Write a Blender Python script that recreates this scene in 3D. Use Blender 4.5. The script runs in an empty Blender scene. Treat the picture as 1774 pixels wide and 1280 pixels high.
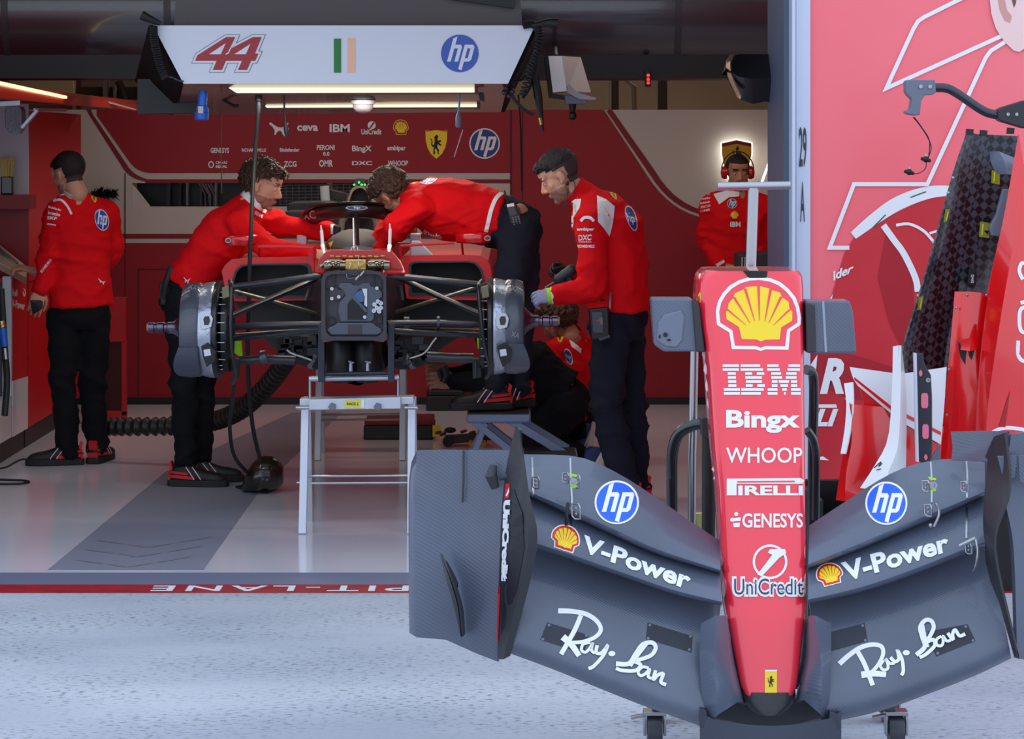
import bpy, bmesh, math, random
from mathutils import Vector, Matrix, noise
from mathutils.bvhtree import BVHTree
import numpy as np
V = Vector
random.seed(7)
SC = bpy.context.scene
COL = SC.collection

# ------------------------------------------------------------ camera, sky, lamps, exposure
F, CX, YH, EYE = 4500.0, 887.0, 250.0, 1.8      # focal length and horizon for a 1774x1280 frame; eye height in metres
cam_data = bpy.data.cameras.new('camera')
cam = bpy.data.objects.new('camera', cam_data); COL.objects.link(cam)
cam.location = (0, 0, EYE); cam.rotation_euler = (math.pi/2, 0, 0)
cam_data.sensor_width = 36.0; cam_data.lens = F*36.0/1774.0
cam_data.shift_y = -(640.0-YH)/1774.0
cam_data.clip_end = 200
SC.camera = cam
SC.view_settings.view_transform = 'Standard'
SC.view_settings.look = 'None'
SC.view_settings.exposure = 0.0
SC.view_settings.gamma = 1.0
SC.view_settings.use_curve_mapping = False

world = bpy.data.worlds.new('sky'); SC.world = world
world.use_nodes = True
wn = world.node_tree.nodes; wl = world.node_tree.links
wn.clear()
w_out = wn.new('ShaderNodeOutputWorld'); w_bg = wn.new('ShaderNodeBackground')
w_tc = wn.new('ShaderNodeTexCoord'); w_sep = wn.new('ShaderNodeSeparateXYZ'); w_ramp = wn.new('ShaderNodeValToRGB')
wl.new(w_tc.outputs['Generated'], w_sep.inputs[0]); wl.new(w_sep.outputs['Z'], w_ramp.inputs[0])
w_ramp.color_ramp.elements[0].position = 0.0; w_ramp.color_ramp.elements[0].color = (0.62, 0.68, 0.80, 1)
w_ramp.color_ramp.elements[1].position = 0.75; w_ramp.color_ramp.elements[1].color = (0.66, 0.80, 1.0, 1)
wl.new(w_ramp.outputs[0], w_bg.inputs['Color']); w_bg.inputs['Strength'].default_value = 1.75
wl.new(w_bg.outputs[0], w_out.inputs[0])

def area_light(name, loc, rot, sx, sy, power, color=(1, 1, 1)):
    l = bpy.data.lights.new(name, 'AREA'); l.shape = 'RECTANGLE'; l.size = sx; l.size_y = sy
    l.energy = power; l.color = color
    o = bpy.data.objects.new(name, l); COL.objects.link(o); o.location = loc; o.rotation_euler = rot
    return o
# unseen fill lights added under the ceiling, and the lamp strips of the overhead gantry
area_light('ceiling_fill_light', (-1.3, 16.0, 3.25), (0, 0, 0), 2.4, 0.5, 26, (1.0, 0.93, 0.86))
area_light('ceiling_fill_light', (1.6, 15.4, 3.25), (0, 0, 0), 2.4, 0.5, 22, (1.0, 0.93, 0.86))
area_light('ceiling_fill_light', (0.2, 21.0, 3.3), (0, 0, 0), 4.0, 0.8, 45, (1.0, 0.88, 0.74))
area_light('ceiling_fill_light', (-0.9, 13.3, 3.3), (0, 0, 0), 6.0, 0.14, 26, (1.0, 0.96, 0.9))  # unseen strip added to put a highlight along the black beam
area_light('gantry_lamp', (-0.72, 12.75, 2.03), (0, 0, 0), 1.15, 0.1, 9, (1.0, 0.94, 0.82))
area_light('gantry_lamp', (-0.70, 14.0, 1.97), (0, 0, 0), 1.1, 0.1, 12, (1.0, 0.94, 0.82))

# ------------------------------------------------------------ helpers
def W(x, y, d):
    """point at distance d that the photograph shows at pixel x, y"""
    return V(((x-CX)*d/F, d, EYE-(y-YH)*d/F))
def lin(c):
    c = c/255.0
    return c/12.92 if c <= 0.04045 else ((c+0.055)/1.055)**2.4
def rgb(r, g, b): return (lin(r), lin(g), lin(b), 1)
MATS = {}
def mat(name, c, rough=0.5, metal=0.0, coat=0.0, spec=0.5, bump=None, emit=0.0, sheen=0.0, var=None, alpha=1.0, trans=0.0):
    """bump = (kind, scale, strength); var = (second colour, scale, low, high)"""
    if name in MATS: return MATS[name]
    m = bpy.data.materials.new(name); m.use_nodes = True
    nt = m.node_tree; b = nt.nodes['Principled BSDF']
    b.inputs['Base Color'].default_value = rgb(*c); b.inputs['Roughness'].default_value = rough
    b.inputs['Metallic'].default_value = metal; b.inputs['Coat Weight'].default_value = coat
    b.inputs['Coat Roughness'].default_value = 0.08
    b.inputs['Specular IOR Level'].default_value = spec; b.inputs['Sheen Weight'].default_value = sheen
    b.inputs['Alpha'].default_value = alpha; b.inputs['Transmission Weight'].default_value = trans
    if emit: b.inputs['Emission Color'].default_value = rgb(*c); b.inputs['Emission Strength'].default_value = emit
    tc = nt.nodes.new('ShaderNodeTexCoord')
    if var:
        n = nt.nodes.new('ShaderNodeTexNoise'); n.inputs['Scale'].default_value = var[1]; n.inputs['Detail'].default_value = 5
        r = nt.nodes.new('ShaderNodeValToRGB'); r.color_ramp.elements[0].position = var[2]; r.color_ramp.elements[1].position = var[3]
        r.color_ramp.elements[0].color = rgb(*c); r.color_ramp.elements[1].color = rgb(*var[0])
        nt.links.new(tc.outputs['Object'], n.inputs['Vector']); nt.links.new(n.outputs['Fac'], r.inputs[0]); nt.links.new(r.outputs[0], b.inputs['Base Color'])
    if bump:
        kind, sc, st = bump
        if kind == 'noise':
            n = nt.nodes.new('ShaderNodeTexNoise'); n.inputs['Detail'].default_value = 6; o = 'Fac'
        elif kind == 'wave':
            n = nt.nodes.new('ShaderNodeTexWave'); n.bands_direction = 'Z'; o = 'Fac'
        elif kind == 'weave':
            n = nt.nodes.new('ShaderNodeTexWave'); n.bands_direction = 'DIAGONAL'; n.inputs['Distortion'].default_value = 0.6; o = 'Fac'
        else:
            n = nt.nodes.new('ShaderNodeTexVoronoi'); o = 'Distance'
        n.inputs['Scale'].default_value = sc
        bp = nt.nodes.new('ShaderNodeBump'); bp.inputs['Strength'].default_value = st; bp.inputs['Distance'].default_value = 0.01
        nt.links.new(tc.outputs['Object'], n.inputs['Vector']); nt.links.new(n.outputs[o], bp.inputs['Height']); nt.links.new(bp.outputs[0], b.inputs['Normal'])
    MATS[name] = m
    return m

def tag(o, label=None, cat=None, group=None, kind=None):
    if label: o['label'] = label
    if cat: o['category'] = cat
    if group: o['group'] = group
    if kind: o['kind'] = kind
    return o
def thing(name, label, cat, loc, group=None):
    o = bpy.data.objects.new(name, None); COL.objects.link(o); o.location = loc; o.empty_display_size = 0.1
    return tag(o, label, cat, group)
def origin_of(o):
    p = V((0, 0, 0))
    while o is not None: p += o.location; o = o.parent
    return p
def perp(t):
    a = V((0, 0, 1)) if abs(t.z) < 0.9 else V((1, 0, 0))
    x = t.cross(a).normalized(); return x, x.cross(t).normalized()

class MB:
    def __init__(s): s.v = []; s.f = []; s.m = []
    def add(s, vs, fs, m=0):
        b = len(s.v); s.v += [V(p) for p in vs]
        for f in fs: s.f.append([b+i for i in f]); s.m.append(m)
        return s
    def obox(s, c, a, b, d, m=0):
        c, a, b, d = V(c), V(a), V(b), V(d)
        vs = [c+a*i+b*j+d*k for k in (-1, 1) for j in (-1, 1) for i in (-1, 1)]
        return s.add(vs, [(0, 2, 3, 1), (4, 5, 7, 6), (0, 1, 5, 4), (2, 6, 7, 3), (0, 4, 6, 2), (1, 3, 7, 5)], m)
    def box(s, x0, x1, y0, y1, z0, z1, m=0):
        return s.obox(((x0+x1)/2, (y0+y1)/2, (z0+z1)/2), ((x1-x0)/2, 0, 0), (0, (y1-y0)/2, 0), (0, 0, (z1-z0)/2), m)
    def bar(s, p0, p1, w, h, side=None, m=0):
        """rectangular bar from p0 to p1, w wide along side, h deep"""
        p0, p1 = V(p0), V(p1); t = (p1-p0)
        x = V(side) if side is not None else perp(t.normalized())[0]
        x = (x-t.normalized()*x.dot(t.normalized())).normalized(); y = x.cross(t.normalized())
        return s.obox((p0+p1)/2, x*w/2, y*h/2, t/2, m)
    def loft(s, rings, m=0, caps=True, closed=True):
        n = len(rings[0]); vs = [p for r in rings for p in r]; fs = []
        for i in range(len(rings)-1):
            for j in range(n if closed else n-1):
                k = (j+1) % n
                fs.append((i*n+j, i*n+k, (i+1)*n+k, (i+1)*n+j))
        if caps and closed:
            fs.append(tuple(range(n))[::-1]); fs.append(tuple((len(rings)-1)*n+j for j in range(n)))
        return s.add(vs, fs, m)
    def tube(s, pts, r, n=10, m=0, flat=1.0, axis=None, loop=False):
        pts = [V(p) for p in pts]; N = len(pts)
        rs = r if isinstance(r, (list, tuple)) else [r]*N
        rings = []; x = None
        for i, p in enumerate(pts):
            t = (pts[(i+1) % N]-pts[i-1]) if loop else (pts[min(i+1, N-1)]-pts[max(i-1, 0)])
            t = t.normalized() if t.length > 1e-9 else V((0, 0, 1))
            if axis is not None: x = V(axis)
            elif x is None: x = perp(t)[0]
            x = (x-t*x.dot(t)); x = x.normalized() if x.length > 1e-6 else perp(t)[0]
            y = t.cross(x)
            rings.append([p+x*math.cos(a)*rs[i]+y*math.sin(a)*rs[i]*flat for a in [2*math.pi*k/n for k in range(n)]])
        if loop: return s.loft(rings+[rings[0]], m, caps=False)
        return s.loft(rings, m)
    def capsule(s, p0, p1, r0, r1, n=14, m=0, flat=1.0, axis=None):
        p0, p1 = V(p0), V(p1); t = (p1-p0).normalized(); pts = []; rs = []
        for k in range(5):
            a = math.pi/2*(1-k/4.0); pts.append(p0-t*r0*math.sin(a)); rs.append(max(r0*math.cos(a), 0.001))
        for k in range(5):
            a = math.pi/2*k/4.0; pts.append(p1+t*r1*math.sin(a)); rs.append(max(r1*math.cos(a), 0.001))
        return s.tube(pts, rs, n, m, flat, axis)
    def ell(s, c, rx, ry, rz, M=None, m=0, nu=16, nv=10):
        rings = []; c = V(c)
        for i in range(nv+1):
            ph = -math.pi/2+math.pi*i/nv; cz = max(math.cos(ph), 0.002)
            ring = []
            for j in range(nu):
                a = 2*math.pi*j/nu; p = V((rx*cz*math.cos(a), ry*cz*math.sin(a), rz*math.sin(ph)))
                if M is not None: p = M @ p
                ring.append(c+p)
            rings.append(ring)
        return s.loft(rings, m)
    def lathe(s, c, axis, prof, n=32, m=0, caps=True):
        """prof = [(distance along axis, radius)]"""
        axis = V(axis).normalized(); x, y = perp(axis); c = V(c)
        rings = [[c+axis*h+x*math.cos(a)*r+y*math.sin(a)*r for a in [2*math.pi*k/n for k in range(n)]] for h, r in prof]
        return s.loft(rings, m, caps)
    def prism(s, poly, vec, m=0):
        poly = [V(p) for p in poly]; vec = V(vec); n = len(poly)
        vs = poly+[p+vec for p in poly]
        fs = [tuple(range(n)), tuple(range(2*n-1, n-1, -1))]+[(i, n+i, n+(i+1) % n, (i+1) % n) for i in range(n)]
        return s.add(vs, fs, m)
    def slab(s, pts, d, thick, m=0):
        """outline in photograph pixels standing at distance d, thick metres deep"""
        return s.prism([W(p[0], p[1], p[2] if len(p) > 2 else d) for p in pts], (0, thick, 0), m)
    def sheet(s, grid, thick, m=0):
        """grid[i][j] of points given thickness along its normals"""
        a, b = len(grid), len(grid[0]); g = [[V(p) for p in r] for r in grid]; back = []
        for i in range(a):
            row = []
            for j in range(b):
                du = g[min(i+1, a-1)][j]-g[max(i-1, 0)][j]; dv = g[i][min(j+1, b-1)]-g[i][max(j-1, 0)]
                n = du.cross(dv); n = n.normalized() if n.length > 1e-12 else V((0, -1, 0))
                if n.y < 0: n = -n
                row.append(g[i][j]+n*thick)
            back.append(row)
        vs = [p for r in g for p in r]+[p for r in back for p in r]; o = a*b; fs = []
        for i in range(a-1):
            for j in range(b-1):
                q = (i*b+j, i*b+j+1, (i+1)*b+j+1, (i+1)*b+j)
                fs.append(q); fs.append(tuple(o+k for k in q[::-1]))
        rim = [j for j in range(b)]+[i*b+b-1 for i in range(1, a)]+[(a-1)*b+j for j in range(b-2, -1, -1)]+[i*b for i in range(a-2, 0, -1)]
        for k in range(len(rim)):
            p, q = rim[k], rim[(k+1) % len(rim)]; fs.append((p, o+p, o+q, q))
        return s.add(vs, fs, m)
    def build(s, name, mats, parent=None, smooth=35, bevel=0.0, recalc=True):
        me = bpy.data.meshes.new(name)
        off = origin_of(parent) if parent is not None else V((0, 0, 0))
        me.from_pydata([tuple(p-off) for p in s.v], [], s.f)
        for mm in (mats if isinstance(mats, (list, tuple)) else [mats]): me.materials.append(mm)
        me.polygons.foreach_set('material_index', s.m)
        if recalc:
            bm = bmesh.new(); bm.from_mesh(me); bmesh.ops.recalc_face_normals(bm, faces=bm.faces); bm.to_mesh(me); bm.free()
        if smooth:
            me.polygons.foreach_set('use_smooth', [True]*len(me.polygons))
            me.set_sharp_from_angle(angle=math.radians(smooth))
        me.update()
        o = bpy.data.objects.new(name, me); COL.objects.link(o)
        if parent is not None: o.parent = parent
        if bevel:
            bv = o.modifiers.new('bevel', 'BEVEL'); bv.width = bevel; bv.segments = 2; bv.limit_method = 'ANGLE'
        return o

def spline(pts, n=8, loop=False):
    pts = [V(p) if len(p) == 3 else V((p[0], p[1], 0)) for p in pts]; N = len(pts); out = []
    for i in range(N if loop else N-1):
        g = lambda k: pts[k % N] if loop else pts[min(max(k, 0), N-1)]
        a, b, c, d = g(i-1), g(i), g(i+1), g(i+2)
        for k in range(n):
            t = k/n
            out.append(0.5*((2*b)+(c-a)*t+(2*a-5*b+4*c-d)*t*t+(-a+3*b-3*c+d)*t**3))
    if not loop: out.append(pts[-1])
    return out
def interp(tab, x):
    if x <= tab[0][0]: return tab[0][1]
    for (a, b), (c, d) in zip(tab, tab[1:]):
        if x <= c: return b+(d-b)*(x-a)/(c-a)
    return tab[-1][1]

def remeshed(mb, size, it=4, fac=0.5):
    """union of the closed shapes in mb as one smooth skin: (vertices Nx3, quads)"""
    me = bpy.data.meshes.new('tmp'); me.from_pydata([tuple(p) for p in mb.v], [], mb.f)
    bm = bmesh.new(); bm.from_mesh(me); bmesh.ops.recalc_face_normals(bm, faces=bm.faces); bm.to_mesh(me); bm.free()
    me.remesh_voxel_size = size
    o = bpy.data.objects.new('tmp', me); COL.objects.link(o)
    r = o.modifiers.new('r', 'REMESH'); r.mode = 'VOXEL'; r.voxel_size = size
    if it:
        sm = o.modifiers.new('s', 'SMOOTH'); sm.factor = fac; sm.iterations = it
    dg = bpy.context.evaluated_depsgraph_get(); dg.update()
    m2 = bpy.data.meshes.new_from_object(o.evaluated_get(dg))
    vs = [v.co.copy() for v in m2.vertices]; fs = [list(p.vertices) for p in m2.polygons]; ns = [v.normal.copy() for v in m2.vertices]
    bpy.data.objects.remove(o); bpy.data.meshes.remove(me); bpy.data.meshes.remove(m2)
    return vs, fs, ns

# ------------------------------------------------------------ lettering, marks and decals
TXT = {}
def text2d(s, bold=0.02, shear=0.0, space=1.0):
    k = (s, bold, shear, space)
    if k not in TXT:
        c = bpy.data.curves.new('t', 'FONT'); c.body = s; c.size = 1; c.offset = bold; c.shear = shear; c.space_character = space; c.resolution_u = 3
        o = bpy.data.objects.new('t', c); COL.objects.link(o)
        dg = bpy.context.evaluated_depsgraph_get(); dg.update()
        m = bpy.data.meshes.new_from_object(o.evaluated_get(dg))
        vs = [(v.co.x, v.co.y) for v in m.vertices]; fs = [tuple(p.vertices) for p in m.polygons]
        bpy.data.objects.remove(o); bpy.data.curves.remove(c); bpy.data.meshes.remove(m)
        TXT[k] = (vs, fs)
    return TXT[k]
def quad_map(vs, q, box=None):
    """2D shape (y up) stretched into pixel quad q = top left, top right, bottom right, bottom left"""
    if len(q) == 4 and not hasattr(q[0], '__len__'): q = [(q[0], q[1]), (q[2], q[1]), (q[2], q[3]), (q[0], q[3])]
    xs = [v[0] for v in vs]; ys = [v[1] for v in vs]
    x0, y0, x1, y1 = box or (min(xs), min(ys), max(xs), max(ys)); out = []
    for x, y in vs:
        u = (x-x0)/(x1-x0); t = (y1-y)/(y1-y0)
        out.append(tuple(q[0][i]*(1-u)*(1-t)+q[1][i]*u*(1-t)+q[2][i]*u*t+q[3][i]*(1-u)*t for i in (0, 1)))
    return out
class Art:
    """flat shapes in pixel coordinates, each with a material slot and a layer"""
    def __init__(s): s.items = []; s.g = 0; s.n = 0
    def __enter__(s): s.n += 1; s.g = s.n; return s
    def __exit__(s, *e): s.g = 0
    def poly(s, pts, m=0, layer=0): s.items.append(([tuple(p[:2]) for p in pts], [tuple(range(len(pts)))], m, layer, s.g)); return s
    def qpoly(s, pts, q, box, m=0, layer=0): return s.poly(quad_map(pts, q, box), m, layer)
    def text(s, t, q, m=0, layer=0, bold=0.02, shear=0.0, space=1.0):
        vs, fs = text2d(t, bold, shear, space); g = s.g
        if not g: s.n += 1; g = s.n
        s.items.append((quad_map(vs, q), fs, m, layer, g)); return s
    def stroke(s, pts, w, m=0, layer=0, sp=6, loop=False):
        if not sp:                  # straight pieces with mitred corners
            Q = [V((a[0], a[1])) for a in pts]; N = len(Q); vs = []; fs = []
            for i in range(N):
                a = (Q[i]-Q[i-1]).normalized() if (i or loop) else None; b = (Q[(i+1) % N]-Q[i]).normalized() if (i < N-1 or loop) else None
                a = a if a is not None else b; b = b if b is not None else a
                n = V((-a.y, a.x))+V((-b.y, b.x)); n = n.normalized() if n.length > 1e-6 else V((-a.y, a.x))
                n = n*(w/2/max(n.dot(V((-a.y, a.x))), .35)); vs += [(Q[i]+n)[:], (Q[i]-n)[:]]
            for i in range(N if loop else N-1):
                k = (i+1) % N; fs.append((2*i, 2*i+1, 2*k+1, 2*k))
            s.items.append((vs, fs, m, layer, s.g)); return s
        p = spline(pts, sp, loop)
        N = len(p); vs = []; fs = []
        for i in range(N):
            t = (p[(i+1) % N]-p[i-1]) if loop else p[min(i+1, N-1)]-p[max(i-1, 0)]
            n = V((-t.y, t.x, 0)).normalized()*(w if not callable(w) else w(i/(N-1)))/2
            vs += [(p[i]+n)[:2], (p[i]-n)[:2]]
        for i in range(N if loop else N-1):
            k = (i+1) % N; fs.append((2*i, 2*i+1, 2*k+1, 2*k))
        s.items.append((vs, fs, m, layer, s.g)); return s
    def disc(s, q, m=0, layer=0, n=36): return s.qpoly([(math.cos(2*math.pi*k/n), math.sin(2*math.pi*k/n)) for k in range(n)], q, (-1, -1, 1, 1), m, layer)

def project(name, art, mats, parent, target=None, d=None, grid=None, lift=0.002):
    """turn an Art into a thin mesh lying on the target surface (or on the upright plane at distance d)"""
    bvh = None
    if target is not None:
        tv = []; tf = []
        for o in (target if isinstance(target, (list, tuple)) else [target]):
            b = len(tv); off = origin_of(o); tv += [v.co+off for v in o.data.vertices]; tf += [[b+i for i in p.vertices] for p in o.data.polygons]
        bvh = BVHTree.FromPolygons(tv, tf)
    eye = V((0, 0, EYE)); G_ = {}
    for vs, fs, m, layer, gk in art.items:
        mb = G_.setdefault(gk, MB())
        if grid:
            bm = bmesh.new(); bv = [bm.verts.new((p[0], p[1], 0)) for p in vs]
            for f in fs:
                try: bm.faces.new([bv[i] for i in f])
                except ValueError: pass
            bm.normal_update()
            bmesh.ops.triangulate(bm, faces=[f for f in bm.faces if len(f.verts) > 4])
            for ax in (0, 1):
                lo = min(p[ax] for p in vs); hi = max(p[ax] for p in vs); k = math.floor(lo/grid)+1
                while k*grid < hi:
                    co = [0, 0, 0]; no = [0, 0, 0]; co[ax] = k*grid; no[ax] = 1
                    bmesh.ops.bisect_plane(bm, geom=bm.verts[:]+bm.edges[:]+bm.faces[:], plane_co=co, plane_no=no, dist=1e-5); k += 1
            bm.verts.index_update(); vs = [(v.co.x, v.co.y) for v in bm.verts]; fs = [tuple(v.index for v in f.verts) for f in bm.faces]; bm.free()
        P = []
        for x, y in vs:
            if bvh is None: P.append(W(x, y, d)-V((0, lift+0.0012*layer, 0))); continue
            dr = (W(x, y, 10)-eye).normalized(); hit = bvh.ray_cast(eye, dr)
            P.append(None if hit[0] is None else hit[0]-dr*(lift+0.0012*layer))
        keep = []
        for f in fs:
            q = [P[i] for i in f]
            if any(p is None for p in q): continue
            ys = [p.y for p in q]
            if bvh is not None and max(ys)-min(ys) > 0.12: continue
            keep.append(f)
        if keep:
            used = sorted({i for f in keep for i in f}); ix = {u: k for k, u in enumerate(used)}
            mb.add([P[u] for u in used], [tuple(ix[i] for i in f) for f in keep], m)
    out = None
    for mb in G_.values():
        if mb.f:
            used = sorted(set(mb.m)); mb.m = [used.index(k) for k in mb.m]
            out = mb.build(name, [mats[k] for k in used], parent, smooth=0, recalc=False)
    return out

# marks, drawn in unit boxes (y up)
SHELL_OUT = [(567, 300), (580, 235), (610, 180), (655, 130), (715, 95), (780, 75), (845, 70), (920, 80), (985, 105), (1040, 150), (1085, 205), (1110, 270), (1122, 340), (1118, 385), (1050, 430), (1040, 548), (890, 545), (860, 556), (825, 545), (672, 543), (655, 435), (575, 385)]
SHELL_RED = [(590, 300), (603, 240), (632, 190), (672, 148), (725, 115), (785, 97), (845, 92), (915, 102), (975, 127), (1025, 168), (1064, 217), (1088, 275), (1098, 340), (1096, 372), (1030, 415), (1018, 524), (885, 522), (860, 534), (830, 522), (692, 520), (676, 420), (597, 370)]
SHELL_YEL = [(635, 340), (634, 300), (645, 285), (650, 245), (680, 210), (690, 180), (745, 155), (765, 138), (830, 133), (845, 140), (860, 133), (912, 148), (930, 158), (985, 175), (998, 205), (1040, 235), (1046, 280), (1064, 300), (1064, 345), (1060, 360), (992, 402), (982, 480), (890, 482), (860, 494), (830, 480), (736, 478), (718, 400), (640, 350)]
SHELL_RIB = [((640, 283), (762, 385)), ((684, 203), (790, 372)), ((757, 148), (820, 360)), ((845, 134), (851, 358)), ((924, 152), (886, 362)), ((993, 200), (912, 372)), ((1048, 285), (940, 388))]
SB = (567, -556, 1122, -70)
def grouped(f):
    def g(a, *p, **k):
        if a.g: return f(a, *p, **k)
        with a: return f(a, *p, **k)
    return g
@grouped
def shell(a, q, my, mr, mw, layer=0, outer=True):
    fl = lambda P: [(x, -y) for x, y in P]
    if outer: a.qpoly(fl(SHELL_OUT), q, SB, mw, layer)
    a.qpoly(fl(SHELL_RED), q, SB, mr, layer+1); a.qpoly(fl(SHELL_YEL), q, SB, my, layer+2)
    for (x0, y0), (x1, y1) in SHELL_RIB:
        a.qpoly(fl([(x0-9, y0), (x0+9, y0), (x1+2, y1), (x1-2, y1)]), q, SB, mr, layer+3)
@grouped
def disc_mark(a, q, mb_, mw, layer=0, ring=True):
    """blue disc with two slanted white letters whose stems run out to the rim"""
    if ring: a.disc(q, mw, layer)
    k = 0.91 if ring else 1.0
    a.qpoly([(k*math.cos(2*math.pi*i/40), k*math.sin(2*math.pi*i/40)) for i in range(40)], q, (-1, -1, 1, 1), mb_, layer+1)
    sh = lambda P: [(x+0.27*y, y) for x, y in P]
    for P in ([(-.56, -.44), (-.36, -.44), (-.36, .9), (-.56, .80)], [(-.36, .26), (-.17, .26), (-.17, .46), (-.36, .46)], [(-.17, -.44), (.03, -.44), (.03, .34), (-.06, .46), (-.17, .46)],
              [(.14, -.84), (.34, -.90), (.34, .46), (.14, .46)], [(.34, .27), (.50, .27), (.50, .46), (.34, .46)], [(.50, -.44), (.60, -.44), (.70, -.33), (.70, .34), (.60, .46), (.50, .46)], [(.34, -.44), (.50, -.44), (.50, -.26), (.34, -.26)]):
        a.qpoly(sh(P), q, (-1, -1, 1, 1), mw, layer+2)
HORSE = [(.50, .98), (.62, .93), (.66, .84), (.60, .82), (.58, .74), (.66, .66), (.78, .72), (.88, .66), (.84, .62), (.72, .60), (.80, .50), (.90, .50), (.88, .44), (.76, .44), (.64, .50), (.56, .44), (.60, .30), (.72, .22), (.66, .10), (.74, .02), (.60, .02), (.56, .20), (.44, .30), (.36, .22), (.42, .10), (.36, .0), (.26, .02), (.28, .24), (.34, .38), (.22, .36), (.10, .48), (.14, .66), (.04, .76), (.10, .80), (.22, .66), (.20, .50), (.30, .46), (.36, .60), (.38, .76), (.32, .84), (.40, .90)]
SHIELD = [(0, .95), (.25, .97), (.5, 1), (.75, .97), (1, .95), (.98, .6), (.9, .36), (.75, .16), (.5, 0), (.25, .16), (.1, .36), (.02, .6)]
@grouped
def shield(a, q, my, mk, layer=0, stripes=None):
    a.qpoly(SHIELD, q, (0, 0, 1, 1), my, layer)
    a.qpoly([(.2+.6*x, .14+.68*y) for x, y in HORSE], q, (0, 0, 1, 1), mk, layer+1)
    if stripes:
        a.qpoly([(.03, .90), (.5, .94), (.97, .90), (.97, .94), (.5, .985), (.03, .94)], q, (0, 0, 1, 1), stripes, layer+1)
CAT = [(0, .95), (.12, 1), (.2, .88), (.42, .68), (.62, .62), (.78, .72), (.98, .98), (1, .92), (.82, .52), (.78, .30), (.86, .08), (.80, 0), (.70, .12), (.66, .34), (.52, .40), (.40, .28), (.34, .10), (.28, .12), (.30, .42), (.18, .70), (.04, .84)]
@grouped
def cat_mark(a, q, m, layer=0): a.qpoly(CAT, q, (0, 0, 1, 1), m, layer)

# ------------------------------------------------------------ materials
RED_CLOTH = mat('red cloth', (224, 8, 20), 0.8, spec=0.18, bump=('noise', 30, 0.3))
RED_PAINT = mat('red paint', (206, 8, 16), 0.32, coat=0.3)
RED_WALL = mat('red wall panel', (150, 12, 28), 0.5)
RED_WALL2 = mat('red wall line', (128, 14, 26), 0.5)
RED_CAB = mat('red cabinet', (176, 8, 20), 0.4)
CREAM = mat('cream wall panel', (196, 186, 176), 0.55)
WHITE = mat('white', (238, 238, 240), 0.5)
WHITE_P = mat('white paint', (236, 237, 240), 0.3, coat=0.4)
BLACK = mat('black', (14, 14, 16), 0.5)
BLACKCLOTH = mat('black cloth', (19, 19, 23), 0.9, spec=0.2, bump=('noise', 22, 0.25))
NAVYCLOTH = mat('dark navy cloth', (26, 28, 42), 0.9, spec=0.25, bump=('noise', 22, 0.3))
RUBBER = mat('rubber', (22, 22, 24), 0.6)
CARBON = mat('carbon fibre', (26, 27, 30), 0.36, coat=0.35, bump=('weave', 90, 0.06))
CARBON_G = mat('grey carbon fibre', (88, 96, 114), 0.34, coat=0.35, bump=('weave', 55, 0.10), var=((74, 80, 96), 2.2, 0.4, 0.7))
CARBON_D = mat('dull carbon fibre', (42, 43, 48), 0.5, coat=0.1, bump=('noise', 60, 0.15))
STEEL = mat('steel', (170, 172, 176), 0.3, metal=1.0)
ALU = mat('aluminium', (205, 208, 214), 0.42, metal=0.85, bump=('noise', 40, 0.08))
ALU_W = mat('pale aluminium', (206, 210, 222), 0.45, metal=0.3)
GUN = mat('gunmetal', (78, 80, 86), 0.4, metal=0.7)
GOLD = mat('gold foil', (196, 160, 92), 0.3, metal=0.9, bump=('noise', 50, 0.3))
YELLOW = mat('yellow', (252, 214, 40), 0.5)
LIME = mat('lime', (176, 240, 20), 0.5)
BLUE = mat('blue', (38, 88, 200), 0.45)
BLUE_PLUG = mat('blue plug', (28, 92, 190), 0.35)
NAVYINK = mat('navy ink', (50, 60, 90), 0.5)
SKIN = mat('skin', (206, 150, 122), 0.55, bump=('noise', 120, 0.05))
SKIN_T = mat('tanned skin', (186, 128, 100), 0.55, bump=('noise', 120, 0.05))
STUB = mat('stubbled skin', (150, 108, 90), 0.65, bump=('noise', 300, 0.2))
LIP = mat('lips', (176, 104, 94), 0.5)
EYEW = mat('eye white', (225, 222, 216), 0.3)
IRIS = mat('dark iris', (40, 28, 20), 0.2)
HAIR_K = mat('black hair', (24, 20, 20), 0.55, bump=('noise', 160, 0.7))
HAIR_F = mat('cropped hair', (66, 56, 54), 0.7, bump=('noise', 260, 0.5))
HAIR_B = mat('brown hair', (70, 47, 33), 0.5, bump=('noise', 120, 0.8))
GLOVE_G = mat('grey glove', (150, 150, 186), 0.7, bump=('noise', 60, 0.2))
GREY = mat('grey plastic', (108, 116, 132), 0.5)
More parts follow.
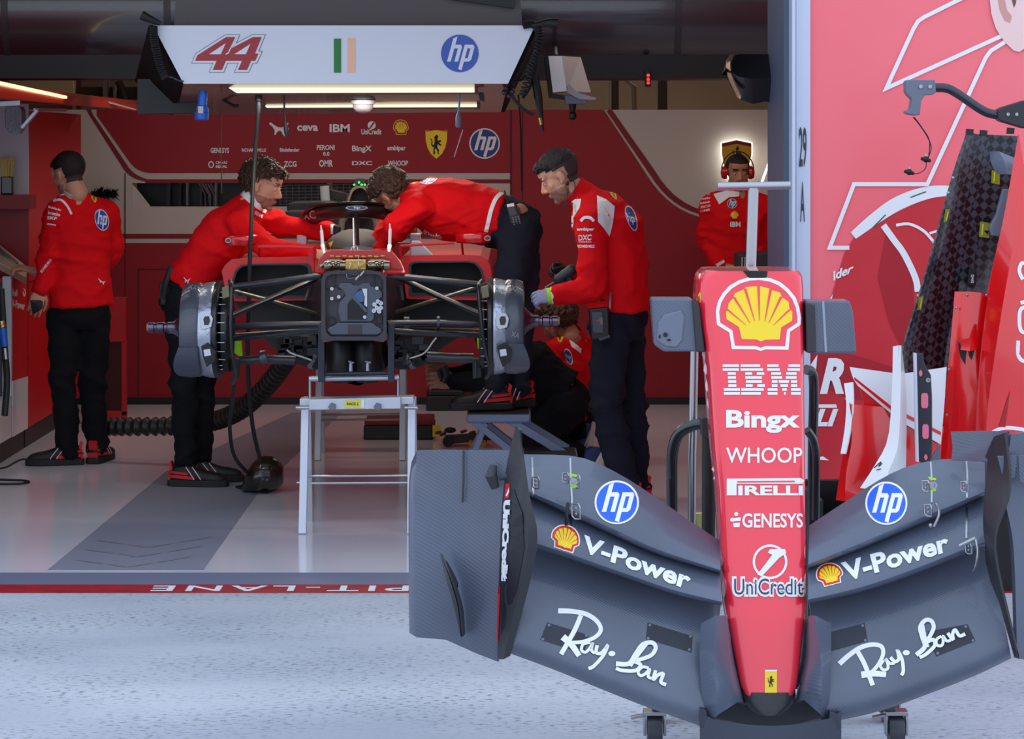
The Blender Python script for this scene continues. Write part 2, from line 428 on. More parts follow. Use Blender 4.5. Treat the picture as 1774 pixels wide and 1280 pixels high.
# ------------------------------------------------------------ the setting
def structure(name, mb, mats, **k): return tag(mb.build(name, mats, None, **k), kind='structure')
def concrete():
    m = bpy.data.materials.new('speckled concrete'); m.use_nodes = True; nt = m.node_tree; b = nt.nodes['Principled BSDF']
    tc = nt.nodes.new('ShaderNodeTexCoord'); N = lambda t: nt.nodes.new(t); L = nt.links.new
    n1 = N('ShaderNodeTexNoise'); n1.inputs['Scale'].default_value = 70; n1.inputs['Detail'].default_value = 3
    n2 = N('ShaderNodeTexNoise'); n2.inputs['Scale'].default_value = 1.1; n2.inputs['Detail'].default_value = 7
    r1 = N('ShaderNodeValToRGB'); r1.color_ramp.elements[0].position = 0.33; r1.color_ramp.elements[0].color = (0.16, 0.17, 0.19, 1); r1.color_ramp.elements[1].position = 0.46; r1.color_ramp.elements[1].color = (1, 1, 1, 1)
    r2 = N('ShaderNodeValToRGB'); r2.color_ramp.elements[0].position = 0.35; r2.color_ramp.elements[0].color = rgb(166, 172, 184); r2.color_ramp.elements[1].position = 0.65; r2.color_ramp.elements[1].color = rgb(196, 200, 208)
    n3 = N('ShaderNodeTexNoise'); n3.inputs['Scale'].default_value = 2.5; r3 = N('ShaderNodeValToRGB'); r3.color_ramp.elements[0].position = 0.35; r3.color_ramp.elements[1].position = 0.62
    r3.color_ramp.elements[0].color = (0.15, 0.15, 0.15, 1); r3.color_ramp.elements[1].color = (0.8, 0.8, 0.8, 1)
    mp = N('ShaderNodeMapping'); mp.inputs['Scale'].default_value = (0.5, 1.0, 1.0)
    L(tc.outputs['Object'], mp.inputs[0]); L(mp.outputs[0], n1.inputs['Vector']); L(mp.outputs[0], n2.inputs['Vector']); L(mp.outputs[0], n3.inputs['Vector'])
    mx = N('ShaderNodeMix'); mx.data_type = 'RGBA'; mx.blend_type = 'MULTIPLY'
    L(n1.outputs['Fac'], r1.inputs[0]); L(n2.outputs['Fac'], r2.inputs[0]); L(n3.outputs['Fac'], r3.inputs[0]); L(r3.outputs[0], mx.inputs[0])
    L(r2.outputs[0], mx.inputs[6]); L(r1.outputs[0], mx.inputs[7]); L(mx.outputs[2], b.inputs['Base Color'])
    b.inputs['Roughness'].default_value = 0.75
    bp = N('ShaderNodeBump'); bp.inputs['Strength'].default_value = 0.25; bp.inputs['Distance'].default_value = 0.01; L(n1.outputs['Fac'], bp.inputs['Height']); L(bp.outputs[0], b.inputs['Normal'])
    return m
FLOORM = mat('glossy garage floor', (228, 225, 234), 0.14, spec=0.6, bump=('noise', 3, 0.02))
MATM = mat('matte floor path', (138, 144, 162), 0.42)
STRIPB = mat('blue grey threshold', (112, 120, 146), 0.45, bump=('noise', 80, 0.1))
REDLINE = mat('red floor line', (176, 18, 40), 0.5, var=((150, 14, 34), 12, 0.4, 0.6))
DL = 10.62
structure('ground', MB().box(-9, 9, -3, 10.42, -0.1, 0.0), concrete())
structure('floor', MB().box(-6, 6, 10.92, 26, -0.1, 0.0), FLOORM)
t1 = structure('trim_1', MB().box(-6, 6, 10.42, 10.62, -0.1, 0.001), REDLINE)
a = Art(); mbt = MB()
def floor_text(s, x0, x1, y0, y1, m, spc=1.0):
    vs, fs = text2d(s, 0.015, 0, spc); xs = [v[0] for v in vs]; ys = [v[1] for v in vs]
    X = lambda v: x1-(v-min(xs))/(max(xs)-min(xs))*(x1-x0)
    Y = lambda v: y1-(v-min(ys))/(max(ys)-min(ys))*(y1-y0)
    return MB().add([V((X(p[0]), Y(p[1]), 0.0025)) for p in vs], fs)
floor_text('PIT-LANE', W(262, 0, 10.5).x, W(708, 0, 10.5).x, 10.455, 10.585, WHITE, 1.25).build('lettering', WHITE, t1, smooth=0, recalc=False)
structure('trim_2', MB().box(-6, 6, 10.62, 10.92, -0.1, 0.0), STRIPB)
# painted path with chevron marks on the garage floor
gd = lambda y: F*EYE/(y-YH)
def G(x, y, z=0.0): d = gd(y); return V(((x-CX)*d/F, d, z))
pm = MB().prism([G(82, 988, 0.0015), G(352, 988, 0.0015), G(455, 842, 0.0015), G(592, 655+60, 0.0015), G(505, 715, 0.0015), G(290, 815, 0.0015)], (0, 0, -0.02))
t3 = structure('trim_3', pm, MATM, smooth=0)
ch = MB()
for k, yy in enumerate((936, 952, 970)):
    x0 = 168-18*k
    for (xa, ya, xb, yb) in ((0, 0, 46, 6), (56, 7, 84, 12), (90, 12, 130, 6), (142, 4, 196, -5)):
        p, q = G(x0+xa, yy+ya, 0.003), G(x0+xb, yy+yb, 0.003); w = V((0, 0.022, 0))
        ch.add([p-w, q-w, q+w, p+w], [(0, 1, 2, 3)])
ch.build('chevron_mark', mat('pale chevron paint', (134, 138, 150), 0.45), t3, smooth=0, recalc=False)

# back partition with its painted bands and dark viewing slot
DB = 18.0
wx = lambda x: W(x, 0, DB).x
wz = lambda y: W(0, y, DB).z
bw = MB()
for x0, x1, y0, y1 in ((-60, 229, 190, 702), (229, 905, 190, 317), (229, 905, 358, 702), (640, 905, 317, 358), (905, 1420, 190, 702)):
    bw.box(wx(x0), wx(x1), DB, DB+0.08, max(wz(y1), 0), wz(y0))
wb = structure('wall_back', bw, CREAM, smooth=0)
a = Art()
def arc(p0, p1, p2, n=8): return [tuple((1-t)**2*V(p0)+2*t*(1-t)*V(p1)+t*t*V(p2)) for t in [k/n for k in range(n+1)]]
e0 = [(153, 196)]+arc((214, 292), (226, 310), (252, 314))
e1 = [(161, 198)]+arc((222, 288), (232, 304), (256, 310.5))
e2 = [(168, 200)]+arc((226, 282), (238, 298), (260, 299.5))
a.poly([(885, 190), (168, 190)]+e2+[(885, 299.5)], 0)
a.poly([(150, 190), (158, 190)]+e1+[(885, 310.5), (885, 317)]+[(252, 317)]+e0[::-1], 1)
a.poly([(-60, 421), (885, 421), (885, 700), (-60, 700)], 0); a.poly([(-60, 405), (885, 405), (885, 413), (-60, 413)], 1)
L0 = [(1046, 190)]+arc((1122, 305), (1160, 366), (1222, 378))
L1 = [(1054, 190)]+arc((1130, 301), (1166, 360), (1226, 370))
L2 = [(1060, 190)]+arc((1136, 298), (1170, 356), (1230, 367))
a.poly([(885, 190)]+L0+[(1420, 378), (1420, 700), (885, 700)], 0)
a.poly(L1+[(1420, 370), (1420, 374)]+[(1228, 374)]+[(p[0]-3, p[1]+3) for p in L1[::-1]], 1)
a.poly(L1+[(1420, 372), (1420, 367)]+L2[::-1], 1, 1)
project('painted_band', a, [RED_WALL, RED_WALL2], wb, d=DB, lift=0.004)
a = Art()
for s, q in (('IBM', (571, 215, 606, 229)), ('ceva', (515, 217, 551, 227)), ('UniCredit', (626, 223, 661, 233)), ('GENESYS', (365, 256, 397, 265)), ('RICHARD MILLE', (419, 257, 461, 263)), ('Bitdefender', (485, 256, 519, 263)), ('PERONI', (549, 251, 580, 260)), ('0.0', (560, 263, 571, 270)),
             ('BingX', (610, 252, 644, 265)), ('ambipar', (671, 252, 703, 263)), ('ZCG', (492, 279, 514, 289)), ('CHIVAS', (374, 279, 394, 284)), ('REGAL', (374, 286, 394, 291)), ('Ray-Ban', (426, 278, 452, 292)), ('OMR', (553, 277, 577, 289)), ('DXC', (610, 279, 645, 286)), ('WHOOP', (672, 278, 707, 287))):
    a.text(s, q, 0, 2, 0.03)
cat_mark(a, (466, 212, 500, 236), 0, 2)
a.disc((361, 279, 371, 291), 0, 2); a.disc((363, 281, 369, 289), 3, 3); a.disc((637, 210, 651, 224), 0, 2); a.poly([(639, 223), (647, 211), (649, 213), (642, 223)], 3, 3)
a.poly([(786, 272), (801, 225), (802.5, 225), (787.5, 272)], 0, 2)
shell(a, (681, 207, 708, 234), 1, 3, 1, 2); disc_mark(a, (813, 222, 866, 275), 2, 0, 2)
shield(a, (737, 223, 775, 275), 1, 4, 2)
a.poly([(738, 226), (756, 222.6), (774, 226), (774, 228), (756, 225), (738, 228)], 3, 4)
project('lettering', a, [WHITE, YELLOW, mat('dark blue', (44, 66, 140), 0.5), RED_WALL, BLACK], wb, d=DB, lift=0.006)
sm = MB()
for x, y0, y1 in ((217, 300, 700), (240, 466, 698)): sm.box(wx(x)-0.003, wx(x)+0.003, DB-0.008, DB+0.01, wz(y1), wz(y0))
sm.box(wx(240), wx(400), DB-0.008, DB+0.01, wz(467), wz(466))
sm.box(wx(885)-0.005, wx(885)+0.005, DB-0.012, DB+0.01, wz(700), wz(190)); sm.box(wx(905)-0.003, wx(905)+0.003, DB-0.01, DB+0.01, wz(700), wz(190))
sm.build('panel_seam', mat('seam', (70, 10, 18), 0.6), wb, smooth=0)
structure('baseboard_back', MB().box(wx(-60), wx(1420), DB-0.03, DB, 0, 0.045), BLACK)
slot = MB(); slot.box(wx(225), wx(645), DB+0.34, DB+0.38, wz(362), wz(312), 0)
w1 = structure('window_1', slot, mat('dark slot', (10, 11, 13), 0.4), smooth=0)
fr = MB(); random.seed(3)
for x, w_, c in ((282, 6, 0), (304, 3, 0), (316, 3, 1), (340, 4, 0), (366, 3, 1)):
    fr.box(wx(x), wx(x+w_), DB+0.2, DB+0.3, wz(357), wz(317), c)
for k in range(5):
    p = W(345+5*k, 318, DB+0.2); q = W(360+3*k+random.uniform(-8, 8), 356, DB+0.25); fr.tube([p, (p+q)/2+V((0.02, 0, 0)), q], 0.006, 6, 1)
for k in range(12): fr.tube([W(485+11*k, 320, DB+0.28), W(485+11*k, 356, DB+0.28)], 0.003, 5, 1)
for k in range(7): fr.tube([W(484, 321+5.5*k, DB+0.28), W(640, 319+5.5*k, DB+0.28)], 0.003, 5, 1)
fr.build('slot_frame', [mat('dark frame', (48, 48, 58), 0.4), mat('grey wire', (150, 154, 160), 0.4)], w1)
pw = MB().prism([W(228, 317, DB+0.02), W(262, 360, DB+0.02), W(228, 360, DB+0.02)], (0, 0.03, 0)); pw.build('slot_corner', CREAM, w1, smooth=0)

# room shell
BEIGE = mat('beige store room wall', (150, 136, 114), 0.8, var=((118, 104, 84), 0.9, 0.35, 0.7))
structure('wall_rear', MB().box(-6, 6, 23.5, 23.6, 0, 3.5), BEIGE)
structure('wall_left', MB().box(-4.0, -3.9, 10.9, 23.5, 0, 3.5), mat('dark side wall', (90, 30, 34), 0.6))
structure('wall_right', MB().box(2.32, 2.42, 11.2, 23.5, 0, 3.5), RED_CAB)
structure('ceiling', MB().box(-6, 6, 10.9, 23.6, 3.5, 3.6), mat('dark ceiling', (60, 58, 60), 0.8))
structure('wall_front', MB().box(-9, 9, 10.62, 10.9, 3.2, 7.5), mat('facade panel', (200, 204, 210), 0.6))
# red door jamb, dark strip, white post with the bay number, poster wall
structure('trim_4', MB().box(W(1342, 0, 11.0).x, W(1358, 0, 11.0).x, 10.98, 11.2, 0, W(0, 38, 11.0).z), RED_CAB)
structure('trim_5', MB().box(W(1357, 0, 10.55).x, W(1371, 0, 10.55).x, 10.52, 11.2, 0, 3.2), mat('blue grey strip', (78, 88, 108), 0.4, bump=('noise', 60, 0.05)))
post = MB()
px0, px1 = W(1370, 0, 10.45).x, W(1403, 0, 10.45).x
post.box(px0, px1, 10.43, 10.7, 0, 3.2); post.box(px0, px0+0.014, 10.40, 10.43, 0, 3.2); post.tube([(px0+0.022, 10.43, 0), (px0+0.022, 10.43, 3.2)], 0.005, 8)
t6 = structure('trim_6', post, mat('grey white post', (196, 204, 222), 0.35, coat=0.3), bevel=0.003)
a = Art().text('29', (1384, 220, 1397, 290), 0).text('A', (1386, 315, 1394, 384), 0)
project('lettering', a, [mat('charcoal ink', (52, 54, 62), 0.5)], t6, d=10.43, lift=0.004)
DP = 10.45
PINK = mat('red poster', (255, 122, 130), 0.42, coat=0.15, var=((252, 108, 118), 0.8, 0.3, 0.7))
pz = lambda y: W(0, y, DP).z
wp = structure('wall_poster', MB().box(W(1403, 0, DP).x, W(2500, 0, DP).x, DP, DP+0.12, pz(842), 3.2), PINK, smooth=0)
structure('trim_7', MB().box(W(1395, 0, DP).x, W(2500, 0, DP).x, DP+0.02, DP+0.12, 0, pz(842)), BLACK, smooth=0)
SUIT = mat('printed red suit', (196, 30, 42), 0.5, var=((214, 52, 60), 1.6, 0.35, 0.65)); SUITD = mat('printed dark red fold', (176, 24, 40), 0.5)
PSKIN = mat('printed skin', (244, 206, 200), 0.5); PSKIN2 = mat('printed skin fold', (214, 150, 146), 0.5)
a = Art()
a.poly([(1774, 285)]+[(1720, 305), (1655, 330), (1600, 346), (1540, 375), (1505, 400), (1480, 410), (1462, 440), (1450, 480), (1438, 520), (1425, 560), (1412, 610), (1403, 640), (1403, 842), (2480, 842), (2480, 560), (2380, 380), (2200, 300), (1960, 260)], 0)
a.poly([(1535, 400), (1560, 420), (1580, 480), (1585, 560), (1570, 620), (1540, 560), (1520, 480)], 1, 1)
a.poly([(1403, 600), (1480, 615), (1560, 640), (1560, 700), (1470, 690), (1403, 660)], 1, 1)
a.stroke([(1478, 408), (1520, 375), (1560, 350), (1610, 333), (1660, 330)], lambda t: 14+10*math.sin(3.1*t), 2, 2)
a.stroke([(1530, 390), (1548, 415), (1566, 440), (1585, 480), (1590, 505)], 11, 2, 2.4)
a.stroke([(1552, 390), (1575, 388), (1600, 400), (1618, 420)], 5, 2, 2.8); a.stroke([(1610, 404), (1630, 398)], 4, 2, 3.1)
a.stroke([(1512, 394), (1522, 384), (1534, 372)], 2, 4, 3); a.stroke([(1577, 342), (1590, 337), (1604, 332)], 2, 4, 3)
lw = lambda pts: a.stroke(pts, 7, 2, 4, sp=0)
lw([(1760, -50), (1600, 30), (1590, 37), (1582, 50), (1535, 153), (1740, 60)]); a.stroke([(1740, 73), (1716, 88), (1707, 100), (1606, 319), (1479, 319), (1437, 429), (1471, 429)], 7, 2, 4.5, sp=0)
a.text('ider', [(1440, 470), (1480, 456), (1476, 472), (1444, 486)], 2, 4, 0.03, 0.2)
a.text('R', (1420, 620, 1462, 682), 2, 4, 0.05, 0.3); a.stroke([(1403, 640), (1412, 625), (1406, 680)], 8, 2, 4.4, sp=0)
a.text('LI', (1410, 708, 1452, 738), 2, 4, 0.05, 0.3); a.poly([(1412, 700), (1448, 700), (1450, 706), (1412, 706)], 2, 4); a.poly([(1403, 795), (1425, 790), (1436, 797)], 2, 4); a.poly([(1436, 520), (1443, 508), (1440, 520)], 2, 4)
a.poly([(1714, 0), (1717, 25), (1724, 48), (1732, 62), (1742, 75), (1756, 88), (1766, 90), (1774, 84), (1850, 130), (1960, 150), (2040, 60), (2060, -120), (2000, -260), (1860, -300), (1760, -240), (1730, -120), (1716, -20)], 3, 5)
a.poly([(1728, 0), (1732, 20), (1740, 36), (1749, 40), (1752, 28), (1744, 18), (1740, 0)], 5, 6); a.poly([(1752, 0), (1756, 14), (1759, 6), (1760, 0)], 6, 6)
project('printed_picture', a, [SUIT, SUITD, WHITE, PSKIN, mat('dark green ink', (20, 90, 60), 0.5), PSKIN2, mat('brown ink', (110, 70, 66), 0.5)], wp, d=DP, lift=0.002)

# black round beam across the garage and the flat box beneath it
tube_c = V((0, 15.2, 2.62))
bt = MB().lathe((-4.0, 15.2, 2.60), (1, 0, 0), [(0, 0.40), (6.32, 0.40)], 40)
structure('trim_8', bt, mat('black ribbed beam', (44, 44, 52), 0.26, coat=0.7, spec=0.9, bump=('wave', 60, 0.05)))
structure('trim_9', MB().box(-4.0, 2.32, 14.92, 15.4, W(0, 136, 14.92).z, 2.36), BLACK)
jn = MB()
for x in (30, 305, 1168): jn.lathe((W(x, 0, 15.2).x, 15.2, 2.60), (1, 0, 0), [(-0.02, 0.404), (0.02, 0.404)], 40)
structure('trim_10', jn, mat('beam joint', (58, 58, 64), 0.35))
# clutter seen in the gap above the partition
cl = MB()
for x, w_, c in ((125, 3, 0), (178, 8, 0), (196, 3, 0), (240, 4, 1), (345, 6, 1), (640, 5, 0), (855, 6, 1), (1054, 2, 0), (1060, 12, 1), (1140, 16, 1)): cl.box(W(x, 0, 20).x, W(x+w_, 0, 20).x, 20, 20.1, 1.9, 2.9, c)
cl.box(W(130, 0, 20).x, W(235, 0, 20).x, 20.1, 20.2, W(0, 172, 20).z, W(0, 150, 20).z, 1)
cl.tube([W(1105, 100, 20), W(1085, 140, 20), W(1098, 150, 20), W(1100, 200, 20)], 0.02, 8, 0); cl.tube([W(205, 140, 20), W(225, 190, 20)], 0.03, 8, 1)
structure('trim_11', cl, [mat('grey pipe', (150, 138, 120), 0.5), mat('brown post', (70, 58, 44), 0.6)])
# ------------------------------------------------------------ nose and front wing standing on a trolley in the pit lane
root = thing('front_wing', 'red nose cone with dark carbon front wing standing on its tip in front', 'car nose', (W(1320, 0, 7.3).x, 7.3, 0.0))
LEFT = [(470, 1222), (478, 1213), (490, 1210), (520, 1207), (560, 1213), (600, 1221), (640, 1226), (720, 1231), (790, 1236), (850, 1243), (900, 1246), (1000, 1252), (1060, 1257), (1100, 1264), (1150, 1275), (1190, 1283), (1206, 1291)]
RIGHT = [(470, 1390), (480, 1396), (500, 1398), (640, 1399), (900, 1401), (1000, 1402), (1060, 1400), (1150, 1389), (1190, 1384), (1206, 1376)]
def nd(y): return 7.42-0.30*(y-470)/740.0            # distance of the nose's upper face
def nthick(y): return interp([(470, 0.30), (700, 0.27), (1000, 0.21), (1206, 0.10)], y)
rings = []
ys = [470, 474, 480, 490]+list(range(505, 1190, 15))+[1192, 1200, 1206]
for y in ys:
    xl, xr = interp(LEFT, y), interp(RIGHT, y); d = nd(y); t = nthick(y)
    p = W((xl+xr)/2, y, d); hw = (xr-xl)/2*d/F; ring = []
    hw *= 0.985
    for k in range(44):
        a = 2*math.pi*k/44+math.pi/44; c, s_ = math.cos(a), math.sin(a); e = 2/5.5
        ring.append(p+V((hw*math.copysign(abs(c)**e, c), t/2+t/2*math.copysign(abs(s_)**e, s_), 0)))
    rings.append(ring)
NOSERED = mat('nose red paint', (246, 36, 62), 0.28, coat=1.0)  # base colour made pinker to imitate the sky's reflection on red paint
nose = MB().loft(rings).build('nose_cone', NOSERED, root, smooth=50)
# notch in the rear edge, socket of the trolley pole
nt = MB().slab([(1288, 469), (1330, 470), (1328, 481), (1298, 482)], nd(470)-0.006, 0.02); nt.build('rear_notch', BLACK, root, smooth=0)
tip = MB(); tr = []
for y, xl, xr, t in ((1200, 1287, 1381, .12), (1208, 1286, 1382, .13), (1222, 1291, 1378, .13), (1234, 1302, 1366, .11), (1240, 1316, 1352, .07)):
    d = nd(y)-0.004; p = W((xl+xr)/2, y, d); hw = (xr-xl)/2*d/F
    tr.append([p+V((hw*math.copysign(abs(math.cos(a))**.6, math.cos(a)), t/2+t/2*math.copysign(abs(math.sin(a))**.6, math.sin(a)), 0)) for a in [2*math.pi*(k+.5)/28 for k in range(28)]])
tip.loft(tr).build('nose_tip', CARBON_D, root, smooth=60)
a = Art()
shell(a, (1240, 479, 1388, 608), 1, 0, 2, 0); 
# nose sponsors
for s, q, b, sh in (('Bingx', (1258, 710, 1386, 750), 0.035, 0), ('WHOOP', (1258, 775, 1390, 802), 0.01, 0), ('IRELLI', (1279, 841, 1391, 858), 0.035, 0), ('GENESYS', (1286, 889, 1391, 914), 0.02, 0)):
    a.text(s, q, 2, 1, b, sh)
a.__enter__(); a.poly([(1259, 858), (1259, 829), (1276, 829), (1276, 858)], 2, 1); a.poly([(1276, 829), (1387, 828), (1393, 832), (1391, 838), (1276, 838)], 2, 1); a.poly([(1277, 833.2), (1376, 832.4), (1378, 835.2), (1277, 835.8)], 0, 2)
a.__exit__(); a.__enter__(); a.disc((1265, 897, 1273, 904), 2, 1); a.disc((1272, 887, 1279, 894), 2, 1); a.poly([(1267, 898), (1283, 896), (1283, 902), (1267, 903)], 2, 2); a.poly([(1270, 906), (1282, 905), (1281, 913), (1271, 913)], 2, 1)
a.__exit__(); a.__enter__(); cx, cy, r = 1334, 973, 28
a.stroke([(cx+r*math.cos(2*math.pi*k/24), cy+r*math.sin(2*math.pi*k/24)) for k in range(24)], 4, 2, 1, 3, True)
a.poly([(1312, 995), (1338, 961), (1330, 957), (1334, 951), (1360, 951), (1362, 958), (1350, 966), (1320, 998)], 2, 2)
a.__exit__()
with a: a.text('UniCredit', (1268, 998, 1394, 1034), 2, 2, 0.085).text('UniCredit', (1272, 1002, 1391, 1030), 3, 3, 0.0)
# striped three letter mark: the letters are cut into eight bars
a.__enter__()
rows = [629+k*6.9 for k in range(8)]
def seg(k, *xs):
    y0, y1 = rows[k]+(632-629)*0, rows[k]+4.4
    for x0, x1 in xs: a.poly([(x0, y0+2), (x1, y0+2), (x1, y1+2), (x0, y1+2)], 2, 1)
for k in range(8):
    o = k*0.35
    seg(k, *{0: [(1252, 1280)], 1: [(1252, 1280)], 6: [(1254, 1282)], 7: [(1254, 1282)]}.get(k, [(1260+o, 1274+o)]))
    seg(k, *{0: [(1283, 1317)], 1: [(1283, 1322)], 2: [(1291, 1303), (1311, 1324)], 3: [(1291, 1320)], 4: [(1292, 1320)], 5: [(1292, 1304), (1312, 1325)], 6: [(1284, 1323)], 7: [(1284, 1318)]}[k])
    seg(k, *{0: [(1329, 1349), (1366, 1386)], 1: [(1329, 1351), (1364, 1386)], 2: [(1336, 1353), (1362, 1380)], 3: [(1336, 1355), (1361, 1380)], 4: [(1337, 1347), (1349, 1367), (1370, 1381)], 5: [(1337, 1347), (1352, 1365), (1370, 1381)], 6: [(1330, 1347), (1355, 1363), (1370, 1387)], 7: [(1330, 1347), (1358, 1361), (1370, 1387)]}[k])
a.__exit__(); a.__enter__(); a.poly([(1325, 1160), (1346, 1160), (1346, 1201), (1325, 1201)], 1, 1); a.qpoly(HORSE, (1329, 1170, 1343, 1190), (0, 0, 1, 1), 4, 2); a.poly([(1326, 1160), (1346, 1160), (1346, 1163), (1326, 1163)], 2, 2)
a.__exit__()
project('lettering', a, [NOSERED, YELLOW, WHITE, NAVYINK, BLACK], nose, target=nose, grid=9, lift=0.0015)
a = Art(); a.poly([(1209, 512), (1213, 505), (1215, 518), (1213, 525)], 0)
project('side_mark', a, [YELLOW], nose, target=nose, lift=0.002)
# torn white protective tape along the left flank
tp = MB(); edge = [(1222, 610), (1226, 650), (1231, 700), (1236, 745), (1240, 790), (1240, 830)]
g = []
for i, (x, y) in enumerate(spline([(p[0], p[1], 0) for p in edge], 6)[k][:2] for k in range(31)):
    w_ = 4+2.5*math.sin(i*1.7)+1.5*math.sin(i*3.1); g.append([W(x-w_, y, nd(y)+0.10), W(x+1, y, nd(y)+0.10)])
tp.sheet(g, 0.002).build('tape_strip', WHITE, root, smooth=0)
# side stubs that carry the nose (upper carbon plates left and right of the nose)
st = MB(); st.slab([(1128, 517), (1198, 517), (1212, 530), (1222, 610), (1205, 609), (1150, 609), (1134, 598)], 7.42, 0.10)
sl = st.build('mounting_plate', CARBON_G, root, smooth=0, bevel=0.006)
pd = MB().slab([(1140, 560), (1150, 545), (1180, 537), (1186, 550), (1182, 590), (1172, 602), (1152, 600), (1138, 590)], 7.414, 0.01); pd.build('moulded_pad', GREY, sl, smooth=0, bevel=0.004)
bl = MB()
for x, y, rx, ry in ((1153, 580, 4, 4), (1143, 583, 1.8, 3.5), (1159, 589, 3.5, 2)): bl.slab([(x+rx*math.cos(k*math.pi/5), y+ry*math.sin(k*math.pi/5)) for k in range(10)], 7.411, 0.006)
bl.build('bolt_hole', BLACK, sl, smooth=0)
st = MB().slab([(1396, 521), (1472, 521), (1478, 540), (1484, 612), (1398, 612)], 7.42, 0.10)
srt = st.build('mounting_plate', CARBON_G, root, smooth=0, bevel=0.006)
tp = MB().slab([(1424, 522), (1428, 522), (1433, 610), (1429, 610)], 7.418, 0.003); tp.build('tape_mark', mat('pale tape', (150, 158, 172), 0.5), srt, smooth=0)
bk = MB().slab([(1199, 519), (1210, 525), (1222, 610), (1206, 610)], 7.405, 0.08); bk.build('clamp_block', CARBON_D, root, smooth=0, bevel=0.004); bk = MB().slab([(1396, 525), (1412, 528), (1414, 611), (1397, 611)], 7.405, 0.08)
bk.build('clamp_block', CARBON_D, root, smooth=0, bevel=0.004)

# the wing: three elements on each side, drawn from the outer end to the nose
def resample(P, n=15):
    P = spline([(p[0], p[1], 0) for p in P], 6); L = [0]
    for p, q in zip(P, P[1:]): L.append(L[-1]+(q-p).length)
    out = []; k = 0
    for i in range(n):
        t = L[-1]*i/(n-1)
        while k < len(L)-2 and L[k+1] < t: k += 1
        f = (t-L[k])/max(L[k+1]-L[k], 1e-9); out.append(P[k]*(1-f)+P[k+1]*f)
    return out
PROF = [(0, 2.0), (0.3, 1.0), (0.6, 0.2), (0.8, -0.2), (0.9, -0.32), (0.95, -0.25), (1.0, 0.1)]
def element(name, top, bot, d_out, d_in, m, bulge=0.06, lip=0.03, nrow=20, th=0.008):
    A, B = resample(top), resample(bot); grid = []
    for r in range(nrow+1):
        t = r/nrow; row = []
        for i in range(15):
            d = d_out+(d_in-d_out)*i/14
            p = A[i]*(1-t)+B[i]*t
            row.append(W(p.x, p.y, d+interp(PROF, t)*bulge))
        grid.append(row)
    grid.append([p+V((0, 0.035, -0.002)) for p in grid[-1]])       # rolled lower lip
    return MB().sheet(grid, th).build(name, m, root, smooth=50)
TL = [(903, 787), (985, 789), (1030, 800), (1085, 828), (1140, 864), (1195, 902), (1246, 936)]
L1 = [(908, 855), (985, 891), (1060, 926), (1140, 961), (1248, 993)]
L2 = [(925, 950), (985, 968), (1080, 1000), (1170, 1030), (1250, 1049)]
BL = [(884, 1132), (960, 1160), (1050, 1197), (1130, 1228), (1226, 1262)]
TR = [(1706, 795), (1672, 794), (1620, 797), (1578, 806), (1540, 822), (1490, 852), (1402, 910)]
R1 = [(1706, 858), (1650, 884), (1570, 918), (1490, 951), (1400, 985)]
R2 = [(1712, 946), (1650, 969), (1570, 1000), (1490, 1026), (1400, 1046)]
BR = [(1752, 1140), (1690, 1170), (1600, 1205), (1520, 1233), (1432, 1252)]
up = lambda P, k: [(x, y-k) for x, y in P]
mpl = element('main_plane', up(L2, 14), BL, 7.16, 7.10, CARBON_G, 0.085, 0.02)
fpl = element('wing_flap', up(L1, 12), L2, 7.22, 7.16, CARBON_G)
tfl = element('wing_flap', TL, L1, 7.28, 7.22, CARBON_G)
mpr = element('main_plane', up(R2, 14), BR, 7.16, 7.10, CARBON_G, 0.085, 0.02)
fpr = element('wing_flap', up(R1, 12), R2, 7.22, 7.16, CARBON_G)
tfr = element('wing_flap', TR, R1, 7.28, 7.22, CARBON_G)
HPB = mat('bright blue', (30, 100, 232), 0.4)
def flap_art(tgt, discq=None, shellq=None, word=None):
    a = Art()
    if discq: disc_mark(a, discq, 0, 1, 0)
    if shellq: shell(a, shellq, 2, 3, 1, 0)
    if word: a.text('V-Power', word, 1, 1, 0.035)
    project('lettering', a, [HPB, WHITE, YELLOW, mat('logo red', (222, 30, 30), 0.4)], tgt, target=tgt, grid=8, lift=0.002)
flap_art(tfl, (1030, 832, 1107, 908)); flap_art(tfr, (1499, 834, 1572, 909))
flap_art(fpl, None, [(960, 903), (1010, 916), (1000, 962), (950, 946)], [(1012, 926), (1200, 991), (1192, 1022), (1006, 955)])
flap_art(fpr, None, [(1408, 980), (1456, 970), (1464, 1008), (1420, 1020)], [(1456, 975), (1640, 922), (1646, 955), (1466, 1008)])
